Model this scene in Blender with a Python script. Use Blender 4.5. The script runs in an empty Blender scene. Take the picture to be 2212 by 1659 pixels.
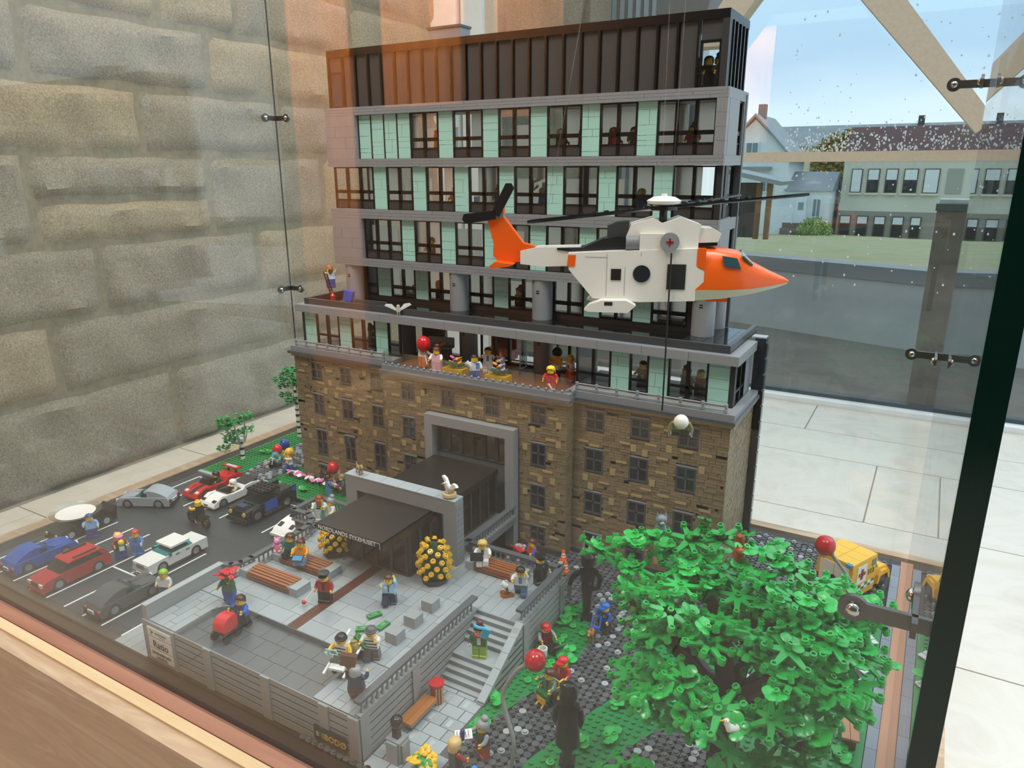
import bpy, math, random
from mathutils import Matrix, Vector
random.seed(7)
S = 0.008            # one toy-brick stud in metres; all lengths below are in studs
sc = bpy.context.scene
col = sc.collection
R_ = math.radians
# ---------------------------------------------------------------- camera
CAM = Vector((49.99, -104.624, 66.446))
PIT, YAW, ROL = -0.2878, 0.5255, -0.0027
cp, sp, cy, sy = math.cos(PIT), math.sin(PIT), math.cos(YAW), math.sin(YAW)
Fw = Vector((-sy*cp, cy*cp, sp)); Rt = Vector((cy, sy, 0)); Up = Rt.cross(Fw)
cr, sr = math.cos(ROL), math.sin(ROL)
Rt, Up = cr*Rt + sr*Up, -sr*Rt + cr*Up
cam = bpy.data.cameras.new('camera'); cam.sensor_width = 36; cam.lens = 1572.9/2212*36
cam.clip_start = 0.02; cam.clip_end = 400
cob = bpy.data.objects.new('camera', cam); col.objects.link(cob)
cob.matrix_world = Matrix(((Rt.x, Up.x, -Fw.x, CAM.x*S), (Rt.y, Up.y, -Fw.y, CAM.y*S), (Rt.z, Up.z, -Fw.z, CAM.z*S), (0, 0, 0, 1)))
sc.camera = cob
# ---------------------------------------------------------------- sky, sun, lamps, exposure
wd = bpy.data.worlds.new('sky'); sc.world = wd; wd.use_nodes = True
nt = wd.node_tree; nt.nodes.clear()
def N(t, typ, **kw):
    n = t.nodes.new(typ)
    for k, v in kw.items():
        if k in n.inputs: n.inputs[k].default_value = v
        else: setattr(n, k, v)
    return n
tc = N(nt, 'ShaderNodeTexCoord'); sx = N(nt, 'ShaderNodeSeparateXYZ')
rp = N(nt, 'ShaderNodeValToRGB'); ns = N(nt, 'ShaderNodeTexNoise', Scale=2.2, Detail=5.0)
mp = N(nt, 'ShaderNodeMapping'); mp.inputs['Scale'].default_value = (1, 1, 3.5)
ad = N(nt, 'ShaderNodeMath', operation='MULTIPLY_ADD'); ad.inputs[1].default_value = 0.22
bg = N(nt, 'ShaderNodeBackground', Strength=1.4); wo = N(nt, 'ShaderNodeOutputWorld')
L = nt.links.new
L(tc.outputs['Generated'], sx.inputs[0]); L(tc.outputs['Generated'], mp.inputs[0]); L(mp.outputs[0], ns.inputs['Vector'])
L(ns.outputs[0], ad.inputs[0]); L(sx.outputs[2], ad.inputs[2]); L(ad.outputs[0], rp.inputs[0])
e = rp.color_ramp.elements
e[0].position = 0.08; e[0].color = (0.80, 0.88, 0.92, 1); e[1].position = 0.9; e[1].color = (0.62, 0.76, 0.88, 1)
for p_, c_ in ((0.17, (0.66, 0.81, 0.92, 1)), (0.24, (0.45, 0.63, 0.82, 1)), (0.34, (0.47, 0.67, 0.86, 1))):
    q = e.new(p_); q.color = c_
L(rp.outputs[0], bg.inputs[0]); L(bg.outputs[0], wo.inputs[0])
sun = bpy.data.lights.new('overcast_sun', 'SUN'); sun.energy = 1.0; sun.angle = R_(50); sun.color = (1, 0.98, 0.95)
so = bpy.data.objects.new('overcast_sun', sun); col.objects.link(so)
so.rotation_euler = Vector((-0.42, -0.55, -0.72)).to_track_quat('-Z', 'Y').to_euler()
def arealamp(name, loc, target, size, power, color):
    l = bpy.data.lights.new(name, 'AREA'); l.shape = 'DISK'; l.size = size; l.energy = power; l.color = color
    o = bpy.data.objects.new(name, l); col.objects.link(o); o.location = Vector(loc)*S
    o.rotation_euler = (Vector(target)-Vector(loc)).to_track_quat('-Z', 'Y').to_euler()
arealamp('ceiling_lamp', (-60, -160, 330), (-20, -10, 20), 0.9, 42, (1, 0.94, 0.86))
arealamp('ceiling_lamp', (120, -60, 330), (30, -10, 20), 0.9, 26, (1, 0.95, 0.9))
arealamp('ceiling_lamp', (-250, 160, 340), (-367, 190, 40), 0.7, 26, (1, 0.76, 0.45))
def panel_spot(loc, target, cone, power):  # unseen spots added to brighten the oak panels mirrored in the case
    l = bpy.data.lights.new('added_panel_spot', 'SPOT'); l.energy = power; l.spot_size = R_(cone); l.spot_blend = .6; l.shadow_soft_size = .05; l.color = (1, .66, .34)
    o = bpy.data.objects.new('added_panel_spot', l); col.objects.link(o); o.location = Vector(loc)*S
    o.rotation_euler = (Vector(target)-Vector(loc)).to_track_quat('-Z', 'Y').to_euler()
panel_spot((-330, -350, 345), (-330, -510, 200), 95, 650)
panel_spot((-450, -350, 345), (-455, -510, 120), 95, 650)
panel_spot((-575, -350, 345), (-575, -510, 150), 80, 480)
vs = sc.view_settings; vs.view_transform = 'Standard'; vs.look = 'None'; vs.exposure = 0.3; vs.gamma = 1.0; vs.use_curve_mapping = False
sc.cycles.transparent_max_bounces = 32
# ---------------------------------------------------------------- materials
def lin(h):
    h = h.lstrip('#'); c = [int(h[i:i+2], 16)/255 for i in (0, 2, 4)]
    return tuple((x/12.92 if x <= .04045 else ((x+.055)/1.055)**2.4) for x in c) + (1,)
MC = {}
def newmat(name):
    m = bpy.data.materials.new(name); m.use_nodes = True; t = m.node_tree
    return m, t, t.nodes['Principled BSDF']
def P(h, rough=.32, metal=0, spec=.5):
    k = (h, rough, metal, spec)
    if k not in MC:
        m, t, b = newmat('plastic_'+h.lstrip('#'))
        nz = N(t, 'ShaderNodeTexNoise', Scale=40.0, Detail=2.0); mr = N(t, 'ShaderNodeMapRange')
        mr.inputs['To Min'].default_value = max(.02, rough-.05); mr.inputs['To Max'].default_value = rough+.07
        t.links.new(nz.outputs[0], mr.inputs['Value']); t.links.new(mr.outputs[0], b.inputs['Roughness'])
        b.inputs['Base Color'].default_value = lin(h); b.inputs['Metallic'].default_value = metal
        b.inputs['Specular IOR Level'].default_value = spec
        MC[k] = m
    return MC[k]
def noisy(name, cols, scale=4., detail=6., rough=.7, bump=0., bscale=None, stretch=(1, 1, 1), dist=0., spec=.4, wear=0):
    m, t, b = newmat(name)
    tc = N(t, 'ShaderNodeTexCoord'); mp = N(t, 'ShaderNodeMapping'); mp.inputs['Scale'].default_value = stretch
    nz = N(t, 'ShaderNodeTexNoise', Scale=scale, Detail=detail, Roughness=.62, Distortion=dist)
    rp = N(t, 'ShaderNodeValToRGB'); e = rp.color_ramp.elements
    e[0].position = .3; e[0].color = lin(cols[0]); e[1].position = .7; e[1].color = lin(cols[-1])
    for i, c in enumerate(cols[1:-1]):
        q = e.new(.3+.4*(i+1)/(len(cols)-1)); q.color = lin(c)
    k = t.links.new
    k(tc.outputs['Object'], mp.inputs[0]); k(mp.outputs[0], nz.inputs['Vector']); k(nz.outputs[0], rp.inputs[0]); k(rp.outputs[0], b.inputs['Base Color'])
    b.inputs['Roughness'].default_value = rough; b.inputs['Specular IOR Level'].default_value = spec
    if bump:
        n2 = N(t, 'ShaderNodeTexNoise', Scale=bscale or scale*3, Detail=8., Roughness=.7); k(mp.outputs[0], n2.inputs['Vector'])
        bp = N(t, 'ShaderNodeBump', Strength=bump, Distance=.01); k(n2.outputs[0], bp.inputs['Height']); k(bp.outputs[0], b.inputs['Normal'])
    return m
def glassmat(name, f0=.04, tint=(1, 1, 1, 1), rough=0.):
    m = bpy.data.materials.new(name); m.use_nodes = True; t = m.node_tree; t.nodes.clear(); k = t.links.new
    lw = N(t, 'ShaderNodeLayerWeight', Blend=.5); pw = N(t, 'ShaderNodeMath', operation='POWER'); pw.inputs[1].default_value = 5
    ma = N(t, 'ShaderNodeMath', operation='MULTIPLY_ADD'); ma.inputs[1].default_value = 1-f0; ma.inputs[2].default_value = f0
    tr = N(t, 'ShaderNodeBsdfTransparent', Color=tint); gl = N(t, 'ShaderNodeBsdfGlossy', Roughness=rough)
    mx = N(t, 'ShaderNodeMixShader'); o = N(t, 'ShaderNodeOutputMaterial')
    k(lw.outputs['Facing'], pw.inputs[0]); k(pw.outputs[0], ma.inputs[0]); k(ma.outputs[0], mx.inputs[0])
    k(tr.outputs[0], mx.inputs[1]); k(gl.outputs[0], mx.inputs[2]); k(mx.outputs[0], o.inputs[0])
    return m
GLASS = glassmat('case_glass', .042, (.98, .988, .985, 1)); WGLASS = glassmat('window_glass', .05, (.93, .95, .95, 1))
CLEAR = glassmat('clear_plastic', .07, (.93, .95, .95, 1), .03); TEAL = glassmat('teal_clear', .06, (.25, .75, .78, 1), .02)
SMOKE = glassmat('smoked_clear', .06, (.34, .33, .33, 1), .03)
LBG, DBG, BLK, WHT, DTAN, TAN = '#9a9fa2', '#55595c', '#141414', '#e9e7e0', '#8d7850', '#cdb682'
MINT, GRN, BGRN, YEL, RED, BLU, ORG, RBR, SKIN = '#a2d2c6', '#0a7a3a', '#25a548', '#f0c419', '#c4161c', '#1652b0', '#ee6a1c', '#5a2a18', '#f2c230'
WOODS = noisy('pale_ash_wood', ['#c4a98c', '#b0957a', '#cdb69a'], 3., 8., .55, .08, 30., (1.2, 9, 9), 1.2)
# ---------------------------------------------------------------- mesh builder
class MB:
    def __init__(s): s.v = []; s.f = []; s.m = []; s.T = Matrix(); s.mi = 0
    def add(s, vs, fs):
        n = len(s.v); T = s.T
        s.v += [tuple(T @ Vector(v)) for v in vs]; s.f += [tuple(i+n for i in f) for f in fs]; s.m += [s.mi]*len(fs); return s
    def at(s, x=0, y=0, z=0, rx=0, ry=0, rz=0):
        s.T = Matrix.Translation((x, y, z)) @ Matrix.Rotation(R_(rz), 4, 'Z') @ Matrix.Rotation(R_(ry), 4, 'Y') @ Matrix.Rotation(R_(rx), 4, 'X'); return s
    def box(s, x0, x1, y0, y1, z0, z1):
        return s.add([(x, y, z) for x in (x0, x1) for y in (y0, y1) for z in (z0, z1)],
                     [(0, 1, 3, 2), (4, 6, 7, 5), (0, 4, 5, 1), (2, 3, 7, 6), (0, 2, 6, 4), (1, 5, 7, 3)])
    def cb(s, c, d): return s.box(c[0]-d[0]/2, c[0]+d[0]/2, c[1]-d[1]/2, c[1]+d[1]/2, c[2]-d[2]/2, c[2]+d[2]/2)
    def prism(s, poly, a, b, ax='x', k=1.0):
        n = len(poly)
        if k != 1.0:
            cx = sum(p[0] for p in poly)/n; cz = sum(p[1] for p in poly)/n
        def pt(p, t): return (t, p[0], p[1]) if ax == 'x' else (p[0], t, p[1]) if ax == 'y' else (p[0], p[1], t)
        q = poly if k == 1.0 else [(cx+(p[0]-cx)*k, cz+(p[1]-cz)*k) for p in poly]
        return s.add([pt(p, a) for p in poly]+[pt(p, b) for p in q], [tuple(range(n))[::-1], tuple(range(n, 2*n))]+[(i, (i+1) % n, n+(i+1) % n, n+i) for i in range(n)])
    def cyl(s, p0, p1, r0, r1=None, n=12, cap=True):
        r1 = r0 if r1 is None else r1; p0, p1 = Vector(p0), Vector(p1); d = (p1-p0).normalized()
        u = d.orthogonal().normalized(); w = d.cross(u); vs = []
        for p, r in ((p0, r0), (p1, r1)):
            vs += [tuple(p+r*(u*math.cos(2*math.pi*i/n)+w*math.sin(2*math.pi*i/n))) for i in range(n)]
        fs = [(i, (i+1) % n, n+(i+1) % n, n+i) for i in range(n)]
        if cap: fs += [tuple(range(n))[::-1], tuple(range(n, 2*n))]
        return s.add(vs, fs)
    def tube(s, pts, r, n=8):
        pts = [Vector(p) for p in pts]; rs = r if isinstance(r, (list, tuple)) else [r]*len(pts); vs = []; u = None
        for i, p in enumerate(pts):
            d = (pts[min(i+1, len(pts)-1)]-pts[max(i-1, 0)]).normalized()
            u = d.orthogonal() if u is None else u-d*u.dot(d)
            u = u.normalized(); w = d.cross(u)
            vs += [tuple(p+rs[i]*(u*math.cos(2*math.pi*j/n)+w*math.sin(2*math.pi*j/n))) for j in range(n)]
        fs = [(i*n+j, i*n+(j+1) % n, (i+1)*n+(j+1) % n, (i+1)*n+j) for i in range(len(pts)-1) for j in range(n)]
        m = (len(pts)-1)*n
        return s.add(vs, fs+[tuple(range(n))[::-1], tuple(range(m, m+n))])
    def lathe(s, prof, n=16, c=(0, 0, 0)):
        vs = [(c[0]+r*math.cos(2*math.pi*j/n), c[1]+r*math.sin(2*math.pi*j/n), c[2]+z) for r, z in prof for j in range(n)]
        m = (len(prof)-1)*n
        fs = [(i*n+j, i*n+(j+1) % n, (i+1)*n+(j+1) % n, (i+1)*n+j) for i in range(len(prof)-1) for j in range(n)]
        return s.add(vs, fs+[tuple(range(n))[::-1], tuple(range(m, m+n))])
    def sph(s, c, r, n=14, m=8):
        r = (r, r, r) if isinstance(r, (int, float)) else r
        pr = [(max(math.sin(math.pi*i/m), .02), -math.cos(math.pi*i/m)) for i in range(m+1)]
        vs = [(c[0]+r[0]*a*math.cos(2*math.pi*j/n), c[1]+r[1]*a*math.sin(2*math.pi*j/n), c[2]+r[2]*z) for a, z in pr for j in range(n)]
        return s.add(vs, [(i*n+j, i*n+(j+1) % n, (i+1)*n+(j+1) % n, (i+1)*n+j) for i in range(m) for j in range(n)]+[tuple(range(n))[::-1], tuple(range(m*n, m*n+n))])
    def stud(s, x, y, z, r=.3, h=.2, n=10): return s.cyl((x, y, z), (x, y, z+h), r, n=n)
    def ring(s, x, y, z, r=.3, h=.3, n=10):
        return s.lathe([(r*.6, z+h*.3), (r*.6, z+h), (r, z+h), (r, z)], n, (x, y, 0))
    def mesh(s, name, mats, smooth=32):
        me = bpy.data.meshes.new(name); me.from_pydata([(a*S, b*S, c*S) for a, b, c in s.v], [], s.f)
        for m in (mats if isinstance(mats, (list, tuple)) else [mats]): me.materials.append(m)
        if any(s.m): me.polygons.foreach_set('material_index', s.m)
        if smooth:
            me.polygons.foreach_set('use_smooth', [True]*len(s.f)); me.set_sharp_from_angle(angle=R_(smooth))
        me.update(); return me
    def build(s, name, mats, parent=None, loc=(0, 0, 0), rot=(0, 0, 0), smooth=32):
        return inst(name, s.mesh(name, mats, smooth), parent, loc, rot)
def inst(name, me, parent=None, loc=(0, 0, 0), rot=(0, 0, 0), scale=None):
    o = bpy.data.objects.new(name, me); col.objects.link(o); o.parent = parent
    o.location = Vector(loc)*S; o.rotation_euler = [R_(a) for a in rot]
    if scale: o.scale = scale if isinstance(scale, (tuple, list)) else (scale,)*3
    return o
def tag(o, label, cat, group=None, kind=None):
    o['label'] = label; o['category'] = cat
    if group: o['group'] = group
    if kind: o['kind'] = kind
    return o
def thing(name, label, cat, loc=(0, 0, 0), rz=0, group=None, rot=None):
    o = inst(name, None, None, loc, rot or (0, 0, rz)); return tag(o, label, cat, group)
def struct(o): o['kind'] = 'structure'; return o
def stuff(o): o['kind'] = 'stuff'; return o
def one(f, name, mat, parent=None, loc=(0, 0, 0), rot=(0, 0, 0)):
    b = MB(); f(b); return b.build(name, mat, parent, loc, rot)
BX = {}
def bx(name, mat, parent, x0, x1, y0, y1, z0, z1):      # a box part sharing mesh data with equal boxes
    k = (mat.name, round(x1-x0, 3), round(y1-y0, 3), round(z1-z0, 3))
    if k not in BX: BX[k] = MB().box(-(x1-x0)/2, (x1-x0)/2, -(y1-y0)/2, (y1-y0)/2, -(z1-z0)/2, (z1-z0)/2).mesh(name, mat, 0)
    return inst(name, BX[k], parent, ((x0+x1)/2, (y0+y1)/2, (z0+z1)/2))
def text(s, size, mat, parent, loc, rot, name='lettering', depth=.03, align='CENTER', bold=0.):
    cu = bpy.data.curves.new('t', 'FONT'); cu.body = s; cu.size = size*S; cu.extrude = depth*S; cu.align_x = align; cu.offset = bold*S; cu.resolution_u = 2
    o = bpy.data.objects.new('t', cu); me = bpy.data.meshes.new_from_object(o); bpy.data.objects.remove(o); bpy.data.curves.remove(cu)
    me.materials.clear(); me.materials.append(mat); return inst(name, me, parent, loc, rot)
# ================================================================ the room
STONE = noisy('granite', ['#6b665c', '#8a8374', '#a59c8a'], 130., 9., .9, .4, 110., dist=.3)
STONE2 = noisy('granite_warm', ['#766d5d', '#978a73', '#b0a289'], 120., 9., .9, .4, 100., dist=.3)
MORTAR = noisy('mortar', ['#77705f', '#8c8471'], 40., 5., .95, .2)
LIME = noisy('limestone', ['#c9bfae', '#d8d0c2', '#d0c4b1'], 2.5, 9., .26, .02, 60., dist=1.5, spec=.5)
GROUT = noisy('grout', ['#8f877b', '#a09789'], 30., 4., .9)
BEAM = noisy('painted_beam', ['#bfae98', '#c9b9a4'], 60., 5., .8, .25, 90.)
WPAINT = noisy('white_paint', ['#d9dcdb', '#e6e8e6'], 8., 3., .5)
fl = struct(one(lambda b: b.box(-700, 700, -700, 492, -114, -110.5), 'floor', GROUT))
rows = [-700, -560, -430, -320, -220, -120, -20, 74, 174, 282, 368, 417, 478]
for i, (a, b_) in enumerate(zip(rows, rows[1:])):
    x = -366 + (0, 38-230+366-20, 59+366-420, 30)[i % 4] if i < 9 else {9: -366+90, 10: 38-324, 11: -366+140}.get(i, -366)
    w = 170 + 25*(i % 3)
    x = x - w*math.ceil((x+366)/w)
    while x < 420:
        x1 = x+w+random.choice((-20, 0, 12))
        bx('floor_tile', LIME, fl, max(x, -366)+.4, x1-.4, a+.4, b_-.4, -110.6, -110); x = x1
wl = struct(one(lambda b: b.box(-380, -371, -420, 492, -114, 300), 'wall_left', MORTAR))
def stone(y0, y1, z0, z1, seed):
    r = random.Random(seed); g = 2.0; ny, nz = max(6, int((y1-y0)/5)), max(5, int((z1-z0)/5)); b = MB(); vs = []
    ph = [r.uniform(0, 6.3) for _ in range(6)]; tilt = r.uniform(-1.2, 1.2)
    for i in range(ny+1):
        for j in range(nz+1):
            u, w = i/ny, j/nz; y = y0+g+(y1-y0-2*g)*u; z = z0+g+(z1-z0-2*g)*w
            ed = min(u*(y1-y0), (1-u)*(y1-y0), w*(z1-z0), (1-w)*(z1-z0))
            d = min(1, ed/5)**.6*(3.2+1.3*math.sin(y*.07+ph[0])*math.sin(z*.13+ph[1])+.8*math.sin(y*.19+ph[2]+z*.1)+tilt*(w-.5)+r.uniform(-.22, .22))
            vs.append((-371.3+max(0, d)*1.1, y+math.sin(z*.2+ph[3])*.5, z+math.sin(y*.12+ph[4])*.5))
    b.add(vs, [(i*(nz+1)+j, (i+1)*(nz+1)+j, (i+1)*(nz+1)+j+1, i*(nz+1)+j+1) for i in range(ny) for j in range(nz)])
    b.build('stone', STONE2 if r.random() < .4 else STONE, wl, smooth=50)
COURSES = [(226, 263, (0, 90, 180, 300, 410, 492)), (188, 226, (0, 60, 170, 290, 360, 492)), (150, 188, (0, 110, 203, 260, 370, 492)), (112.5, 150, (0, 121, 234, 352, 430, 492)),
           (75.5, 112.5, (-60, 90, 182, 289, 400, 492)), (26, 75.5, (-40, 112, 225, 329, 420, 492)), (-15, 26, (-60, 60, 143, 259, 350, 492)), (-57, -15, (-60, 30, 110, 277, 380, 492)), (-112, -57, (-80, 20, 179, 300, 400, 492))]
for k, (z0, z1, js) in enumerate(COURSES):
    for q, (a, b_) in enumerate(zip(js, js[1:])):
        if k == 5 and a == 112:
            stone(a, b_, 50, z1, 900); stone(a, b_, z0, 50, 901)
        else: stone(a, b_, z0, z1, k*17+q)
# wooden wall panels behind the viewer (seen only mirrored in the case glass)
WARM = noisy('warm_oak', ['#c98a4e', '#b87840', '#d99a5c'], 3., 6., .5, .05, 30., (6, 6, .6), .8)
wr = struct(one(lambda b: b.box(-900, 700, -520, -512, -112, 330), 'wall_rear', noisy('dark_wall', ['#2b2724', '#35302b'], 5., 3., .8)))
for x0, x1, z0 in ((-596, -554, -51), (-511, -391, -112), (-356, -281, 114)):
    bx('oak_panel', WARM, wr, x0, x1, -512, -506, z0, 330)
struct(one(lambda b: b.box(-900, 700, -520, -95, 352, 360), 'ceiling', noisy('ceiling_white', ['#8d8a84', '#98948e'], 3., 3., .9)))  # unseen, added over the rear half to shade that floor from the sky
# ---- window wall
w1 = struct(one(lambda b: b.box(-319, 500, 486, 496, 70.5, 77.5).box(-319, 500, 486, 496, 296, 304).box(-322, -312, 486, 496, -104, 300), 'window_1', BEAM))
one(lambda b: b.box(-312, 500, 491, 492, -104, 70.5), 'pane', WGLASS, w1); one(lambda b: b.box(-312, 500, 491, 492, 77.5, 296), 'pane', WGLASS, w1)
one(lambda b: b.box(-319, 500, 478, 497, -112, -106), 'window_sill', WPAINT, w1)
one(lambda b: b.box(-312, 500, 488, 494, -106, -103), 'lower_frame', P('#3a4448'), w1)
struct(one(lambda b: b.box(-396, -344, 478, 500, -112, 300).box(-340, -319, 480, 500, -112, 300), 'trim_1', WPAINT))
struct(one(lambda b: b.box(-344, -340, 484, 498, -112, 300), 'trim_2', P('#7d8688')))
def brace(n, poly): struct(one(lambda b: b.prism(poly, 460, 477, 'y'), n, BEAM))
brace('trim_3', [(60, 87), (69, 95), (10, 169), (-64, 265), (-92, 265), (-17, 172)])
brace('trim_4', [(63, 99), (69, 94), (80, 124), (104, 180), (140, 265), (112, 265), (76, 149)])
brace('trim_5', [(-126, 150), (-104, 150), (-62, 205), (-18, 265), (-45, 265)])
dr = MB(); rd = random.Random(3)
for _ in range(900):
    x = rd.uniform(-60, 120); z = 78+abs(rd.gauss(0, 9)) if rd.random() < .75 else rd.uniform(-20, 190)
    r = rd.uniform(.25, .75); dr.sph((x, 490.9, z), (r, .3, r*rd.uniform(1, 1.6)), 6, 4)
stuff(dr.build('raindrops', P('#d3dde2', .15), w1))
# ================================================================ outdoors
WET = noisy('wet_paving', ['#4a4641', '#6b655d', '#575149'], 1.2, 6., .18, .05, 12.)
CONC = noisy('concrete', ['#a9b2b5', '#bcc4c6', '#a2abaf'], 1., 6., .8, .1, 20.)
GRASS = noisy('meadow', ['#8a9a5a', '#a39d80', '#7d9a50'], 1.3, 8., .95, .3, 30.)
pt = one(lambda b: b.prism([(-900, 497.5), (700, 497.5), (700, 535), (-900, 1015)], -116, -111.9, 'z'), 'patio', WET); tag(pt, 'dark wet stone patio outside below the window', 'patio')
rw = thing('retaining_wall', 'long grey concrete retaining wall beyond the wet patio', 'wall', (-7, 734, -113), -16.7)
one(lambda b: b.box(-420, 300, 0, 24, 0, 68), 'wall_body', CONC, rw); one(lambda b: b.box(-420, 300, -2, 26, 68, 82), 'coping', P('#868e92', .7), rw)
nx, ny = 24, 16; gm = MB(); vs = []
for i in range(nx+1):
    for j in range(ny+1):
        t = j/ny; y = 780+t**1.6*8200; x = -3600+i*240
        vs.append((x, y + (0 if j else -(x+7)*.3), -36-(285 if y > 4600 else 285*(y-780)/3820)+12*math.sin(x*.004+j)*(j > 0)))
gm.add(vs, [(i*(ny+1)+j, (i+1)*(ny+1)+j, (i+1)*(ny+1)+j+1, i*(ny+1)+j+1) for i in range(nx) for j in range(ny)])
tag(gm.build('meadow', GRASS), 'sloping rough grass ground between retaining wall and houses', 'ground')
ro = thing('asphalt_path', 'pale wet asphalt path sloping past the wooden shelter', 'path')
one(lambda b: b.add([(-640, 1000, -47), (-150, 900, -42), (-60, 1050, -52), (-640, 1900, -112)], [(0, 1, 2, 3)]).add([(-640, 1000, -60), (-150, 900, -60), (-60, 1050, -70), (-640, 1900, -130)], [(0, 1, 2, 3)]), 'surface', noisy('wet_asphalt', ['#a7b4bd', '#8d989f'], .6, 5., .25), ro)
# beige office block
k = 1.483
def o3(x3): return 50+(x3-50)*k
def oz(z3): return 66.4+(z3-66.4)*k
BEIGE = noisy('beige_render', ['#d6d2c2', '#e2decf'], .3, 6., .85, .05); DKR = noisy('dark_render', ['#969286', '#a39f92'], .3, 6., .85)
of = thing('office_block', 'beige two-storey office block with dark red tiled roof', 'building', (o3(-40), 4500, oz(-235)))
ox, oy, ozz = o3(-40), 4500, oz(-235)
def obx(n, m, x0, x1, y0, y1, z0, z1, par=None): return bx(n, m, par or of, x0-ox, x1-ox, y0-oy, y1-oy, z0-ozz, z1-ozz)
obx('upper_wall', BEIGE, o3(-301), o3(330), 4500, 5400, oz(-91), oz(112)); obx('plinth_wall', DKR, o3(-303), o3(330), 4494, 5400, oz(-260), oz(-91))
one(lambda b: b.prism([(-30, oz(108)-ozz), (420, oz(222)-ozz), (930, oz(108)-ozz)], o3(-315)-ox, o3(335)-ox), 'roof', noisy('roof_tiles', ['#4c3433', '#5c3f3a', '#3d2c2c'], .5, 5., .8), of)
SHADE, DGL, WFR = P('#dfe4e4', .6), P('#2b3238', .15), P('#5d5040', .6)
def px3(p): return o3(-271+(p-1842)*1.444)
for i, (a, b_) in enumerate(((1842, 1868), (1880, 1908), (1922, 1950), (1963, 1995), (2008, 2042), (2117, 2145), (2157, 2184), (2200, 2228))):
    z0, z1 = oz(-24), oz(62); w = obx('window', WFR, px3(a), px3(b_), 4488, 4500, z0, z1)
    sh = (1, .45, .45, .45, 1, .45, .45, .5)[i]; h = z1-z0; c = ((px3(b_)-px3(a))/2-5)
    bx('pane', DGL, w, -c, c, -8, -6.2, -h/2+5, h/2-5); bx('blind', SHADE, w, -c, c, -9.5, -8, h/2-5-sh*(h-10), h/2-5)
    obx('sill', BEIGE, px3(a)-6, px3(b_)+6, 4478, 4500, z0-10, z0)
obx('blank_panel', P('#a9a89d', .7), px3(2058), px3(2092), 4494, 4500, oz(-24), oz(62))
for a, b_ in ((1830, 1857), (1871, 1898), (1912, 1939), (1954, 1981), (1996, 2020), (2100, 2126), (2138, 2165), (2178, 2205)):
    z0, z1 = oz(-182), oz(-108); w = obx('window', WFR, px3(a)-8, px3(b_)-8, 4484, 4494, z0, z1); h = z1-z0; c = ((px3(b_)-px3(a))/2-5)
    bx('pane', DGL, w, -c, c, -7, -5.2, -h/2+5, h/2-5); bx('blind', SHADE, w, -c, c, -8.5, -7, h/2-42, h/2-5)
# white wooden house
WBD = noisy('white_boards', ['#d5dde0', '#e4eaeb'], 1., 4., .6); SLT = noisy('slate', ['#7b8488', '#929a9d'], .8, 4., .5)
hs = thing('white_house', 'white wooden house with steep gable and porch annex', 'house', (-930, 4300, -300))
one(lambda b: b.prism([(-199, 0), (199, 0), (199, 435), (0, 625), (-199, 435)], 0, 500, 'y'), 'wall', WBD, hs)
for s_ in (-1, 1): one(lambda b: b.prism([(s_*225, 400), (0, 640), (0, 655), (s_*235, 405)], -25, 520, 'y'), 'roof', SLT, hs)
bx('chimney', P('#6d7478', .8), hs, -18, 22, 120, 170, 590, 712)
def hwin(x0, x1, z0, z1, y=-6):
    w = bx('window', WBD, hs, x0-8, x1+8, y-6, 0, z0-8, z1+8); h = (z1-z0)/2; c = (x1-x0)/2
    for p in (-1, 1): bx('pane', P('#6f8088', .2), w, min(p*3, p*c), max(p*3, p*c), -9, -6, -h, h)
hwin(-35, 25, 430, 500); hwin(60, 120, 240, 320)
one(lambda b: b.box(199, 430, 0, 420, 0, 250), 'annex_wall', WBD, hs); one(lambda b: b.prism([(-20, 245), (210, 345), (440, 245)], 190, 440), 'annex_roof', SLT, hs)
d_ = bx('door', WBD, hs, 255, 315, -8, 0, 60, 205); bx('door_window', P('#7d939c', .2), d_, -14, 14, -6, -4, 10, 50); hwin(350, 385, 110, 200)
bx('canopy_roof', SLT, hs, -40, 110, -60, 0, 355, 372); bx('railing', P('#5e5147', .8), hs, 210, 420, -90, -80, 20, 75)
bx('step', P('#6a5f56', .8), hs, 200, 425, -92, 0, 0, 45)
# long grey-roofed hall far behind
hl = thing('cream_hall', 'long cream hall with grey roof behind the autumn tree', 'building', (-500, 7200, -300))
bx('wall', P('#d8d0b4', .8), hl, -900, 1500, 0, 700, 0, 560); one(lambda b: b.prism([(-60, 550), (350, 740), (760, 550)], -940, 1540), 'roof', SLT, hl); bx('chimney', P('#4a4744', .8), hl, 240, 290, 300, 350, 650, 800); bx('window', P('#5b6a70', .2), hl, -560, -490, -10, 0, 300, 430)
# leafy trees and bush
def blobtree(name, label, loc, r, h, cols, n, seed, cat='tree'):
    q = random.Random(seed); t = thing(name, label, cat, loc)
    if h: one(lambda b: b.cyl((0, 0, 0), (0, 0, h), r*.09, r*.05, 8), 'trunk', P('#4a3a2c', .9), t)
    b = MB()
    for _ in range(n):
        a, c, u = q.uniform(0, 6.28), q.uniform(-.75, 1), q.uniform(.3, 1)**.4
        p = Vector((math.cos(a)*math.sqrt(1-c*c), math.sin(a)*math.sqrt(1-c*c), c))*r*u; p.z = p.z*.85+h+r*.55
        s_ = r*q.uniform(.05, .1); e1 = Vector((q.uniform(-1, 1), q.uniform(-1, 1), q.uniform(-1, 1))).normalized()*s_; e2 = e1.orthogonal().normalized()*s_*.6
        b.mi = q.randrange(len(cols)); b.add([tuple(p-e1), tuple(p+e2), tuple(p+e1), tuple(p-e2)], [(0, 1, 2, 3)])
    stuff(b.build('foliage', [P(c, .8) for c in cols], t, smooth=0))
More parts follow.
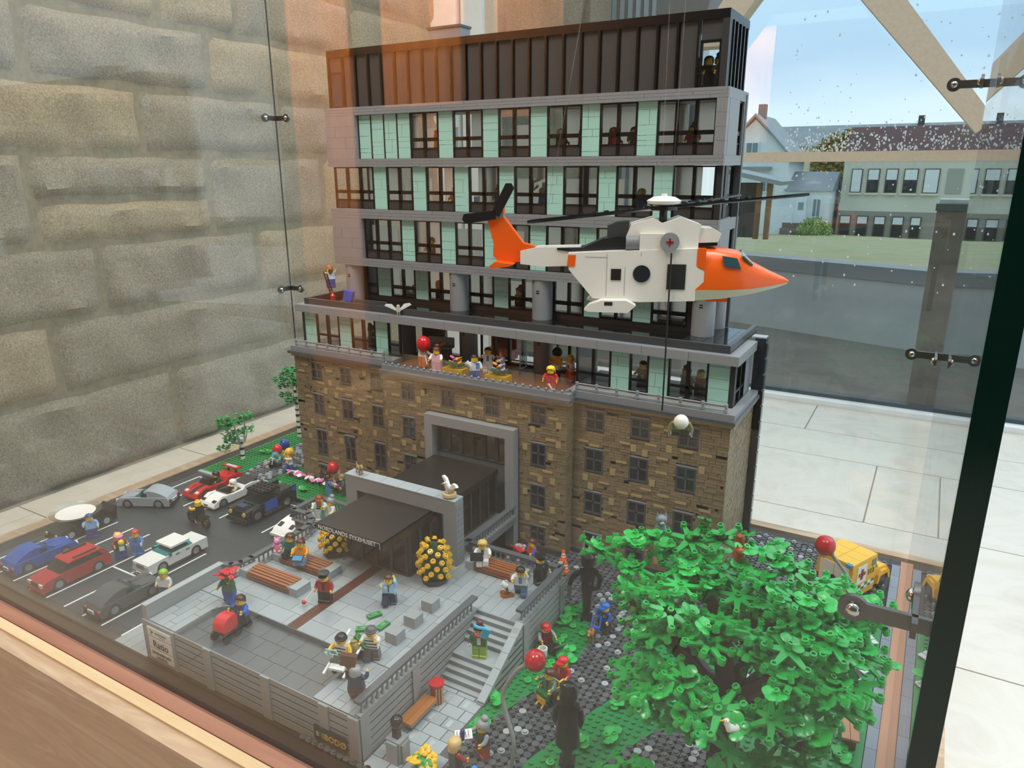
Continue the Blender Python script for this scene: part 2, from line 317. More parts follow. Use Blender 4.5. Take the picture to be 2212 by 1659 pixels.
blobtree('autumn_tree', 'yellow-brown autumn tree between house and office block', (-560, 5600, -300), 260, 260, ['#9a7a35', '#7e7a3c', '#b08a44', '#5c6a35'], 1400, 4)
blobtree('green_tree', 'dark green tree at the corner of the office block', (-430, 5000, -310), 150, 160, ['#3d5a30', '#547040', '#466638'], 700, 5)
blobtree('autumn_tree', 'small yellow tree behind the dark red roof', (300, 6500, -200), 210, 420, ['#8f8a40', '#6e7a40'], 700, 6)
blobtree('garden_bush', 'round light green bush on the lawn by the office block', (-520, 4000, -300), 88, 0, ['#7d9a48', '#5f803a', '#93a95a'], 1200, 8, 'bush')
blobtree('tall_tree', 'green tree behind the grey lamp housing', (-530, 1500, -40), 110, 350, ['#6f8a4a', '#8a9c58', '#5a7440'], 900, 9)
# shelter, pillar, rock, ribbed wall, lamp housing
sh = thing('timber_shelter', 'dark timber shelter with sloping roof beside the path', 'shelter', (-390, 1950, -118))
one(lambda b: b.prism([(-70, 168), (64, 140), (70, 150), (-70, 180)], -30, 150, 'y'), 'roof', P('#8d9698', .5), sh)
for x, c in ((-55, '#3b3836'), (0, '#7a5a3c'), (27, '#8a6a48')): bx('post', P(c, .8), sh, x, x+13, 0, 13, 0, 146)
bx('back_board', P('#57524d', .8), sh, -66, -8, 40, 46, 0, 146)
pi = thing('stone_pillar', 'tall dark stone pillar with pale wet top on the patio', 'pillar', (58, 536, -112))
one(lambda b: b.box(-13, 13, -11, 14, 0, 148), 'shaft', noisy('pillar_stone', ['#4f4a44', '#6d665d', '#5e574f'], 4., 7., .5, .1), pi); bx('cap', P('#4f5b58', .3), pi, -14, 14, -12, 15, 148, 153)
bx('wet_top', noisy('wet_stone', ['#aab3b4', '#c4cbcb'], 8., 5., .3), pi, -12, 10, -10, 13, 153, 156)
rk = MB(); q = random.Random(11); vs = []
for i in range(9):
    for j in range(13): vs.append((-372+i*13, 560+q.uniform(-9, 9)+abs(i-4)*3, -112+j*36+q.uniform(-4, 4)))
rk.add(vs, [(i*13+j, (i+1)*13+j, (i+1)*13+j+1, i*13+j+1) for i in range(8) for j in range(12)]).box(-372, -266, 590, 640, -112, 320)
tag(rk.build('rock_face', STONE, smooth=20), 'rough grey rock face outside beyond the white column', 'rock')
rb = thing('ribbed_wall', 'pale ribbed metal wall outside behind the rock face', 'wall', (-290, 700, -112))
bx('sheet', P('#c3cfd4', .5), rb, -60, 100, 0, 30, 0, 460)
for i in range(15): bx('rib', P('#5f6b70', .5), rb, -30+i*9, -27.5+i*9, -3, 0, 0, 460)
lh = thing('lamp_housing', 'grey box-shaped lamp head on a post outside', 'lamp', (-190, 640, -112))
one(lambda b: b.prism([(-22, 318), (26, 312), (30, 330), (30, 372), (-22, 372)], -20, 20, 'y'), 'lamp_head', P('#6c6f70', .5), lh); one(lambda b: b.cyl((14, 0, 0), (14, 0, 318), 4, n=8), 'post', P('#4a4d4f', .6), lh)
# ================================================================ display table and glass case
PINK = noisy('reddish_wood', ['#9a6b57', '#a97c67', '#90614e'], 3., 8., .5, .06, 40., (.5, 8, 8), .8)
tb = thing('display_table', 'large pale ash display table carrying the toy-brick hospital model', 'table', (-19, -17, -110))
def tbx(n, m, x0, x1, y0, y1, z0, z1): return bx(n, m, tb, x0+19, x1+19, y0+17, y1+17, z0+110, z1+110)
tbx('tabletop', P('#2a2826', .5), -92, 54, -57, 28.6, -3, -.5)
tbx('front_board', WOODS, -95, 57, -63.4, -61.2, -31, -.3); tbx('front_edge', noisy('ash_edge', ['#dcc6a0', '#cfb58c', '#e2cfae'], 3., 8., .5, .1, 40., (.6, 8, 8)), -95, 57, -61.2, -59.7, -4, .1)
one(lambda b: b.prism([(-59.7, -2), (-59.6, .2), (-59, .6), (-58, .7), (-57.4, .3), (-57.2, -2)], -95, 57).at(), 'front_rail', PINK, tb, (19, 17, 110))
tbx('side_edge', WOODS, -95, -92.4, -57.2, 28.9, -4, .35); tbx('back_edge', WOODS, -95, 57, 28.9, 31, -4, .35); tbx('side_edge', noisy('strip_wood', ['#b98c70', '#a87a60'], 4., 7., .45, .05, 40., (8, .6, 8)), 52, 55, -57.2, 28, -4, .05)
for b4 in ((-92.4, 52, -57.2, -54.5), (-92.4, -89.5, -54.5, 28), (-89.5, 52, 25.5, 28)): tbx('border_strip', P('#211f1d', .45), b4[0], b4[1], b4[2], b4[3], -.5, .08)
for x, y in ((-88, -56), (50, -56), (-88, 22), (50, 22)): tbx('leg', P('#2b2b2c', .5), x-3, x+3, y-3, y+3, -110, -3)
tbx('side_board', WOODS, -97, -95, -63, 31, -31, -.3); tbx('side_board', WOODS, 57, 59, -63, 31, -31, -.3)
GEDGE = P('#04201a', .12)
gc = thing('glass_case', 'tall clear glass case with steel corner clips enclosing the hospital model', 'display case', (-19, -15.5, 0))
def pane(label, x0, x1, y0, y1, edges):
    cx, cy_ = (x0+x1)/2, (y0+y1)/2
    t = one(lambda b: b.box(x0-cx, x1-cx, y0-cy_, y1-cy_, 0.05, 126), 'glass_pane', GLASS, gc, (cx+19, cy_+15.5, 0)); t['label'] = label
    for a in edges: bx('glass_edge', GEDGE, t, a[0]-cx, a[1]-cx, a[2]-cy_, a[3]-cy_, .05, 126)
pane('wide front glass pane of the display case above the reddish rail', -92, 52.9, -58.1, -57.2, [(52.9, 54.5, -58.2, -57.1)])
pane('right side glass pane beside the wood strip and border tiles', 52.95, 53.85, -57, 27.8, [])
pane('rear glass pane behind the hospital tower', -92, 52.9, 27.9, 28.6, [])
pane('left side glass pane beside the parking lot', -92.9, -92, -57.1, 27.8, [(-92.5, -92.25, 27.8, 28.05)])
STEEL = P('#6c6a67', .38, 1.)
def clip(x, y, z, dx, dy, label, L1=4.4, m=STEEL, bs=1):
    t = gc; X, Y = x+19, y+15.5
    for n, (ux, uy) in enumerate(((dx, 0), (0, dy))):
        b = MB(); w = .55; o = (0, -dy*.0) 
        if ux: b.box(min(0, ux*L1), max(0, ux*L1), dy*1.0-.18, dy*1.0+.18, -w, w); b.cyl((ux*L1, dy*1.0-.2, 0), (ux*L1, dy*1.0+.2, 0), .95, n=18)
        else: b.box(dx*1.0-.18, dx*1.0+.18, min(0, uy*L1), max(0, uy*L1), -w, w); b.cyl((dx*1.0-.2, uy*L1, 0), (dx*1.0+.2, uy*L1, 0), .95, n=18)
        a = b.build('clip_arm', m, t, (X, Y, z))
        if ux: one(lambda q: q.sph((ux*L1, dy*1.0+dy*.3*bs, 0), (.5, .35, .5), 12, 8), 'bolt', P('#c9c6c0', .15, 1.), a)
        else: one(lambda q: q.sph((dx*1.0+dx*.3, uy*L1, 0), (.35, .5, .5), 12, 8), 'bolt', P('#c9c6c0', .15, 1.), a)
for z, w in ((37.5, 'lower'), (78, 'upper')):
    clip(-92, 27.8, z, 1, -1, w+' steel clip joining left and rear glass panes'); clip(53, 27.8, z, -1, -1, w+' steel clip joining rear and right glass panes')
clip(53, -57.4, 38.2, -1, 1, 'large steel clip joining front and right glass panes', 4.6, bs=-1)
# ================================================================ hospital building
hb = thing('hospital_building', 'tall grey, mint and brown toy-brick hospital with setback tower', 'model building')
FRB, PANEL, MINTM, GREY, DGREY = P('#131211', .25), P('#3a3b3c', .4), P(MINT, .35), P('#84878a', .38), P('#4c5053', .4)
DARKG = P('#1e252b', .08, 0, .6)
BRICK, BRICK2, ACC = P('#84745a', .45), P('#786a50', .45), P('#a8956a', .4)
def win(x0, x1, y, z0, z1, n=2, bot=.22, low=(.23, .37), tr=.45, frame=FRB, glass=WGLASS, name='window', side=None):
    """mullioned window; side: None = faces -y, else x position of a pane that faces +x (x0..x1 are then y)"""
    h = z1-z0; b = MB(); t = .28
    def bb(a, c, p, q):
        b.box(a, c, 0, .55, p, q) if side is None else b.box(-.55, 0, a, c, p, q)
    w = x1-x0; bb(0, t, 0, h); bb(w-t, w, 0, h); bb(t, w-t, h-.25, h); bb(t, w-t, 0, .12)
    pw = w/n
    for i in range(1, n): bb(i*pw-.3, i*pw+.3, .12, h-.25)
    bb(t, w-t, low[1]*h, tr*h); bb(t, w-t, bot*h-.1, low[0]*h)
    o = b.build(name, frame, hb, (x0, y, z0) if side is None else (side, x0, z0))
    for i in range(n):
        a, c = i*pw+(t if i == 0 else .3), (i+1)*pw-(t if i == n-1 else .3)
        for nm, m, p, q, d in (('lower_panel', PANEL, .12, bot*h-.1, .2), ('pane', glass, low[0]*h, low[1]*h, .24), ('pane', glass, tr*h, h-.25, .24)):
            if q-p < .1: continue
            if side is None: bx(nm, m, o, a, c, d, d+.1, p, q)
            else: bx(nm, m, o, -d-.1, -d, a, c, p, q)
    return o
def green(x0, x1, y, z0, z1, side=None):
    z = z0; q = random.Random(int(x0*7+z0)); g = .035
    while z < z1-.05:
        h = min(q.choice((.8, 1.2, 1.6, 2.0, 2.4)), z1-z); h = z1-z if z1-z-h < .5 else h
        if q.random() < .3 and h > 1:
            c = x0+(x1-x0)*q.choice((.35, .6))
            for a, d in ((x0, c), (c, x1)): bx('tile', MINTM, hb, a+g, d-g, y, y+.4, z+g, z+h-g)
        else: bx('tile', MINTM, hb, x0+g, x1-g, y, y+.4, z+g, z+h-g)
        z += h
def band(x0, x1, y, z0, z1, d=.5, m=GREY, n=3):
    h = (z1-z0)/n
    for i in range(n):
        x = x0-(i*2.7) % 8
        while x < x1:
            a, c = max(x, x0), min(x+8, x1)
            if c-a > .05: bx('band_tile', m, hb, a+.025, c-.025, y, y+d, z0+i*h+.015, z0+(i+1)*h-.015)
            x += 8
XL, XR, YT, YB = -63.7, 19.1, 14.5, 27.4
INT, SLAB = P('#8f8d88', .6), P('#a9a8a4', .6)
# slabs and back posts
for z0, z1, x0, x1, y0 in ((46.6, 48.1, XL, XR, YT+.55), (56.7, 58.2, XL, XR, YT+.55), (66.9, 68.3, XL, XR, YT+.55), (76.9, 78.3, XL, XR, YT+.55)):
    bx('floor_slab', INT, hb, x0+.05, x1-.05, y0, YB-.6, z0+.05, z1-.05)
for x in (-63, -50, -30, -10, 8, 18):
    bx('rear_post', DGREY, hb, x, x+1.2, YB-1.6, YB-.8, 39, 78)
TRM = bpy.data.materials.new('white_translucent'); TRM.use_nodes = True; t_ = TRM.node_tree; t_.nodes.clear()
d_1 = N(t_, 'ShaderNodeBsdfDiffuse', Color=lin('#e6e2d8')); d_2 = N(t_, 'ShaderNodeBsdfTranslucent', Color=lin('#f2efe8')); d_3 = N(t_, 'ShaderNodeMixShader', Fac=.6); d_4 = N(t_, 'ShaderNodeOutputMaterial')
t_.links.new(d_1.outputs[0], d_3.inputs[1]); t_.links.new(d_2.outputs[0], d_3.inputs[2]); t_.links.new(d_3.outputs[0], d_4.inputs[0])
q = random.Random(77)
for z0, z1 in ((39.05, 46.6), (48.1, 56.7), (58.2, 66.9), (68.3, 76.9)):  # translucent sheets added to brighten the tower windows with backlight
    x = -62
    while x < 14:
        w = q.choice((5, 7, 8)); bx('rear_panel', TRM, hb, x, min(x+w, 17), YB-2.0, YB-1.85, z0+.02, z1-q.choice((.05, .05, 2.4))); x += w+q.choice((1.2, 2.0, 3.4))
# framed boxes (storeys with grey surround)
for z0, z1, zi0, zi1, xl in ((66.85, 78.38, 68.4, 76.8, -55.6), (46.57, 58.39, 48.2, 56.5, -55.5)):
    band(XL, XR, YT, z0, zi0); band(XL, XR, YT, zi1, z1)
    band(XL, xl, YT, zi0, zi1, 1.3, GREY, 4); band(17.35, XR, YT, zi0, zi1, 1.3, GREY, 4)
    for a, c in ((z0, zi0), (zi1, z1)): bx('side_band', GREY, hb, XR-.5, XR, YT+.55, YB, a, c)
    bx('side_panel', GREY, hb, XR-.5, XR, YT+1.35, YT+7.5, zi0+.02, zi1-.02)
    win(YT+7.6, YT+10.6, 0, zi0, zi1, 1, side=XR-.3); bx('side_panel', GREY, hb, XR-.5, XR, YT+10.7, YB, zi0+.02, zi1-.02)
    bx('side_panel', GREY, hb, XL, XL+.5, YT+1.35, YB, zi0, zi1)
bx('left_band', GREY, hb, XL, XL+.5, YT+.55, YB, 66.85, 68.35); bx('left_band', GREY, hb, XL, XL+.5, YT+.55, YB, 76.85, 78.38)
yw = YT+.8
def row(kind, z0, z1, items, y=yw, **kw):
    for it in items:
        if it[0] == 'g': green(it[1], it[2], y+.1, z0, z1)
        else: win(it[1], it[2], y, z0, z1, it[3] if len(it) > 3 else 2, **kw)
per = [('w', a, a+6.6) for a in (-42.3, -32.3, -22.3, -12.3, -2.3)]
prg = [('g', a+6.65, a+9.95) for a in (-42.3, -32.3, -22.3, -12.3, -2.3)]
row('w', 68.4, 76.8, [('g', -55.4+i*3.3, -52.4+i*3.3+.02) for i in range(4)]+per+prg+[('w', 7.75, 17.3, 3)])
for i in range(5): bx('mullion', FRB, hb, -55.6+i*3.3, -55.4+i*3.3, yw, yw+.4, 68.4, 76.8)
row('w', 48.2, 56.5, [('w', -55.4, -45.6, 3), ('g', -45.55, -42.35)]+per+prg+[('w', 7.75, 17.3, 3)])
p2 = (-48.9, -38.9, -28.9, -18.9, -8.9, 1.0)
row('w', 58.42, 66.82, [('w', -62.9, -52.3, 3), ('g', -52.25, -48.95)]+[('w', a, a+6.6) for a in p2]+[('g', a+6.65, a+9.85) for a in p2]+[('w', 10.9, 17.9, 2)])
win(YT+1, YT+5, 0, 58.42, 66.82, 1, side=XR-.9); bx('corner_post', P('#2c2d2e'), hb, 17.95, 18.9, yw, yw+1, 58.42, 66.82); bx('corner_post', P('#2c2d2e'), hb, 17.6, 18.3, YT+5.1, YT+7, 58.42, 66.82)
win(YT+7, YT+11, 0, 58.42, 66.82, 1, side=XR-.9)
# storey above the roof deck
p4 = [('w', -57.8, -54.9, 1), ('g', -54.85, -51.25), ('w', -51.2, -44.7), ('g', -44.65, -41.35), ('w', -41.3, -34.9), ('w', -31.2, -25.3), ('g', -25.25, -21.95), ('w', -21.9, -15.3), ('w', -11.9, -5.7), ('g', -5.65, -2.55), ('w', -2.5, 3.9), ('g', 3.95, 7.35), ('w', 7.4, 13.9)]
row('w', 39.9, 46.55, p4, 18, bot=.03, low=(.06, .27), tr=.38)
bx('base_wall', P('#2a2a2b'), hb, -58, 15, 18.05, 18.5, 39, 39.88); bx('end_wall', P('#2b2b2c'), hb, 13.95, 15.2, 18, 26, 39, 46.55); bx('end_wall', P('#2b2b2c'), hb, -59.4, -58, 18, 26, 39, 46.55)
for a in (-34.9, -15.3): bx('wall_pier', P('#2b2b2c'), hb, a, a+3.5, 18.05, 18.6, 39.9, 46.5)
COLM = MB(); COLM.cyl((0, 0, 0), (0, 0, 7.6), 1.95, n=28); COLM.mi = 1
COLM.box(-.3, .3, -1.98, -1.9, 5.4, 5.6).box(-.3, .3, -1.98, -1.9, 5.0, 5.2)
cm = COLM.mesh('column', [P('#8b8e90', .4), P('#1b1b1b')])
for x, y in ((-60, 16.6), (-32.5, 16.6), (-13.6, 16.6), (17, 17.2), (17, 24.5)): inst('column', cm, hb, (x, y, 38.98))
# black top storey
BLKM, PNL = P('#151515', .22), P('#3d3f40', .42)
yk, zt = 15.3, 89.32
bx('roof_slab', BLKM, hb, -62.9, 18.3, yk, YB+.2, 88.0, zt); bx('top_backing', P('#242526', .4), hb, -58.9, 13.7, yk+.7, yk+1.2, 78.4, 88)
for i in range(22): bx('panel', PNL, hb, -58.8+i*3.3+.2, -55.5+i*3.3-.2, yk+.45, yk+.7, 78.45, 88)
for i in range(23): bx('fin', BLKM, hb, -59.0+i*3.3-.17, -59.0+i*3.3+.17, yk, yk+.7, 78.4, 88)
for x0 in (-62.4, 14.0):
    bx('panel', PNL, hb, x0, x0+3.2, yk+.45, yk+.8, 85.2, 88)
    w = one(lambda b: b.box(0, .3, 0, .5, 0, 6.8).box(2.9, 3.2, 0, .5, 0, 6.8).box(.3, 2.9, 0, .5, 0, .3).box(.3, 2.9, 0, .5, 6.4, 6.8), 'window', BLKM, hb, (x0, yk+.2, 78.4)); bx('pane', WGLASS, w, .3, 2.9, .2, .3, .3, 6.4)
bx('corner_post', BLKM, hb, -62.9, -62.4, yk, yk+1, 78.4, 88); bx('corner_post', P('#343536'), hb, 17.25, 18.3, yk, yk+1.6, 78.4, 88)
for i, d in enumerate((2.0, 4.2, 6.4, 8.6, 10.6)): bx('fin', BLKM, hb, 17.5, 18.5, yk+d, yk+d+.5, 78.4, 88)
bx('side_wall', PNL, hb, 17.2, 17.6, yk+5, YB, 78.4, 88); bx('side_wall', PNL, hb, -62.8, -62.4, yk+1, YB, 78.4, 88)
bx('pane', WGLASS, hb, 17.4, 17.5, yk+1.8, yk+5, 78.4, 86)
bx('roof_box', GREY, hb, -41.5, -34, 21, 24.5, zt, 92.2); bx('roof_box_lid', DGREY, hb, -41.7, -33.8, 20.8, 24.7, 92.2, 92.6); bx('roof_vent', DGREY, hb, -33.5, -31.5, 22, 24, zt, 90.4)
# ---- wing storey (terrace level)
yv, ya = 7.0, 5.5
row('w', 30.1, 37.2, [('g', -66.6, -63.25), ('w', -63.2, -56.75), ('g', -56.7, -53.45), ('w', -53.4, -46.95), ('g', -46.9, -43.75), ('w', -43.7, -40.6, 1),
    ('w', -1.8, 4.6), ('g', 4.65, 7.95), ('w', 8.0, 11.3, 1), ('g', 11.35, 14.65), ('w', 14.7, 21.2), ('g', 21.25, 24.6)], yv, bot=.03, low=(.05, .3), tr=.36)
bx('corner_post', P('#2f3032'), hb, 24.65, 25.4, yv, yv+1, 30, 37.2); bx('corner_post', P('#2f3032'), hb, -67.2, -66.65, yv, yv+1, 30, 37.2)
win(yv+1, yv+4, 0, 30.1, 37.2, 1, side=25.4, bot=.03, low=(.05, .3), tr=.36); win(yv+4, yv+7, 0, 30.1, 37.2, 1, side=25.4, bot=.03, low=(.05, .3), tr=.36); bx('side_panel', GREY, hb, 24.9, 25.4, yv+7, 18, 30, 37.2)
bx('terrace_floor', noisy('brown_deck', ['#7a4a2e', '#8a5636'], 3., 4., .3), hb, -40.4, -2, .6, 16.5, 28.6, 29.0)
bx('floor_slab', INT, hb, -66.8, -40.5, 2.8, 18, 28.9, 30.05); bx('floor_slab', INT, hb, -1.9, 25.6, 2.8, 18, 28.9, 30.05); bx('floor_slab', INT, hb, -40.4, -2, 16.55, 18, 28.6, 29.2)
bx('end_wall', P('#5d6063'), hb, -40.9, -40.4, yv+.6, 12, 29, 37.2); bx('terrace_wall', P('#343638'), hb, -40.3, -34.6, 14, 14.5, 29, 37.2); win(-40.3, -36, 16.4, 29, 37.2, 1, .03, (.05, .3), .36)
bx('end_wall', P('#5d6063'), hb, -2.1, -1.8, yv+.6, 16.4, 29, 37.2)
win(-27.6, -21, 16.5, 29, 37.2, 2, .03, (.05, .1), .12); win(-20.9, -14.8, 16.5, 29, 37.2, 2, .03, (.05, .1), .12); win(-10.4, -5, 16.5, 29, 37.2, 2, .03, (.05, .1), .12)
do = one(lambda b: b.box(0, .2, 0, 2.6, 0, .2).box(0, .2, 0, 2.6, 6, 6.2).box(0, .2, 0, .2, .2, 6).box(0, .2, 2.4, 2.6, .2, 6), 'glass_door', P('#e0e2e2', .2), hb, (-17, 13.8, 29)); bx('pane', CLEAR, do, .05, .15, .2, 2.4, .2, 6)
for x in (-29.6, -12.6): inst('column', cm, hb, (x, 15.2, 29), scale=(.95, .95, 1.09))
# fascia, deck, parapet
bx('fascia', GREY, hb, -67.5, 26.1, ya, 18.2, 37.25, 38.8)
for i in range(12): bx('fascia_tile', P('#8b8e91', .35), hb, -67.5+i*7.8+.03, -67.5+(i+1)*7.8-.03, ya-.12, ya, 37.3, 38.75)
bx('roof_deck', P('#131415', .06), hb, -66, 24.4, 7.4, 25.3, 38.8, 39)
for a in ((-66, 24.4, 6.8, 7.5), (-66, -65.3, 7.5, 25.2), (23.7, 24.4, 7.5, 25.2)): bx('parapet', P('#3d4144', .35), hb, a[0], a[1], a[2], a[3], 38.8, 40.05)
for i in range(5): 
    bx('deck_tile', P('#23272a', .05), hb, 15.2+i*1.7, 15.2+i*1.7+1.62, 7.6, 25, 39, 39.06)
bx('deck_wall', DGREY, hb, -57, -48, 12, 12.5, 39, 39.8)
# ---- brown masonry base
CORE = P('#5d4f34', .6)
bx('core', CORE, hb, -38.9, -.1, .35, 18.8, 0, 14.6); bx('core', CORE, hb, -38.9, -.1, .35, 18.8, 21.3, 28.4); bx('core', CORE, hb, -38.9, -27.2, .35, 18.8, 14.6, 21.3); bx('core', CORE, hb, -11.2, -.1, .35, 18.8, 14.6, 21.3)
bx('core', P('#5d4f34', .6), hb, -65.9, -38.95, 2.95, 18.8, 0, 28.4); bx('core', P('#5d4f34', .6), hb, -.05, 26.0, 2.95, 18.3, 0, 28.4)
WF, LINT = P('#474d52', .35), P('#868a90', .35)
holes = []
def bwin(x0, x1, z0, z1, y):
    holes.append((x0, x1, z0, z1, y)); w, h = x1-x0, z1-z0; zc = h*.52
    o = one(lambda b: b.box(0, .3, 0, .3, 0, h).box(w-.3, w, 0, .3, 0, h).box(.3, w-.3, 0, .3, 0, .35).box(.3, w-.3, 0, .3, h-.55, h-.25).box(w/2-.16, w/2+.16, 0, .3, .35, h-.55).box(.3, w-.3, 0, .3, zc-.15, zc+.15), 'window', WF, hb, (x0, y+.05, z0))
    bx('lintel', LINT, o, -.05, w+.05, -.08, .25, h-.25, h)
    for a, c in ((.3, w/2-.16), (w/2+.16, w-.3)):
        for p, q in ((.35, zc-.15), (zc+.15, h-.55)): bx('pane', DARKG, o, a, c, .15, .25, p, q)
rowsz = ((24.0, 27.8), (16.3, 20.85), (8.4, 12.95), (1.6, 5.0))
for z0, z1 in rowsz:
    for x in ((-35.2, -25.9, -16.4, -7.0) if z0 > 20 else (-35.2, -7.0)): bwin(x, x+3.05, z0, z1, 0)
for k_, (z0, z1) in enumerate(((23.9, 27.75), (16.1, 20.75), (6.7, 12.7), (1.4, 4.6))):
    for x in (-61.2, -53.2, -45.1): bwin(x, x+3.0, z0, z1, 2.6)
for z0, z1 in ((23.9, 27.6), (16.2, 20.75), (8.4, 12.75), (1.5, 4.9)):
    for x in ((2.3, 10.3, 18.3) if z0 > 5 else (10.3, 18.3)): bwin(x, x+3.35, z0, z1, 2.6)
holes.append((2.4, 6.0, 0, 4.8, 2.6)); holes.append((-29.0, -9.3, 0, 22.8, 0))
q = random.Random(21); MA = [MB(), MB()]
def wall(x0, x1, y, zt=28.35):
    z = 0
    while z < zt-.1:
        h = .5; x = x0
        while x < x1-.05:
            w = min(q.choice((1, 1, 2, 2, 2, 3, 1.5)), x1-x); segs = [(x, x+w)]
            for hx0, hx1, hz0, hz1, hy in holes:
                if hy == y and z+h > hz0+.05 and z < hz1-.05:
                    segs = [s2 for a, c in segs for s2 in ((a, min(c, hx0)), (max(a, hx1), c)) if s2[1]-s2[0] > .08]
            for a, c in segs:
                MA[q.random() < .25].box(a+.03, c-.03, y+q.choice((-.02, 0, 0, .05, .1)), y+.36, z+.03, min(z+h*(2 if q.random() < .08 else 1), zt)-.03)
            x += w
        z += h
wall(-39, 0, 0); wall(-66, -39, 2.6); wall(.02, 26.3, 2.6)
for xx, y0, y1 in ((26.0, 2.6, 18.3), (-.32, 0, 2.6)):
    z = 0
    while z < 28.3:
        y = y0
        while y < y1-.05:
            w = min(q.choice((.5, 1, 1, 2)), y1-y); MA[q.random() < .3].box(xx, xx+.32+q.choice((0, .03, .06)), y+.04, y+w-.04, z+.04, z+.46); y += w
        z += .5
stuff(MA[0].build('masonry', BRICK, hb, smooth=0)); stuff(MA[1].build('masonry', BRICK2, hb, smooth=0))
def free(x, z, w, h, y): return not any(hy == y and x+w > a-.2 and x < c+.2 and z+h > p-.2 and z < r_+.2 for a, c, p, r_, hy in holes)
placed = []
for x0, x1, y, n in ((-38.6, -1, 0, 50), (-65.5, -40, 2.6, 42), (.5, 25, 2.6, 42)):
    c = 0; tries = 0
    while c < n and tries < 4000:
        tries += 1
        w, h = q.choice(((.95, 1.15), (1.9, .42), (1.9, .42)))
        x = round(q.uniform(x0, x1-w)*2)/2; z = round(q.uniform(.6, 26.8)*2)/2
        if free(x, z, w, h, y) and not any(abs(x-a)+abs(z-b_) < 2.3 and yy == y for a, b_, yy in placed):
            placed.append((x, z, y)); bx('accent_brick', ACC, hb, x, x+w, y-.1, y+.2, z, z+h); c += 1
for x0, x1, y0 in ((-.1, 26.4, 2.42), (-39, -9.3, -.18), (-66.1, -39, 2.42)): bx('plinth', P('#3f4448', .45), hb, x0, x1, y0, y0+.4, 0, 1.0)
bx('plinth', P('#3f4448', .45), hb, -9.3, -.05, -.18, .2, 0, 1.0)
# service door
dr_ = one(lambda b: b.box(0, .3, 0, .4, 0, 4.8).box(3.3, 3.6, 0, .4, 0, 4.8).box(.3, 3.3, 0, .4, 4.5, 4.8).box(.3, 3.3, 0, .4, 0, .3), 'door', P('#8e9296'), hb, (2.4, 2.55, 0)); bx('pane', P('#16181a', .08), dr_, .3, 3.3, .15, .3, .3, 4.5)
one(lambda b: b.prism([(.7, .6), (1.3, .6), (1.6, 1.6), (1.9, 1.6), (2.2, .6), (2.5, .7), (2.0, 3.4), (2.1, 4.1), (1.8, 4.2), (1.5, 3.3)], .05, .14, 'y'), 'door_emblem', P('#b9bcbc', .4), dr_); bx('door_step', LINT, hb, 2.0, 6.4, 1.3, 2.5, 0, .5)
# cornices, ledges
for x0, x1, y in ((-39, 0, 0), (-66, -39.02, 2.6), (.02, 26.3, 2.6)):
    xa, xb = x0-(.5 if x0 < -60 else .45 if y == 0 else 0), x1+(.6 if x1 > 20 else .5 if y == 0 else 0)
    bx('tan_course', P('#a68f60', .4), hb, xa, xb, y-.35, y+1, 28.35, 28.95); bx('cornice', P('#54585c', .35), hb, xa-.3, xb+.3, y-1, y+1.5, 28.95, 29.55); bx('ledge', GREY, hb, xa, xb, y-.35, y+.9, 29.55, 30.5)
for y0 in (3.7,): bx('cornice', P('#54585c', .35), hb, 25.4, 27.2, 4.15, 18.4, 28.95, 29.55); bx('ledge', GREY, hb, 25.5, 26.9, 3.6, 18.4, 29.55, 30.3); bx('tan_course', P('#a68f60', .4), hb, 25.4, 26.9, 3.65, 18.4, 28.35, 28.95)
# grey bar railings on the wings
RL = P('#8c9094', .35)
def railing(x0, x1, n, y=2.75):
    st = (x1-x0)/n
    for i in range(n+1):
        x = x0+i*st; one(lambda b: b.cyl((0, 0, 0), (0, 0, 1.3), .2, n=8).cyl((0, 0, .95), (0, 0, 1.45), .3, n=8).cyl((0, 0, .2), (0, 0, .55), .3, n=8), 'rail_post', RL, hb, (x, y, 30.5)) if i == 0 or 1 else 0
    for z in (.4, 1.2): one(lambda b: b.cyl((x0, y, 30.5+z), (x1, y, 30.5+z), .14, n=8), 'rail_bar', RL, hb)
railing(-65.2, -41.5, 8); railing(.4, 25.4, 7)
# glass balcony rail
kn = MB().sph((0, 0, 0), .26, 10, 6).cyl((0, 0, -.45), (0, 0, 0), .16, n=8).mesh('rail_knob', RL)
x = -39.2
for i in range(13):
    w = 3.0; bx('rail_pane', CLEAR, hb, x+.06, x+w-.06, .1, .2, 30.5, 33.1)
    for d in (.75, w-.75): inst('rail_knob', kn, hb, (x+d+(.35 if d < 1 else -.35)*0, -.1, 30.85))
    x += w
for xx in (-39.3, -.25):
    bx('rail_pane', CLEAR, hb, xx, xx+.1, .25, 2.6, 30.5, 33.1); inst('rail_knob', kn, hb, (xx+.1, 1.4, 30.85))
# dark stair strip at the rear corner
bx('stair_strip', P('#2a2d30', .2), hb, 25.6, 27.4, 18.6, 20.4, 1.5, 39.2)
for i in range(13): bx('strip_window', P('#39424a', .08), hb, 27.4, 27.6, 18.8, 20.2, 2.4+i*2.8, 4.8+i*2.8)
bx('strip_cap', P('#9aa1a6', .25), hb, 25, 27.3, 18.6, 20.6, 39.2, 39.4)
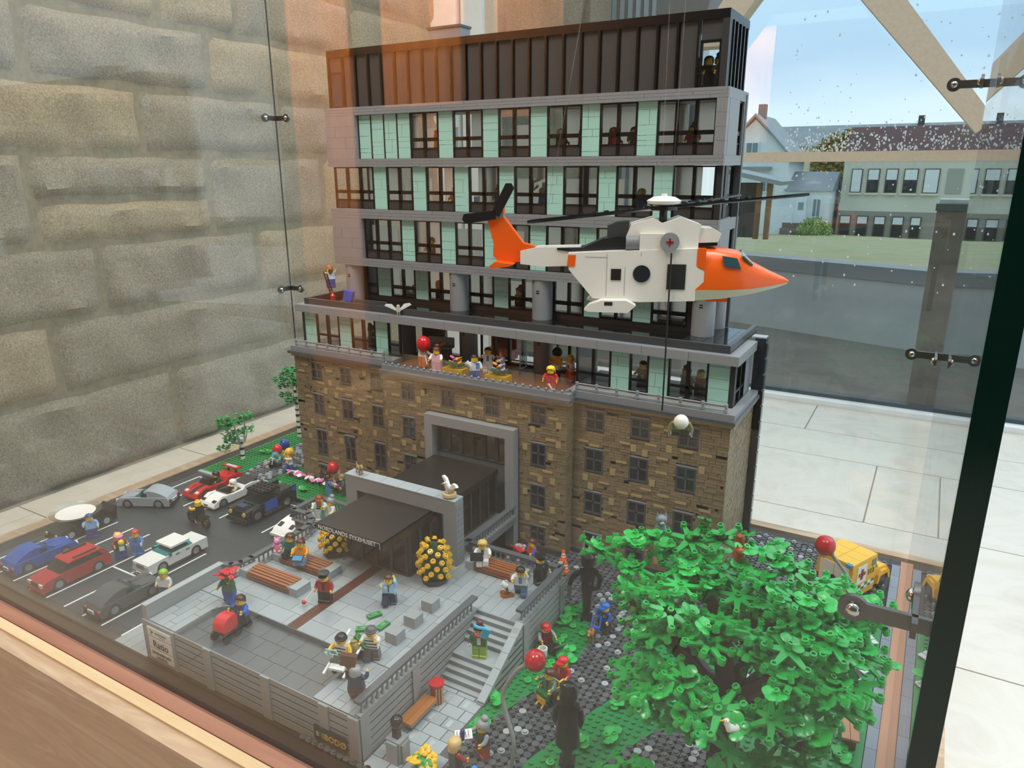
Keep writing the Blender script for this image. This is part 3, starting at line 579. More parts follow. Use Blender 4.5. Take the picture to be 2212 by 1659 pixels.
# portal on the facade
PG = P('#8d9193', .36)
bx('portal_post', PG, hb, -28.8, -27.1, -1.6, .3, 0, 20.9); bx('portal_post', PG, hb, -11.3, -9.5, -1.6, .3, 0, 20.9); bx('portal_beam', PG, hb, -28.8, -9.5, -1.6, .3, 20.9, 22.7)
win(-27, -11.4, .1, 15, 20.8, 6, .02, (.03, .05), .06, P('#3f464b'), CLEAR)
bx('portal_back', P('#5e6468', .4), hb, -27, -11.4, .1, .3, 0, 15)
bx('hall_floor', P('#8f8578', .4), hb, -27.1, -11.3, .5, 18.6, 14.6, 15)
for a in (-26, -19.5, -13): bx('hall_post', P('#565b5e'), hb, a, a+1.0, 17.6, 18.4, 15, 21.3)
for a in (-24.5, -16.5): bx('hall_table', P('#3a302a', .4), hb, a, a+4.5, 4, 7, 17.2, 17.6); bx('hall_table_leg', P('#2c2622'), hb, a+2, a+2.5, 5.2, 5.8, 15, 17.2)
# ================================================================ grounds of the model
def inpoly(x, y, po):
    c = False; j = len(po)-1
    for i in range(len(po)):
        if (po[i][1] > y) != (po[j][1] > y) and x < (po[j][0]-po[i][0])*(y-po[i][1])/(po[j][1]-po[i][1])+po[i][0]: c = not c
        j = i
    return c
ASPH = noisy('lot_grey', ['#343b3f', '#3a4145'], 3., 4., .4)
pl = thing('parking_lot', 'dark grey toy parking lot with thin white bay lines', 'parking lot', (-64, -30, 0))
one(lambda b: b.box(-25.45, 24.6, -24.45, 22.4, -.45, .05), 'surface', ASPH, pl)
LINE = P('#e8ebe6', .4)
def line(x0, y0, x1, y1, w=.16): bx('bay_line', LINE, pl, min(x0, x1)-(w if x0 == x1 else 0)+64, max(x0, x1)+(w if x0 == x1 else 0)+64, min(y0, y1)-(w if y0 == y1 else 0)+30, max(y0, y1)+(w if y0 == y1 else 0)+30, .05, .08)
for x in (-87, -82, -77, -72, -67, -62, -57, -52, -47): line(x, -53.2, x, -47.6) if x in (-77, -62) else line(x, -53.2, x, -42)
for x in (-82, -77, -72, -67, -62, -56.5): line(x, -42, x, -31.5 if x < -60 else -31)
line(-67, -42, -57, -42)
for x in (-87, -82, -77, -72, -66, -60, -54): line(x, -20.5, x, -9)
line(-87, -9, -54, -9)
for i in range(2): bx('kerb_tile', P('#9fa6aa'), pl, -89.3+i*9+64, -89.3+i*9+8.9+64, -7.6+30, -6.7+30, 0, .5)
for i in range(4): bx('pavement_tile', P('#9aa2a4'), pl, -46.8+1.9*i+64, -46.8+1.9*i+1.85+64, -54.4+30, -49.6+i*.9+30, .05, .12)
PATHL = [(-78, -6.6), (-70, -6.6), (-71.5, 1), (-70, 7), (-66.4, 10), (-66.4, 17), (-81, 17), (-80.5, 6)]
LAWNA = [(7.6, -46.9), (9.9, -40.9), (14.4, -25), (14.2, -18.5), (12.6, -17), (9.3, -11), (7.9, -13.5), (7.9, -39.4)]
LAWNB = [(19.9, -13), (23.2, -25), (20.2, -33), (16.7, -45), (15.5, -54.3), (22.5, -54.3), (24.7, -40.6), (28, -33), (33, -27), (36, -14), (28, -8)]
PAVE = [(.6, -54.4), (9.2, -54.4), (9.3, -49.2), (7.6, -46.9), (7.9, -39.4), (.6, -38.6)]
LAWNC = [(38, -54.4), (50.6, -54.4), (50.6, 8.5), (40, 8.5), (34, 0), (36, -14), (36, -30)]
GREENM, PLATE = P('#0b7d3c', .34), P('#23262a', .5)
def lawn(label, po, name='lawn', holes=(), z=.4):
    cx, cy_ = sum(p[0] for p in po)/len(po), sum(p[1] for p in po)/len(po); t = thing(name, label, 'lawn', (cx, cy_, 0))
    one(lambda b: b.prism([(x-cx, y-cy_) for x, y in po], 0, z, 'z'), 'plate', GREENM, t)
    b = MB(); x = math.floor(min(p[0] for p in po))+.5
    while x < max(p[0] for p in po):
        y = math.floor(min(p[1] for p in po))+.5
        while y < max(p[1] for p in po):
            if inpoly(x, y, po) and all(inpoly(x+a, y+c, po) for a in (-.3, .3) for c in (-.3, .3)) and not any(inpoly(x, y, h) for h in holes): b.stud(x-cx, y-cy_, z, n=8)
            y += 1
        x += 1
    stuff(b.build('studs', GREENM, t)); return t
LAWNL = [(-89.4, -6.6), (-66.5, -6.6), (-43.8, -6.6), (-43.8, 2.2), (-66.3, 2.2), (-66.3, 25.4), (-89.4, 25.4)]
lawn('green studded lawn left of the hospital between birches', LAWNL, holes=[PATHL]); lawna_ = lawn('pointed green studded lawn along the stair wall', LAWNA)
lawnb_ = lawn('curving green studded lawn between the two cobbled paths', LAWNB); lawnc_ = lawn('pale green studded lawn under the big tree by the wood strip', LAWNC)
# cobbled paths made of round plates
disc = {}
for c, nm in (('#565b5e', 'a'), ('#484d50', 'b'), ('#9fa5a8', 'c')):
    for st in (0, 1):
        b = MB().cyl((0, 0, 0), (0, 0, .4), .49, n=14)
        if st: b.stud(0, 0, .4, n=10)
        disc[nm, st] = (b, b.mesh('round_plate', P(c, .33)))
cp_ = thing('cobbled_path', 'dark grey cobbled path of round studs winding past the lawns', 'path', (20, -15, 0)); cpl = thing('cobbled_path', 'small grey cobbled path crossing the left lawn beside the birches', 'path', (-74, 5, 0))
one(lambda b: b.box(-29, 30.6, -39.4, 40.4, -.45, .02), 'plate', PLATE, cp_); one(lambda b: b.prism([(x+74, y-5) for x, y in PATHL], .3, .45, 'z'), 'plate', PLATE, cpl)
q = random.Random(5); cand = []
PLZ = [(-39.3, -54.4), (.6, -54.4), (.6, -38.6), (7.9, -38.6), (7.9, -15.4), (-9, -15.4), (-9, -.1), (-39.3, -.1)]
for i in range(-9, 51):
    for j in range(-55, 26):
        x, y = i+.5, j+.5
        if x > 50.3 or (x < 26.9 and y > 2.0) or (x < .3 and y > -.6) or any(inpoly(x, y, p) for p in (LAWNA, LAWNB, LAWNC, PAVE, PLZ)): continue
        cand.append(((Vector((x, y, 0))-CAM).length, x, y))
cand.sort(); bulk = {'a': MB(), 'b': MB(), 'c': MB()}
for n, (d, x, y) in enumerate(cand):
    nm = q.choice('aaaaabbbbc'); st = q.random() < .5
    if n < 300: inst('round_plate', disc[nm, st][1], cp_, (x-20, y+15, .02))
    else:
        bulk[nm].at(x-20, y+15, .02); bulk[nm].cyl((0, 0, 0), (0, 0, .4), .49, n=10)
        if st: bulk[nm].stud(0, 0, .4, n=8)
for nm, c in (('a', '#565b5e'), ('b', '#484d50'), ('c', '#9fa5a8')): stuff(bulk[nm].build('round_plates', P(c, .33), cp_))
bl = {'a': MB(), 'b': MB(), 'c': MB()}
for i in range(-82, -65):
    for j in range(-8, 18):
        x, y = i+.5, j+.5
        if inpoly(x, y, PATHL): nm = q.choice('aabbcc'); bl[nm].at(x+74, y-5, .45); bl[nm].cyl((0, 0, 0), (0, 0, .35), .49, n=10).stud(0, 0, .35, n=8)
for nm, c in (('a', '#565b5e'), ('b', '#6b7073'), ('c', '#9fa5a8')): stuff(bl[nm].build('round_plates', P(c, .33), cpl))
PAVT = P('#a3acae', .34); PAVT2 = P('#98a1a4', .34)
pv = thing('paved_court', 'light grey tiled court at the foot of the stairs', 'paving', (4, -47, 0)); one(lambda b: b.prism([(x-4, y+47) for x, y in PAVE], 0, .3, 'z'), 'plate', P('#4f5659'), pv)
y = -54.4; r_ = 0
while y < -39:
    x = .65+(r_ % 2)*-1.3
    while x < 9:
        a, c = max(x, .65), min(x+2.75, 9.1 if y < -49 else 7.55)
        if c-a > .4: bx('paving_tile', q.choice((PAVT, PAVT2)), pv, a+.04-4, c-.04-4, y+.04+47, y+1.86+47, .3, .42)
        if r_ % 2 and 1.5 < x < 7: bx('inset_tile', P('#b4bcbd', .3), pv, a+.5-4, a+1.1-4, y+.3+47, y+1.5+47, .42, .46)
        x += 2.8
    y += 1.9; r_ += 1
kb = thing('kerb', 'row of flat grey border tiles along the wood strip', 'kerb', (51.3, -15, 0))
for i in range(20): bx('border_tile', P(q.choice(('#767f8a', '#7d8690')), .2), kb, -.6, .65, -39.4+i*4, -35.45+i*4, 0, .42)
# ================================================================ raised entrance plaza
ez = thing('entrance_plaza', 'raised light grey tiled plaza with slatted walls, balustrades and stairs', 'plaza', (-18, -35, 0))
def zbx(n, m, x0, x1, y0, y1, z0, z1, par=None): return bx(n, m, ez, x0+18, x1+18, y0+35, y1+35, z0, z1)
WALLG, WALLD, FT1, FT2, CAPM = P('#8e918f', .4), P('#26282a', .6), P('#9ba4a6', .34), P('#939c9f', .34), P('#54595d', .38)
zbx('core', WALLG, -38.9, .1, -53.9, -21, 0, 5.2); zbx('core', WALLG, .1, 7.5, -29, -16, 0, 6); zbx('core', WALLG, -38.9, -32.4, -53.9, -21, 5.2, 6); zbx('core', WALLG, -6.9, .1, -53.9, -21, 5.2, 6); zbx('core', WALLG, -32.4, -6.9, -45.3, -21, 5.2, 6)
zbx('core', WALLG, -43, -27, -22, -15.6, 0, 6); zbx('core', WALLG, -10.8, .1, -21, -15.6, 0, 6)
# slatted walls
def slats(x0, x1, y, axis, posts, n=6, z1=6.2, out=-1):
    ps = sorted(posts); 
    for p in ps:
        if axis == 'x': zbx('pilaster', WALLG, p, p+1.5, y+(-.35 if out < 0 else 0), y+(0 if out < 0 else .35), 0, z1)
        else: zbx('pilaster', WALLG, y+(-.35 if out < 0 else 0), y+(0 if out < 0 else .35), p, p+1.5, 0, z1)
    ed = [x0]+[e_ for p in ps for e_ in (p, p+1.5)]+[x1]
    for a, c in zip(ed[::2], ed[1::2]):
        if c-a < .3: continue
        if axis == 'x': zbx('wall_backing', WALLD, a, c, y-.02, y+.02, 0, z1)
        else: zbx('wall_backing', WALLD, y-.02, y+.02, a, c, 0, z1)
        h = z1/n
        for i in range(n):
            if axis == 'x': zbx('slat', WALLG, a, c, y+(-.16 if out < 0 else .02), y+(-.02 if out < 0 else .16), i*h+(.3 if i else 0), (i+1)*h)
            else: zbx('slat', WALLG, y+(-.16 if out < 0 else .02), y+(-.02 if out < 0 else .16), a, c, i*h+(.3 if i else 0), (i+1)*h)
slats(-32.4, .1, -53.95, 'x', (-26.4, -15.6, -5.8, -1.2)); slats(-53.9, -29, .15, 'y', (-53.9, -44.2), out=1); slats(-29, -16, 7.55, 'y', (-28.9, -17.6), out=1)
zbx('sign_wall', WALLG, -39.2, -32.4, -54.25, -53.95, 0, 6.2)
# sign boards
WS = P('#dcdcd6', .5); INK = P('#1d1d1d', .6)
for z0, z1 in ((4.25, 5.6), (2.35, 4.0), (.7, 2.1)): zbx('sign_board', WS, -38.0, -33.0, -54.4, -54.25, z0, z1)
def ztext(s, size, x, y, z, m=INK, **k): return text(s, size, m, ez, (x+18, y+35, z), (90, 0, 0), **k)
ztext('Ratio', 1.55, -35.4, -54.41, 2.65, bold=.02); ztext('ZEVENBERGEN', .62, -35.5, -54.41, 1.45); ztext('HANDEL', .62, -35.5, -54.41, .82)
zbx('sign_line', INK, -36.3, -33.9, -54.43, -54.4, 4.9, 5.05); zbx('sign_line', INK, -35.6, -34.2, -54.43, -54.4, 4.55, 4.62); one(lambda b: b.prism([(0, 0), (.25, .45), (0, .9), (-.12, .9), (.1, .45), (-.12, 0)], 0, .03, 'y').prism([(.3, .3), (.55, .45), (.3, .65)], 0, .03, 'y'), 'sign_mark', INK, ez, (-37.2+18, -54.43+35, 4.5))
zbx('town_board', P('#17181a', .4), -6.6+.0, -1.6, -54.5, -54.25, 1.0, 2.9); ztext('BODØ', 1.15, -3.2, -54.51, 1.55, P('#c99a2e', .5), bold=.03)
zbx('town_mark', P('#5f8a3c', .5), -5.4, -4.9, -54.53, -54.5, 1.5, 2.3); zbx('town_mark', P('#a8a8a0', .5), -6.2, -5.8, -54.53, -54.5, 1.6, 2.2)
# parapet and floors
zbx('parapet', P('#8f9290', .4), -39.2, -38.2, -53.95, -41, 0, 8.4); zbx('parapet_cap', P('#a5abac', .35), -39.25, -38.15, -54.0, -40.9, 8.4, 8.5)
def tiles(x0, x1, y0, y1, long='x', z=6.0, L1=4, W1=2.0, m=None):
    r = 0; y = y0
    if long == 'x':
        while y < y1-.1:
            x = x0-(r % 3)*1.4
            while x < x1-.05:
                a, c = max(x, x0), min(x+L1, x1)
                if c-a > .1: zbx('floor_tile', m or q.choice((FT1, FT1, FT2)), a+.03, c-.03, y+.03, min(y+W1, y1)-.03, z, z+.3)
                x += L1
            y += W1; r += 1
    else:
        x = x0
        while x < x1-.1:
            y = y0-(r % 3)*1.4
            while y < y1-.05:
                a, c = max(y, y0), min(y+L1, y1)
                if c-a > .1: zbx('floor_tile', m or q.choice((FT1, FT1, FT2)), x+.03, min(x+W1, x1)-.03, a+.03, c-.03, z, z+.3)
                y += L1
            x += W1; r += 1
tiles(-38.1, -32.4, -53.9, -45.4, 'y', W1=1.45); tiles(-6.9, .1, -53.9, -45.4, 'y', W1=1.4); tiles(-36.3, -20.3, -45.3, -21.1, 'x', L1=5, W1=2.7); tiles(-18.5, -10, -45.3, -21.1, 'x', L1=5, W1=2.7); tiles(-10, .1, -45.3, -29, 'y', W1=1.7, L1=6)
tiles(-10, 7.2, -29, -16.2, 'y', W1=1.75, L1=6.5); tiles(-38.1, -36.4, -45.3, -41, 'y'); tiles(-42.5, -31, -21, -16.4, 'x')
tiles(-32.3, -7, -53.9, -45.4, 'x', 5.2, 3.17, 2.83, P('#595f62', .3))
zbx('plaza_edge', P('#757b7d', .4), -32.45, -6.9, -45.42, -45.3, 5.5, 6.3)
one(lambda b: b.prism([(-32.4, -47.9), (-32.4, -45.4), (-28.9, -45.4), (-30.6, -46.0), (-31.7, -46.8)], 5.5, 6.3, 'z'), 'corner_fillet', P('#7a8083'), ez, (18, 35, 0))
for i in range(4): zbx('wood_strip', P('#5c3322', .45), -20.2+i*.44, -19.82+i*.44, -45.3, -21.2, 6.0, 6.36)
for x, y in ((-31.3, -46.1), (-30.2, -45.6), (-29.3, -44.9), (-32.1, -46.9), (-6.3, -46.2), (-5.6, -45.6), (-6.6, -47.6), (-6.2, -48.6)): inst('round_tile', MB().cyl((0, 0, 0), (0, 0, .12), .42, n=12).mesh('round_tile', P('#8b9295')) if 'rt_' not in globals() else rt_, ez, (x+18, y+35, 6.3))
# balustrades
BAL = MB().lathe([(.3, 0), (.3, .12), (.17, .3), (.14, .75), (.17, 1.25), (.3, 1.4), (.3, 1.5)], 8).mesh('baluster', P('#85898b', .35))
def balustrade(path, z=6.3, step=.92, cap=CAPM):
    pts = [Vector((a, b_)) for a, b_ in path]; acc = 0
    for a, c in zip(pts, pts[1:]):
        d = (c-a); Ln = d.length; u = d/Ln; an = math.degrees(math.atan2(u.y, u.x)); m = (a+c)/2
        one(lambda b: b.box(-Ln/2-.3, Ln/2+.3, -.5, .5, 0, .4), 'handrail', cap, ez, (m.x+18, m.y+35, z+1.75), (0, 0, an)); one(lambda b: b.box(-Ln/2-.3, Ln/2+.3, -.45, .45, 0, .25), 'rail_base', P('#8c9091', .4), ez, (m.x+18, m.y+35, z), (0, 0, an))
        t = step/2
        while t < Ln: p = a+u*t; inst('baluster', BAL, ez, (p.x+18, p.y+35, z+.25)); t += step
balustrade([(.0, -53.5), (.0, -29.4)]); balustrade([(7.2, -28.8), (7.2, -16.0)]); balustrade([(-10.4, -16.1), (6.8, -16.1)])
balustrade([(-38.4, -40.9), (-37.2, -40.4), (-36.4, -39.2), (-36.1, -37.4), (-36.1, -27.2), (-36.3, -24.9), (-37.4, -23.1), (-39.4, -22.0), (-43.0, -22.0), (-43.0, -16.0), (-31.3, -16.0)])
balustrade([(-9.6, -18.6), (-9.6, -1.7)])
# stairs
ST, STR = P('#a0a8aa', .34), P('#848b8e', .36)
zs = 0; ys = -38.5
for i in range(10):
    h = .63; z1 = (i+1)*h; y0 = ys; dep = 3.0 if i == 4 else .8
    zbx('step', ST, .2, 6.8, y0, -29, z1-h, z1); zbx('nosing', STR, .2, 6.8, y0-.04, y0, z1-h+.02, z1-.06); ys += dep
one(lambda b: b.prism([(-39.4+35, 0), (-29+35, 0), (-29+35, 6.4), (-30+35, 6.1), (-39.4+35, .55)], 6.85+18, 7.75+18), 'stair_wall', WALLG, ez)
for i in range(5):
    a = -39.3+i*2.05; z0 = .6+i*1.13; one(lambda b: b.prism([(a+35, z0), (a+2.0+35, z0+1.1), (a+2.0+35, z0+1.45), (a+35, z0+.35)], 6.75+18, 7.9+18), 'coping_tile', P('#9ba3a5'), ez)
for i in range(5): one(lambda b: b.prism([(-38.2+i*1.7+35, .25+i*1.0), (-29.2+35, .25+i*1.0), (-29.2+35, .45+i*1.0), (-38.2+i*1.7+.3+35, .45+i*1.0)], 7.74+18, 7.8+18), 'wall_groove', WALLD, ez)
for x, y in ((-4.5, -33.2), (-4.4, -37.3), (-4.3, -41.4)): zbx('seat_block', P('#8f9596', .36), x-1.9, x, y, y+1.9, 6.3, 7.9)
# ================================================================ entrance canopy, vestibule and bridge
en = thing('entrance_canopy', 'black flat-roofed entrance canopy and glazed bridge with grey portal frame', 'entrance', (-19, -20, 0))
def ebx(n, m, x0, x1, y0, y1, z0, z1): return bx(n, m, en, x0+19, x1+19, y0+20, y1+20, z0, z1)
CAN = noisy('canopy_black', ['#1d1d1c', '#242423'], 3., 4., .38)
ebx('portal_post', PG, -31, -28.6, -21, -18.7, 6.3, 14.9); ebx('portal_post', PG, -11, -8.7, -21, -18.7, 0, 14.9); ebx('portal_beam', PG, -31, -8.7, -21, -18.7, 14.9, 17.35)
for i in range(6): ebx('cap_tile', P('#a6afb2', .32), -31+i*3.72+.03, -31+(i+1)*3.72-.03, -21.05, -18.65, 17.35, 17.5)
for i in range(11): ebx('post_brick', P('#868a8c', .4), -8.7, -8.62, -20.9, -18.8, 6.4+i*.95, 7.25+i*.95)
ebx('canopy_roof', CAN, -26, -13.2, -33, -21.05, 13.9, 15); ebx('bridge_roof', CAN, -26.6, -12.6, -18.65, -1.7, 14, 15); ebx('canopy_edge', BLKM, -13.2, -12.9, -32.9, -21.1, 13.5, 14.6)
for i in range(3): text('NORDLANDS SYKEHUSET', .98, P('#d9d9d6', .5), en, (-20.0+19, -33.03+20, 14.1), (90, 0, 0)) if i == 0 else 0
one(lambda b: b.box(0, .7, 0, .03, .75, .82).box(.63, .7, 0, .03, -.1, .75), 'corner_mark', P('#d9d9d6', .5), en, (-14.3+19, -33.04+20, 13.95))
FRD = P('#34373a', .35)
def glazed(x0, x1, y0, y1, z0, z1, n):
    ax = abs(x1-x0) > abs(y1-y0); Ln = (x1-x0) if ax else (y1-y0); w = Ln/n
    for i in range(n+1):
        if ax: ebx('frame_post', FRD, x0+i*w-.22, x0+i*w+.22, y0, y0+.5, z0, z1)
        else: ebx('frame_post', FRD, x0, x0+.5, y0+i*w-.22, y0+i*w+.22, z0, z1)
    for i in range(n):
        if ax: ebx('pane', SMOKE, x0+i*w+.22, x0+(i+1)*w-.22, y0+.2, y0+.3, z0+.3, z1-.3)
        else: ebx('pane', SMOKE, x0+.2, x0+.3, y0+i*w+.22, y0+(i+1)*w-.22, z0+.3, z1-.3)
    if ax: ebx('frame_rail', FRD, x0, x1, y0, y0+.5, z1-.3, z1); ebx('frame_rail', FRD, x0, x1, y0, y0+.5, z0, z0+.3)
    else: ebx('frame_rail', FRD, x0, x0+.5, y0, y1, z1-.3, z1); ebx('frame_rail', FRD, x0, x0+.5, y0, y1, z0, z0+.3)
glazed(-25.6, -13.6, -27.2, -27.2, 6.3, 13.9, 4); glazed(-13.6, -13.6, -26.8, -18.8, 6.3, 13.9, 3); glazed(-25.6, -25.6, -26.8, -18.8, 6.3, 13.9, 3); glazed(-13.4, -13.4, -18.5, -1.8, 6.3, 14, 6); glazed(-26.2, -26.2, -18.5, -1.8, 6.3, 14, 6)
ebx('bridge_floor', P('#6a6f71', .4), -27, -9, -20.9, -1.7, 5.2, 6.25); ebx('bridge_pier', P('#7d8284'), -12, -10.5, -10, -8.5, 0, 5.2); ebx('bridge_pier', P('#2c2f31'), -26, -13, -9, -8.4, 0, 5.2)
# ================================================================ benches, planters, small furniture
SL = P('#9a5d34', .4); SL2 = P('#8a5230', .4)
def bench(x0, x1, y, z, label, grp='slatted benches on the plaza'):
    t = thing('slatted_bench', label, 'bench', ((x0+x1)/2, y, z), 0, grp); h = (x1-x0)/2
    for s_ in (-1, 1): bx('end_block', P('#9aa1a3', .36), t, min(s_*h, s_*(h-2)), max(s_*h, s_*(h-2)), -1.4, 1.4, 0, 1.3)
    for i in range(5): bx('seat_slat', SL, t, -h+1.6, h-1.6, -1.35+i*.54, -1.35+i*.54+.4, 1.05+.3*min(i, 2)*.3, 1.3+.3*min(i, 2)*.3)
    for i in range(2): bx('front_slat', SL2, t, -h+1.6, h-1.6, -1.5, -1.36, .25+i*.42, .55+i*.42)
    bx('support', P('#7d8385'), t, -h+2, h-2, -1.2, 1.2, 0, 1.0)
bench(-36.2, -24.0, -38.4, 6.3, 'empty slatted bench beside the man with red flowers'); bench(-35.4, -23.2, -32.6, 6.3, 'slatted bench where two women and a pink teddy bear sit'); bench(-7.3, 2.8, -19.2, 6.3, 'slatted bench where a blond woman sits with a black laptop')
FLW = MB().cyl((0, 0, 0), (0, 0, .22), .42, n=14).ring(0, 0, .22, .3, .25, 12).mesh('yellow_flower', P('#e6b81c', .3))
def planter(x, y, top, label, n, seed):
    t = thing('flower_planter', label, 'planter', (x, y, 6.3)); one(lambda b: b.lathe([(1.7, 0), (2.0, .15), (2.0, .75), (1.75, .8)], 28), 'pot', P('#33363a', .4), t)
    H = top-6.3; one(lambda b: b.lathe([(1.5, .7), (1.75, 1.2), (1.85, H*.35), (1.5, H*.62), (1.0, H*.82), (.5, H*.95)], 20), 'foliage', P('#143a1e', .5), t)
    q = random.Random(seed)
    for i in range(n):
        f = (i+.5)/n; z = 1.3+f*(H-1.5); r = 2.35 if z < H*.45 else 2.35*math.sqrt(max(.03, 1-((z-H*.45)/(H*.6))**2)); a = i*2.4
        inst('yellow_flower', FLW, t, (r*math.cos(a), r*math.sin(a), z), (0, 62-60*max(0, (z/H-.5)), math.degrees(a)))
planter(-9.4, -25.8, 13.0, 'tall dome of yellow round flowers in a dark pot', 52, 1); planter(-28.2, -27.2, 11.0, 'low dome of yellow round flowers half under the canopy', 40, 2)
def cone(x, y, label):
    t = thing('traffic_cone', label, 'cone', (x, y, .4), 0, 'striped traffic cones'); one(lambda b: b.box(-.55, .55, -.55, .55, 0, .3).lathe([(.5, .3), (.22, 1.9), (.18, 2.0)], 14), 'cone_body', P(ORG), t)
    for z in (.75, 1.2): one(lambda b: b.lathe([(.5-.175*(z-.3)+.01, z), (.5-.175*(z-.05)+.01, z+.22)], 14), 'white_ring', P(WHT), t)
cone(.6, -1.6, 'orange striped traffic cone close to the brown wall corner'); cone(2.6, -4.8, 'orange striped traffic cone nearer the tall black statue')
lb = thing('court_bench', 'flat brown bench against the slatted wall in the court', 'bench', (1.9, -45.2, .4)); bx('seat_tile', P('#a5672f', .38), lb, -.95, -.02, -2.7, 2.7, 1.2, 1.5); bx('seat_tile', P('#a5672f', .38), lb, .02, .95, -2.7, 2.7, 1.2, 1.5); bx('seat_base', P('#7a7d7e'), lb, -.9, .9, -2.6, 2.6, .9, 1.2); bx('support', P('#5f6263'), lb, -.5, .5, -2, 2, 0, .9)
bn = thing('litter_bin', 'red round litter bin with tan slats beside the flat bench', 'bin', (2.0, -41.4, .4)); one(lambda b: b.cyl((0, 0, 0), (0, 0, 2.6), .85, n=20), 'drum', P('#a3181c'), bn); one(lambda b: b.cyl((0, 0, 2.6), (0, 0, 2.9), 1.0, n=20), 'lid', P('#c01c24'), bn)
for i in range(3): bx('slat', P('#b98e62'), bn, .45+i*.22, .6+i*.22, -.95+i*.3, -.7+i*.3, .2, 2.4)
bs = thing('bust_pedestal', 'black bust on a grey stepped pedestal in the court', 'statue', (3.6, -51.4, .4)); bx('pedestal', P('#8f9596'), bs, -1.0, 1.0, -.9, .9, 0, 3.0); bx('pedestal_front', P('#9aa0a1'), bs, -.75, .75, -1.15, -.9, 0, 2.8)
for s_ in (-1, 1): bx('pedestal_wing', P('#858b8d'), bs, min(s_*1.0, s_*1.25), max(s_*1.0, s_*1.25), -.6, .7, 0, 2.6)
one(lambda b: b.prism([(-.42, 3), (.42, 3), (.36, 4.3), (-.36, 4.3)], -.4, .3, 'y').sph((0, 0, 4.9), (.68, .68, .75)), 'bust', P('#1c1a18', .2), bs)
one(lambda b: b.sph((0, .08, 5.1), (.75, .75, .68)), 'hair', P('#15130f', .15), bs)
# ================================================================ toy figures
HAND = MB().tube([(.21*math.sin(R_(a)), -.21*math.cos(R_(a)), 0) for a in range(40, 330, 36)], .11, 6).cyl((0, .2, 0), (0, .45, 0), .11, n=6)
def shell(b, R=.74, top=1.4, front=.92, side=.5, back=.2, n=18, m=6, zc=.75, oy=.05):
    vs = []
    for k_ in range(m+1):
        for i in range(n):
            a = 2*math.pi*i/n; c = math.cos(a)                # a = 0 looks forward (-y)
            lo = front*max(0, c)**.6+back*max(0, -c)**.6+side*(1-abs(c)**.6)
            z = lo+(top-lo)*(k_/m)**.75 if k_ < m else top
            r = R*(math.sqrt(max(.0, 1-((z-zc)/(top-zc))**2)) if z > zc else 1); r = max(r, .03)
            vs.append((r*math.sin(a), -r*math.cos(a)+oy, z))
    b.add(vs, [(k_*n+i, k_*n+(i+1) % n, (k_+1)*n+(i+1) % n, (k_+1)*n+i) for k_ in range(m) for i in range(n)]+[tuple(range(m*n, m*n+n))])
def hairmesh(kind, b):
    if kind == 'short': shell(b)
    elif kind == 'long': shell(b, .8, 1.42, .95, -.05, -.55)
    elif kind == 'bob': shell(b, .8, 1.42, .95, .1, -.1)
    elif kind == 'pony': shell(b); b.tube([(0, .6, 1.0), (0, 1.0, .9), (0, 1.15, .3), (0, 1.0, -.3)], [.2, .3, .3, .08], 8)
    elif kind == 'bun': shell(b, .8, 1.45, .95, .3, .1); b.sph((0, .35, 1.5), (.5, .45, .4), 12, 7)
    elif kind == 'cap': shell(b, .72, 1.35, .72, .68, .62); b.prism([(.6*math.sin(R_(a)), -.55-.62*math.cos(R_(a))) for a in range(-90, 91, 20)], .66, .8, 'z')
    elif kind == 'beanie': shell(b, .72, 1.4, .72, .65, .6); b.lathe([(.66, .6), (.8, .64), (.8, .82), (.68, .86)], 18)
    elif kind == 'hat': shell(b, .68, 1.5, .8, .8, .8, oy=0); b.lathe([(.6, .74), (1.15, .8), (1.2, .88), (.62, .88)], 22)
    elif kind == 'peak': b.lathe([(.66, .72), (.68, .95), (.88, 1.2), (.8, 1.32), (.2, 1.36)], 20); b.prism([(.6*math.sin(R_(a)), -.45-.45*math.cos(R_(a))) for a in range(-90, 91, 20)], .7, .8, 'z')
    elif kind == 'helmet': shell(b, .82, 1.5, .85, .05, -.05, oy=.03); b.lathe([(.8, .1), (.86, .0), (.86, .12)], 18)
    elif kind == 'dome': b.sph((0, 0, .72), (.86, .86, .86), 18, 10)
    elif kind == 'afro': b.sph((0, .12, 1.0), (1.02, .95, .95), 16, 10)
    elif kind == 'hood': shell(b, .84, 1.5, 1.05, .1, -.2)
HC = {}
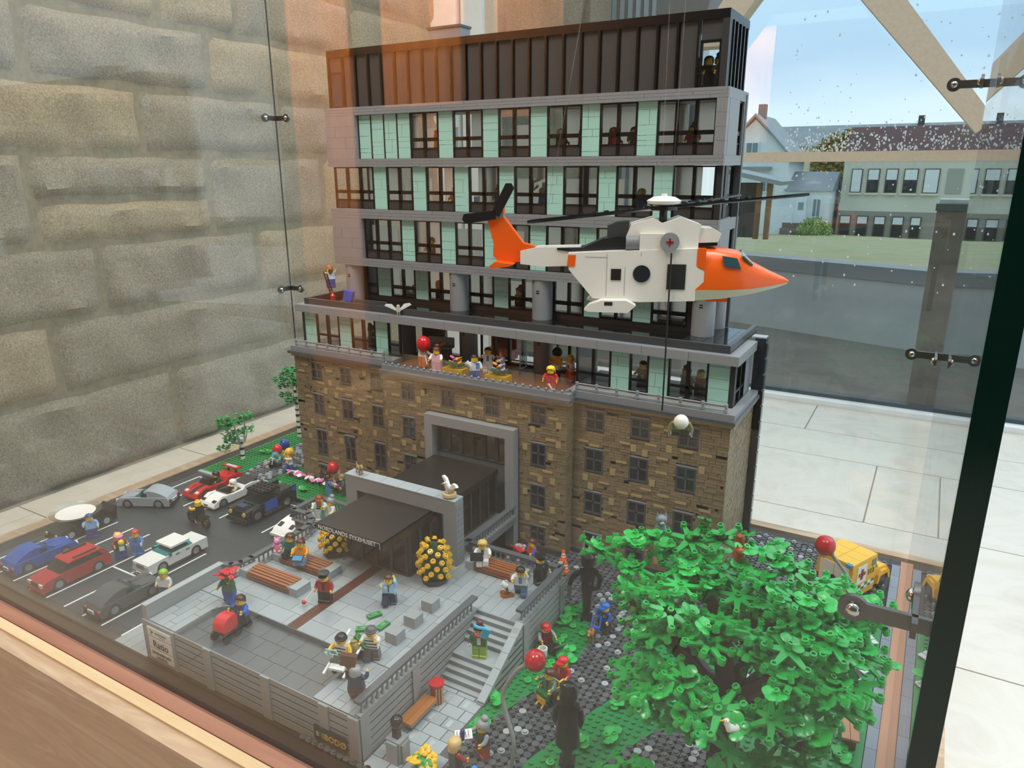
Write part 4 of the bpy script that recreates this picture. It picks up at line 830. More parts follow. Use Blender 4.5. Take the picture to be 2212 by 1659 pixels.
def fig(label, x, y, z, rz=0, torso=BLU, legs='#1a2a4a', hair=('short', '#3b2315'), skin=SKIN, arms=(10, 10), lg=(0, 0), armc=None, prints=(), rx=0, spread=(8, 8), group=None, beard=None, sit=False, cat='toy figure', hands=None, scale=None, twist=0):
    t = thing('toy_figure', label, cat, (x, y, z), 0, group); t.rotation_euler = (R_(rx), 0, R_(rz))
    if scale: t.scale = (scale,)*3
    dz = -1.15 if sit else 0
    if sit: lg = (88, 88)
    sk, tm, lm, am = P(skin, .3), P(torso, .3), P(legs, .3), P(armc or torso, .3)
    one(lambda b: b.box(-.97, .97, -.42, .42, 1.55+dz, 1.9+dz), 'hips', lm, t)
    for s_, a in zip((-1, 1), lg):
        b = MB(); b.T = Matrix.Translation((0, 0, 1.45+dz)) @ Matrix.Rotation(R_(-a), 4, 'X')
        x0, x1 = (-.95, -.04) if s_ < 0 else (.04, .95)
        b.prism([(-.42, .1), (-.3, .28), (.3, .28), (.42, .1), (.42, -1.45), (-.55, -1.45), (-.55, -1.05), (-.42, -.98)], x0, x1)
        b.build('leg', lm, t)
    tb_ = one(lambda b: b.add([(-.97, -.45, 1.9+dz), (.97, -.45, 1.9+dz), (.97, .45, 1.9+dz), (-.97, .45, 1.9+dz), (-.75, -.38, 3.45+dz), (.75, -.38, 3.45+dz), (.75, .38, 3.45+dz), (-.75, .38, 3.45+dz)], [(0, 3, 2, 1), (4, 5, 6, 7), (0, 1, 5, 4), (1, 2, 6, 5), (2, 3, 7, 6), (3, 0, 4, 7)]), 'torso', tm, t)
    for (px_, pz, pw, ph, pc) in prints:
        yo = -.45+.07*((pz+ph/2)/1.55); bx('print', P(pc, .35), tb_, px_-pw/2, px_+pw/2, yo-.03, yo+.03, 1.9+dz+pz, 1.9+dz+pz+ph)
    hp = []
    for s_, a, sp_ in zip((-1, 1), arms, spread):
        M = Matrix.Translation((s_*.85, 0, 3.18+dz)) @ Matrix.Rotation(R_(-s_*sp_), 4, 'Y') @ Matrix.Rotation(R_(-a), 4, 'X')
        b = MB(); b.T = M; b.sph((s_*.05, 0, 0), (.3, .32, .32), 10, 6); b.tube([(s_*.08, 0, .05), (s_*.2, .02, -.35), (s_*.24, 0, -.7), (s_*.2, -.3, -1.08)], [.28, .29, .27, .2], 8)
        ar = b.build('arm', am, t)
        b = MB(); b.T = M @ Matrix.Translation((s_*.2, -.36, -1.2)) @ Matrix.Rotation(R_(-55), 4, 'X') @ Matrix.Rotation(R_(90), 4, 'Z') @ Matrix.Rotation(R_(90), 4, 'X')
        b.add([v for v in HAND.v], HAND.f); b.T = M; b.cyl((s_*.2, -.28, -1.05), (s_*.2, -.36, -1.2), .13, n=8)
        b.build('hand', P(hands or skin, .3), ar)
        hp.append(t.matrix_basis @ (Vector((M @ Vector((s_*.2, -.46, -1.38))))*S)/S)
    hd = one(lambda b: b.lathe([(.48, 0), (.62, .1), (.63, .9), (.5, 1.03), (.3, 1.05), (.3, 1.22)], 20).cyl((0, 0, -.1), (0, 0, 0), .35, n=12), 'head', sk, t, (0, 0, 3.52+dz), (0, 0, twist))
    fm = P('#141210', .4)
    fa = MB()
    for s_ in (-1, 1): fa.cyl((s_*.2, -.585, .62), (s_*.2, -.64, .62), .065, n=8); fa.at().box(s_*.2-.1, s_*.2+.1, -.62, -.58, .76, .8)
    fa.box(-.16, .16, -.63, -.6, .3, .35); fa.build('face', fm, hd)
    if beard: one(lambda b: b.prism([(-.5, .55), (.5, .55), (.45, -.1), (0, -.55), (-.45, -.1)], -.72, -.5, 'y'), 'beard', P(beard, .5), hd)
    if hair:
        if hair[0] not in HC: b = MB(); hairmesh(hair[0], b); HC[hair[0]] = b
        b = HC[hair[0]]; b.build('hair' if hair[0] in ('short', 'long', 'bob', 'pony', 'bun', 'afro') else 'headgear', P(hair[1], .3), hd, smooth=50)
    return t, hp[0], hp[1]
def hold(name, label, cat, f, mat, loc, rot=(0, 0, 0), group=None):
    b = MB(); f(b); return tag(b.build(name, mat, None, loc, rot), label, cat, group)
JEAN, NAVY = '#3f6aa8', '#1b2f4e'
ZP = 6.32
# --- on the plaza
f = fig('bearded toy man in black hat and green jacket holding red flowers', -31.8, -45.2, ZP, 10, '#14663a', '#1d4f9e', ('hat', '#1d1c1a'), arms=(35, 110), lg=(-12, 20), beard='#1d1b19')
fl_ = thing('flower_bouquet', 'big bunch of red flowers held up by the bearded man', 'flowers', tuple(f[2]))
for i in range(9): a = i*.7; one(lambda b: b.cyl((0, 0, -.3), (math.cos(a)*.8, math.sin(a)*.8, 1.3), .07, n=5), 'stem', P('#17743a'), fl_)
for i in range(14):
    a = i*2.4; r = .35+.09*i
    one(lambda b: [b.sph((math.cos(k_*1.257)*.26, math.sin(k_*1.257)*.26, 0), (.24, .24, .13), 7, 4) for k_ in range(5)], 'blossom', P('#c8202c', .3), fl_, (math.cos(a)*r, math.sin(a)*r, 1.5-.03*i+.2*(i % 3)), (20*math.sin(a), 20*math.cos(a), 0))
f = fig('bearded toy man in blue sweater pushing a red stroller', -26.4, -47.6, 5.52, 8, '#1d55ad', '#262626', ('short', '#3a2418'), arms=(65, 65), lg=(20, -18), prints=((-.0, .5, .5, .5, '#d9dde0'),))
st = thing('stroller', 'red toy baby stroller with black wheels on the sunken floor', 'stroller', (-26.2, -50.4, 5.52), 8)
one(lambda b: b.prism([(-1.2, 1.3), (.9, 1.3), (1.15, 1.6), (1.2, 2.9), (1.0, 3.3), (.2, 3.45), (-.6, 3.35), (-1.1, 3.0), (-1.4, 2.4), (-1.45, 1.7)], -.95, .95), 'basket', P('#cf2028', .25), st); one(lambda b: b.tube([(-.8, 1.0, 1.2), (-.8, 1.9, 3.2)], .12, 6).tube([(.8, 1.0, 1.2), (.8, 1.9, 3.2)], .12, 6).tube([(-.8, 1.9, 3.2), (.8, 1.9, 3.2)], .14, 6).box(-.8, .8, -1.2, 1.0, 1.0, 1.25), 'frame', P(BLK), st)
WH = MB().lathe([(.25, -.15), (.7, -.18), (.78, 0), (.7, .18), (.25, .15)], 18)
for sx_ in (-1, 1):
    for yy in (-1.1, .9): one(lambda b: b.add(WH.v, WH.f), 'wheel', P('#1c1c1c', .5), st, (sx_*1.05, yy, .78), (0, 90, 0))
f = fig('toy man in dark cap and red jacket with a white cane', -19.7, -38.4, ZP, 20, '#9c2023', '#20262e', ('peak', '#26272b'), arms=(15, 10), prints=((0, .2, .5, 1.2, '#3a1215'),))
wcn = hold('white_cane', 'white cane with red tip held by the man in dark cap', 'cane', lambda b: b.cyl((0, 0, .5), (-.9, -1.3, -1.35), .1, n=8), P(WHT), tuple(f[1])); one(lambda b: b.sph((-.9, -1.3, -1.3), .33, 12, 8), 'cane_tip', P(RED), wcn)
fig('screaming toy man in light blue shirt running with raised arms', -11.2, -34.3, ZP, 25, '#9cc8e6', NAVY, ('short', '#4a2a1c'), arms=(95, 170), lg=(35, -15), spread=(35, 15), prints=((0, .3, .16, 1.1, '#23283a'), (-.4, .85, .3, .3, '#e8e8e4'), (0, .02, 1.7, .16, '#2a2a2a')))
# robbers on a stretcher
gu = thing('stretcher', 'white wheeled hospital stretcher carrying a striped robber', 'stretcher', (-7.0, -47.7, ZP), 14)
one(lambda b: b.box(-1.1, 1.1, -2.4, 2.6, 1.55, 1.85).box(-1, 1, -2.9, -2.4, 1.5, 1.8), 'bed', P('#dfe3e1', .3), gu)
for s_ in (-1, 1): one(lambda b: b.cyl((s_*1.35, -3.6, 1.35), (s_*1.35, 3.4, 2.9), .17, n=8), 'handle_bar', P('#e8e6e2', .3), gu); one(lambda b: b.box(s_*.7-.12, s_*.7+.12, -1.8, 2.2, .7, 1.55), 'leg_frame', P(BLK), gu)
for sx_ in (-1, 1):
    for yy in (-1.5, 1.9): one(lambda b: b.add([(v[0]*.75, v[1]*.75, v[2]) for v in WH.v], WH.f), 'wheel', P('#161616', .5), gu, (sx_*.9, yy, .6), (0, 90, 0))
strp = tuple((0, .15+i*.42, 1.75-.12*i, .16, '#2a2a2c') for i in range(3))
f = fig('striped toy robber in black beanie sitting on the stretcher', -7.2, -48.3, ZP+1.45, 14, '#e6e2d8', '#54575a', ('beanie', '#191919'), arms=(55, 20), sit=True, armc='#eec02a', prints=strp, spread=(25, 12), beard=None)
hold('handcuffs', 'pale aqua pair of handcuffs held by the beanie robber', 'handcuffs', lambda b: b.tube([(.45*math.cos(a*.5), 0, .45*math.sin(a*.5)) for a in range(11)], .09, 6).tube([(.3, 0, .5), (1.4, .1, .7), (1.6, .1, .2), (.5, 0, -.1)], .09, 6).cyl((-.3, -.2, -.3), (-.3, .2, -.3), .3, n=10), P('#a8d8d2', .2), tuple(f[1]))
fig('striped toy robber in grey cap pushing the stretcher', -5.3, -45.0, ZP, 20, '#e6e2d8', '#5a5d60', ('beanie', '#55595c'), arms=(75, 95), prints=strp, armc='#e6e2d8', lg=(15, -15))
hold('money_sack', 'tan sack of green banknotes on the stretcher', 'sack', lambda b: b.sph((0, 0, .7), (.8, .6, .8), 12, 8).cyl((0, 0, 1.3), (0, 0, 1.6), .3, .45, 10), P('#a08a58', .6), (-6.6, -46.7, ZP+1.85))
for i, (x, y, a) in enumerate(((-11.2, -37.7, 62), (-8.6, -39.0, 85), (-10.4, -40.9, 35), (-6.4, -46.0, 20))):
    t = thing('banknote', ('green banknote tile nearest the screaming man', 'green banknote tile nearest the grey seat blocks', 'green banknote tile just behind the stretcher', 'green banknote tile sticking out of the sack')[i], 'banknote', (x, y, ZP if i < 3 else ZP+2.9), a, 'dropped banknotes', (0, 0, a) if i < 3 else (0, 55, a))
    bx('note_tile', P('#1f7a3c', .3), t, -1, 1, -.5, .5, 0, .4); text('100', .6, P('#8fce9a', .4), t, (0, -.2, .4), (0, 0, 0)); one(lambda b: b.box(-.9, .9, -.42, -.38, .4, .42).box(-.9, .9, .38, .42, .4, .42).box(-.9, -.86, -.4, .4, .4, .42).box(.86, .9, -.4, .4, .4, .42), 'note_border', P('#8fce9a', .4), t)
f = fig('grey-haired toy man in dark blue jacket lifting a brown case', -1.9, -51.7, ZP, 205, NAVY, RBR, ('short', '#9a9c9c'), arms=(70, 165), lg=(12, 30))
hold('brown_case', 'brown toy suitcase raised overhead by the grey-haired man', 'suitcase', lambda b: b.box(-.9, .9, -.35, .35, .3, 1.7).box(-.3, .3, -.12, .12, -.05, .3), P('#5a2f22', .35), tuple(f[2]), (0, 10, 30))
# bench sitters
SB = ZP+1.28
f = fig('toy woman in teal top sitting on the bench beside the teddy bear', -32.4, -32.7, SB, 20, '#0d6d68', '#1c1c1e', ('bob', '#4a2c1e'), arms=(40, 40), sit=True)
hold('popcorn_bag', 'white paper bag held by the woman in teal', 'bag', lambda b: b.sph((0, 0, .1), (.5, .4, .5), 10, 7).cyl((0, 0, -.6), (0, 0, .1), .3, .45, 10), P(WHT), tuple(f[2]))
f = fig('toy woman in orange jacket with dark red hair and a tablet', -29.6, -33.2, SB, 25, '#f0a020', '#8ab4dc', ('pony', '#5e1f26'), arms=(50, 50), sit=True)
tt = thing('tablet', 'dark tablet with blue screen on the lap of the woman in orange', 'tablet', (-29.1, -34.5, SB+1.05), 25, None, (25, 0, 25)); bx('case', P(BLK), tt, -.9, .9, -.6, .6, 0, .15); bx('screen', P('#3c8fc0', .15), tt, -.75, .75, -.45, .45, .15, .18)
bear = thing('teddy_bear', 'pink toy teddy bear sitting at the bench end', 'teddy bear', (-35.0, -33.0, SB-.1), 20); PK = P('#e796bc', .4)
one(lambda b: b.sph((0, 0, .85), (.6, .52, .8)), 'body', PK, bear); hdb = one(lambda b: b.sph((0, -.05, 0), (.58, .54, .52)).sph((-.42, 0, .45), .2, 8, 6).sph((.42, 0, .45), .2, 8, 6).sph((0, -.5, -.1), (.25, .2, .2), 8, 6), 'head', PK, bear, (0, 0, 1.95))
one(lambda b: b.sph((0, -.7, -.03), .09, 8, 5).sph((-.2, -.5, .12), .06, 6, 4).sph((.2, -.5, .12), .06, 6, 4), 'nose', P('#2a1c20'), hdb)
for s_ in (-1, 1): one(lambda b: b.tube([(s_*.45, 0, 1.3), (s_*.85, -.15, .8)], [.22, .2], 8), 'arm', PK, bear); one(lambda b: b.tube([(s_*.3, -.2, .35), (s_*.4, -.7, .15)], [.26, .28], 8), 'leg', PK, bear)
f = fig('blond toy woman in white coat sitting with a black laptop', -4.8, -19.4, SB, 30, '#e8e8e6', '#e4e4e0', ('bob', '#d8b968'), arms=(55, 55), sit=True, prints=((0, .6, .4, .8, '#2d3350'),))
lt = thing('laptop', 'open black laptop on the lap of the blond woman', 'laptop', (-5.1, -20.6, SB+.9), 30); bx('keyboard', P('#202124'), lt, -1, 1, -.6, .6, 0, .15); one(lambda b: b.box(-1, 1, -.08, .08, 0, 1.5), 'screen', P('#1a1b1d'), lt, (0, -.62, .15), (12, 0, 0))
f = fig('toy doctor in white coat and glasses tripping with a coffee mug', 3.9, -22.6, ZP+.1, 20, '#e9e9e7', '#4a6586', ('short', '#161616'), arms=(80, 140), lg=(-25, 30), rx=10, prints=((0, .3, .5, 1.1, '#3f86b8'),), spread=(30, 10))
def mug(b): b.lathe([(.42, 0), (.45, .9), (.36, .9), (.34, .1)], 14); b.tube([(.42, 0, .2), (.75, 0, .3), (.75, 0, .65), (.42, 0, .72)], .08, 6)
hold('coffee_mug', 'tipping white mug in the hand of the tripping doctor', 'mug', mug, P(WHT), (2.3, -24.0, ZP+1.6), (0, -60, 20))
hold('coffee_spill', 'brown splash of spilled coffee on the plaza floor', 'coffee spill', lambda b: (b.prism([(1.1*math.cos(a*.4)*(1+.22*math.sin(3*a*.4)), .8*math.sin(a*.4)*(1+.22*math.sin(3*a*.4))) for a in range(16)], 0, .2, 'z'), b.tube([(0, 0, .2), (.15, .1, .8), (-.1, 0, 1.3)], [.4, .18, .3], 8)), P('#8a4a20', .25), (2.1, -23.9, ZP))
f = fig('toy police officer in black uniform beside the balustrade corner', 4.9, -18.6, ZP, 60, '#1f2836', '#16181b', ('peak', '#151515'), arms=(50, 15), prints=((.35, .9, .25, .25, '#a08a40'),)); hold('radio_box', 'black radio box carried by the police officer', 'radio', lambda b: b.box(-.5, .5, -.3, .3, -.8, .8), P('#121212'), tuple(f[1]))
fig('red-haired toy man in mint shirt behind the curved balustrade', -38.6, -19.9, ZP, 30, '#bfe0d4', WHT, ('short', '#8a3a1c'), arms=(45, 60), prints=((0, .5, 1.1, .25, '#23282a'), (0, .95, .9, .2, '#23282a')), beard='#a8522a')
f = fig('grey-haired toy woman in white beside the red-haired man', -36.2, -19.6, ZP, -20, '#e6e6e2', '#e2e2de', ('bun', '#8d9296'), arms=(60, 30)); hold('glass_trophy', 'clear teal figurine between the two people behind the balustrade', 'figurine', lambda b: b.lathe([(.4, 0), (.25, .5), (.45, 1.4), (.3, 2.2), (.1, 2.6)], 12), TEAL, (-37.3, -20.6, ZP))
# --- stairs and right-hand ground
f = fig('toy woman in red scarf, green coat and lime trousers on the stairs', 4.0, -34.2, 3.17, 20, '#14603a', '#8fb02a', ('bun', '#5a1f20'), skin='#e8b48c', arms=(15, 110), prints=((0, .2, .5, 1.1, '#e2e0da'), (.15, .5, .4, .9, '#b81e28')))
hold('book', 'turquoise book in the raised hand of the woman on the stairs', 'book', lambda b: b.box(-.5, .5, -.15, .15, -.3, 1.1), P('#3aa6c4', .3), tuple(f[2]), (0, 20, 30)); one(lambda b: b.lathe([(.78, 0), (.85, .05), (.85, .28), (.78, .3)], 18), 'headband', P('#4fb4dc'), f[0], (0, 0, 4.5), (-20, 10, 0))
one(lambda b: b.lathe([(.5, 0), (.7, .05), (.72, .25), (.5, .3)], 16), 'scarf', P('#c22030'), f[0], (0, 0, 3.3))
G0 = .44
f = fig('toy worker in orange vest with brown hair behind the balustrade', -3.6, -5.4, G0, -30, '#e4641a', '#2a4a90', ('short', '#5a2a1c'), armc='#2456a8', arms=(40, 40))
wb = thing('wheelbarrow', 'red toy wheelbarrow filled with grey parts beneath the bridge', 'wheelbarrow', (-6.4, -4.4, G0), 60); one(lambda b: b.prism([(-1.1, .9), (.9, .9), (1.3, 1.9), (-1.5, 1.9)], -1, 1), 'tray', P('#c01824'), wb)
for s_ in (-1, 1): one(lambda b: b.cyl((s_*.7, -1, 1.0), (s_*.7, 2.6, 1.5), .13, n=8), 'handle', P('#c01824'), wb)
one(lambda b: b.add(WH.v, WH.f), 'wheel', P('#1c1c1c'), wb, (0, -1.4, .75), (0, 90, 0)); one(lambda b: [b.sph((q.uniform(-.7, .7), q.uniform(-.8, .8), 2), .35, 8, 5) for _ in range(7)], 'load', P('#a9adaf', .3), wb)
f = fig('toy man in blue cap leading a guide dog', 14.9, -17.0, G0, -20, '#1d4a96', '#1b2536', ('cap', '#1e62b8'), arms=(45, 20), prints=((.3, .8, .3, .3, '#d8b040'),))
def dogmesh(t, c, sit=False):
    m = P(c, .4); one(lambda b: b.tube([(0, -1.0, 1.35), (0, 0, 1.4), (0, 1.1, 1.25)], [.42, .46, .38], 10), 'body', m, t); h = one(lambda b: b.sph((0, 0, 0), (.42, .48, .45), 12, 8).tube([(0, -.25, -.05), (0, -.85, -.15)], [.28, .18], 8), 'head', m, t, (0, -1.4, 2.1)); one(lambda b: b.tube([(0, -1.0, 1.5), (0, -1.35, 2.0)], [.35, .32], 8), 'neck', m, t)
    one(lambda b: b.prism([(-.12, 0), (.12, 0), (.05, .5), (-.05, .5)], -.05, .05, 'y').at(.5).prism([(-.12, 0), (.12, 0), (.05, .5), (-.05, .5)], -.05, .05, 'y'), 'ears', m, h, (-.25, .05, .3)); one(lambda b: b.sph((0, -.9, -.1), .1, 6, 4).sph((-.2, -.4, .12), .06, 6, 4).sph((.2, -.4, .12), .06, 6, 4), 'nose_and_eyes', P('#17120f'), h)
    for s_ in (-1, 1):
        one(lambda b: b.tube([(s_*.26, -.85, 1.2), (s_*.28, -.8, .6), (s_*.28, -.85, .0)], [.22, .15, .16], 8), 'leg', m, t); one(lambda b: b.tube([(s_*.26, .9, 1.2), (s_*.28, .75, .75), (s_*.28, 1.15, .45), (s_*.28, 1.0, 0)], [.3, .22, .14, .16], 8), 'leg', m, t)
    one(lambda b: b.tube([(0, 1.2, 1.4), (0, 1.7, 1.8), (0, 1.9, 2.2)], [.16, .12, .05], 6), 'tail', m, t)
dg = thing('guide_dog', 'tan toy shepherd dog in a blue harness', 'dog', (14.1, -19.8, G0), 10); dogmesh(dg, '#a06a3c')
hs_ = thing('dog_harness', 'blue square guide-dog harness handle', 'harness', (14.3, -18.9, G0), 10); one(lambda b: b.tube([(-.6, -.3, 1.6), (-.6, .9, 3.0), (.6, .9, 3.0), (.6, -.3, 1.6), (-.6, -.3, 1.6)], .14, 6).box(-.6, .6, -.5, -.1, 1.3, 1.9), 'strap_frame', P('#1c5fc0'), hs_)
f = fig('toy man in red cap sitting on the lawn with a laptop', 8.9, -24.4, G0+.6-.9+.35, 55, '#7c1a1e', '#2a1c16', ('cap', '#c01c24'), arms=(50, 50), sit=True, armc='#9aa0a6')
lt = thing('laptop', 'open black laptop before the red-capped man on the lawn', 'laptop', (10.6, -24.9, G0+.5), 60, None, (0, 0, 60)); bx('keyboard', P('#202124'), lt, -1, 1, -.7, .7, 0, .15); one(lambda b: b.box(-1, 1, -.08, .08, 0, 1.5), 'screen', P('#1a1b1d'), lt, (0, -.7, .15), (35, 0, 0))
mg = thing('printed_mug', 'white mug printed IVF standing on the lawn', 'mug', (9.7, -26.7, G0), 20); one(mug, 'cup', P(WHT), mg, (0, 0, 0), (0, 0, 180)); text('IVF', .42, P('#2a2a3a'), mg, (0, -.46, .3), (90, 0, 0))
mg.scale = (1.5, 1.5, 1.5)
wc = thing('wheelchair', 'yellow toy wheelchair with dark wheels on the cobbles', 'wheelchair', (14.6, -34.2, G0), -20); YM = P('#e8b61a')
one(lambda b: b.box(-.85, .85, -.8, .9, 1.0, 1.25).box(-.95, -.8, -.8, .9, 1.0, 2.2).box(.8, .95, -.8, .9, 1.0, 2.2).box(-.85, .85, .8, .95, 1.0, 3.0), 'seat', YM, wc); one(lambda b: b.tube([(-.8, .9, 2.8), (-.8, 1.7, 2.9)], .14, 6).tube([(.8, .9, 2.8), (.8, 1.7, 2.9)], .14, 6), 'push_handles', YM, wc); one(lambda b: b.box(-.8, .8, -1.5, -1.35, .3, 1.3).tube([(-.5, -1.5, .4), (-.5, -1.9, .1)], .12, 6).tube([(.5, -1.5, .4), (.5, -1.9, .1)], .12, 6), 'footrest', YM, wc)
for s_ in (-1, 1): w_ = one(lambda b: b.lathe([(.3, -.15), (1.05, -.18), (1.15, 0), (1.05, .18), (.3, .15)], 22), 'wheel', P('#1c1c1c', .5), wc, (s_*1.2, .35, 1.15), (0, 90, 0)); one(lambda b: b.cyl((0, 0, -.2), (0, 0, .2), .35, n=12), 'hub', YM, w_); one(lambda b: b.add([(v[0]*.5, v[1]*.5, v[2]) for v in WH.v], WH.f), 'caster', P('#1c1c1c', .5), wc, (s_*.8, -1.2, .4), (0, 90, 0))
fig('brown-haired toy man in olive jacket sitting in the wheelchair', 14.6, -34.2, G0+1.1, -20, '#5d7460', '#1f6a38', ('short', '#4a2318'), arms=(85, 45), sit=True, prints=((0, .2, .4, 1.2, '#3a4a3e'),))
fig('toy carer in red cap and red top pushing the wheelchair', 15.0, -31.2, G0, -10, '#b01f24', '#24499a', ('cap', '#c8202a'), arms=(30, 30), prints=((-.3, .4, .1, .9, '#e8c8c8'),))
f = fig('grey-haired toy woman in black vest showing a paper', 12.0, -46.2, G0, -25, '#2b2b2e', '#a4431a', ('bun', '#8f9496'), arms=(80, 45), armc='#8f959a'); pp = thing('paper_sheet', 'white printed sheet held by the grey-haired woman', 'paper', tuple(f[1]+Vector((-.1, -.6, -.2))), -25, None, (30, 0, 40)); bx('sheet', P(WHT), pp, -1, 1, -.55, .55, 0, .35)
for i in range(5): bx('print_line', P('#2a4a80'), pp, -.8+i*.33, -.72+i*.33, -.3, .4-.1*(i % 2), .35, .37)
f = fig('blond toy woman in brown coat seen from behind', 10.8, -50.0, G0, 150, '#3c2f28', '#2a2a2a', ('bob', '#dcbc7c'), arms=(30, 70), armc='#a01c22')
hold('flower_cup', 'small purple and white cup held by the blond woman', 'cup', lambda b: b.cyl((0, 0, 0), (0, 0, .9), .22, .3, 8).sph((0, 0, 1.2), .3, 8, 6), P('#4a2a7a'), tuple(f[2]))
yf = thing('yellow_flowers', 'clump of large yellow flowers with green leaves on the court edge', 'flowers', (7.3, -51.6, .42))
for i in range(7):
    a = i*.9; one(lambda b: [b.sph((.4*math.cos(k_*1.05), .4*math.sin(k_*1.05), 0), (.36, .36, .16), 8, 5) for k_ in range(6)], 'blossom', P('#efc01c', .3), yf, (math.cos(a)*1.3, math.sin(a)*1.0, 1.2+.4*(i % 3)), (25*math.sin(a), 25*math.cos(a), 0)); one(lambda b: b.cyl((0, 0, 0), (math.cos(a)*1.3, math.sin(a)*1.0, 1.2+.4*(i % 3)), .09, n=5), 'stem', P('#1d7a34'), yf)
for i in range(4): one(lambda b: [b.sph((.35*math.cos(k_*1.57), .35*math.sin(k_*1.57), 0), (.36, .25, .1), 8, 4) for k_ in range(4)], 'leaf', P('#2f9a3a', .3), yf, (math.cos(i*1.6)*.7, math.sin(i*1.6)*.6, 1.5), (15, 10*i, 0))
bt = thing('toy_bicycle', 'bright blue toy bicycle with dark wheels on the cobbles', 'bicycle', (14.2, -50.3, G0), 80)
for yy in (-1.2, 1.2): one(lambda b: b.lathe([(.85, -.1), (1.0, -.1), (1.0, .1), (.85, .1), (.85, -.1)], 22).box(-.85, .85, -.04, .04, -.04, .04).box(-.04, .04, -.85, .85, -.04, .04), 'wheel', P('#22262a'), bt, (0, yy, 1.0), (0, 90, 0))
one(lambda b: b.tube([(0, -1.2, 1.0), (0, -.8, 2.2), (0, .6, 1.9), (0, 1.2, 1.0), (0, 0, .9), (0, -.8, 2.2)], .15, 6).tube([(-.6, -.9, 2.6), (.6, -.9, 2.6)], .12, 6).tube([(0, -.8, 2.2), (0, -.9, 2.6)], .12, 6).box(-.25, .25, .5, 1.0, 2.1, 2.3), 'frame', P('#1f8fd8'), bt)
# statues
def statue(label, x, y, rz, arm):
    t = thing('black_statue', label, 'statue', (x, y, G0), rz); m = P('#0e0d0d', .18)
    b = MB(); b.lathe([(.55, 0), (.6, .5), (.72, 3.5), (.92, 5.2), (.95, 6.2), (.8, 6.5)], 12); b.add([(-.85, -.55, 5.8), (.85, -.55, 5.8), (.85, .55, 5.8), (-.85, .55, 5.8), (-1.25, -.5, 8.3), (1.25, -.5, 8.3), (1.25, .5, 8.3), (-1.25, .5, 8.3)], [(0, 3, 2, 1), (4, 5, 6, 7), (0, 1, 5, 4), (1, 2, 6, 5), (2, 3, 7, 6), (3, 0, 4, 7)])
    b.box(-.9, .9, -1.1, .5, 0, .55).cyl((0, 0, 8.2), (0, 0, 8.9), .45, n=12); b.build('body', m, t)
    one(lambda b: b.lathe([(.55, 0), (.95, .3), (1.1, 1.0), (1.0, 1.9), (.6, 2.35), (.25, 2.45)], 20), 'head', m, t, (0, 0, 8.7))
    if arm:
        a_ = one(lambda b: b.tube([(-1.2, 0, 7.9), (-2.2, -.3, 7.2), (-2.7, -.8, 6.1)], [.45, .42, .35], 8), 'arm', m, t); bx('pistol_grip', P('#4a4d50', .25), a_, -3.0, -2.4, -1.1, -.5, 3.9, 6.0)
        one(lambda b: b.tube([(1.25, 0, 7.9), (1.9, .2, 6.8), (1.6, -.6, 5.6), (.8, -1.0, 5.6)], [.45, .42, .38, .3], 8), 'arm', m, t)
    else:
        for s_ in (-1, 1): one(lambda b: b.tube([(s_*1.2, 0, 7.9), (s_*1.5, -.1, 6.4), (s_*1.3, -.6, 5.0)], [.45, .42, .3], 8), 'arm', m, t)
        one(lambda b: b.lathe([(1.4, 3.2), (1.35, 5.5), (1.2, 8.2)], 14), 'coat', m, t)
statue('slim shiny black statue with bent arm holding a grey rod', 11.2, -15.2, 25, True); statue('shiny black coated statue standing on the curving lawn edge', 21.2, -42.6, 200, False)
# --- parking lot people
f = fig('blond toy mother in pink visor and dark red top', -68.5, -39.4, .08, 75, '#7a2a2c', '#1d3f8a', ('pony', '#e8c860'), arms=(60, 60)); one(lambda b: b.prism([(.75*math.sin(R_(a)), -.4-.8*math.cos(R_(a))) for a in range(-90, 91, 20)], 0, .15, 'z'), 'visor', P('#e060a8'), f[0], (0, 0, 4.5), (12, 0, 0))
by = thing('toy_baby', 'toy baby in pale bib carried by the blond mother', 'toy figure', (-67.3, -39.7, 2.0), 60); one(lambda b: b.box(-.5, .5, -.35, .35, 0, 1.0), 'torso', P('#2c7a5c'), by); one(lambda b: b.sph((0, 0, 1.5), .55), 'head', P(SKIN), by); bx('bib', P('#cfe0da'), by, -.4, .4, -.42, -.35, .1, .9)
fig('red-haired toy boy in blue denim with white gloves', -66.9, -37.2, .08, 35, '#5a86c0', '#4a7ab8', ('short', '#c02430'), arms=(15, 30), hands='#e4e6e8', prints=((0, .6, .7, .5, '#3c639c'),))
fig('toy child with lime green hair behind the plaza parapet', -50.5, -43.2, .08, 20, '#e2e4e2', '#3a4a80', ('short', '#8fc31f'), arms=(10, 10))
fig('toy figure in pale blue bending by the black car', -80.2, -37.6, .08, 60, '#8fb4dc', '#4a3a7a', ('short', '#1e3f8c'), arms=(70, 20), rx=0)
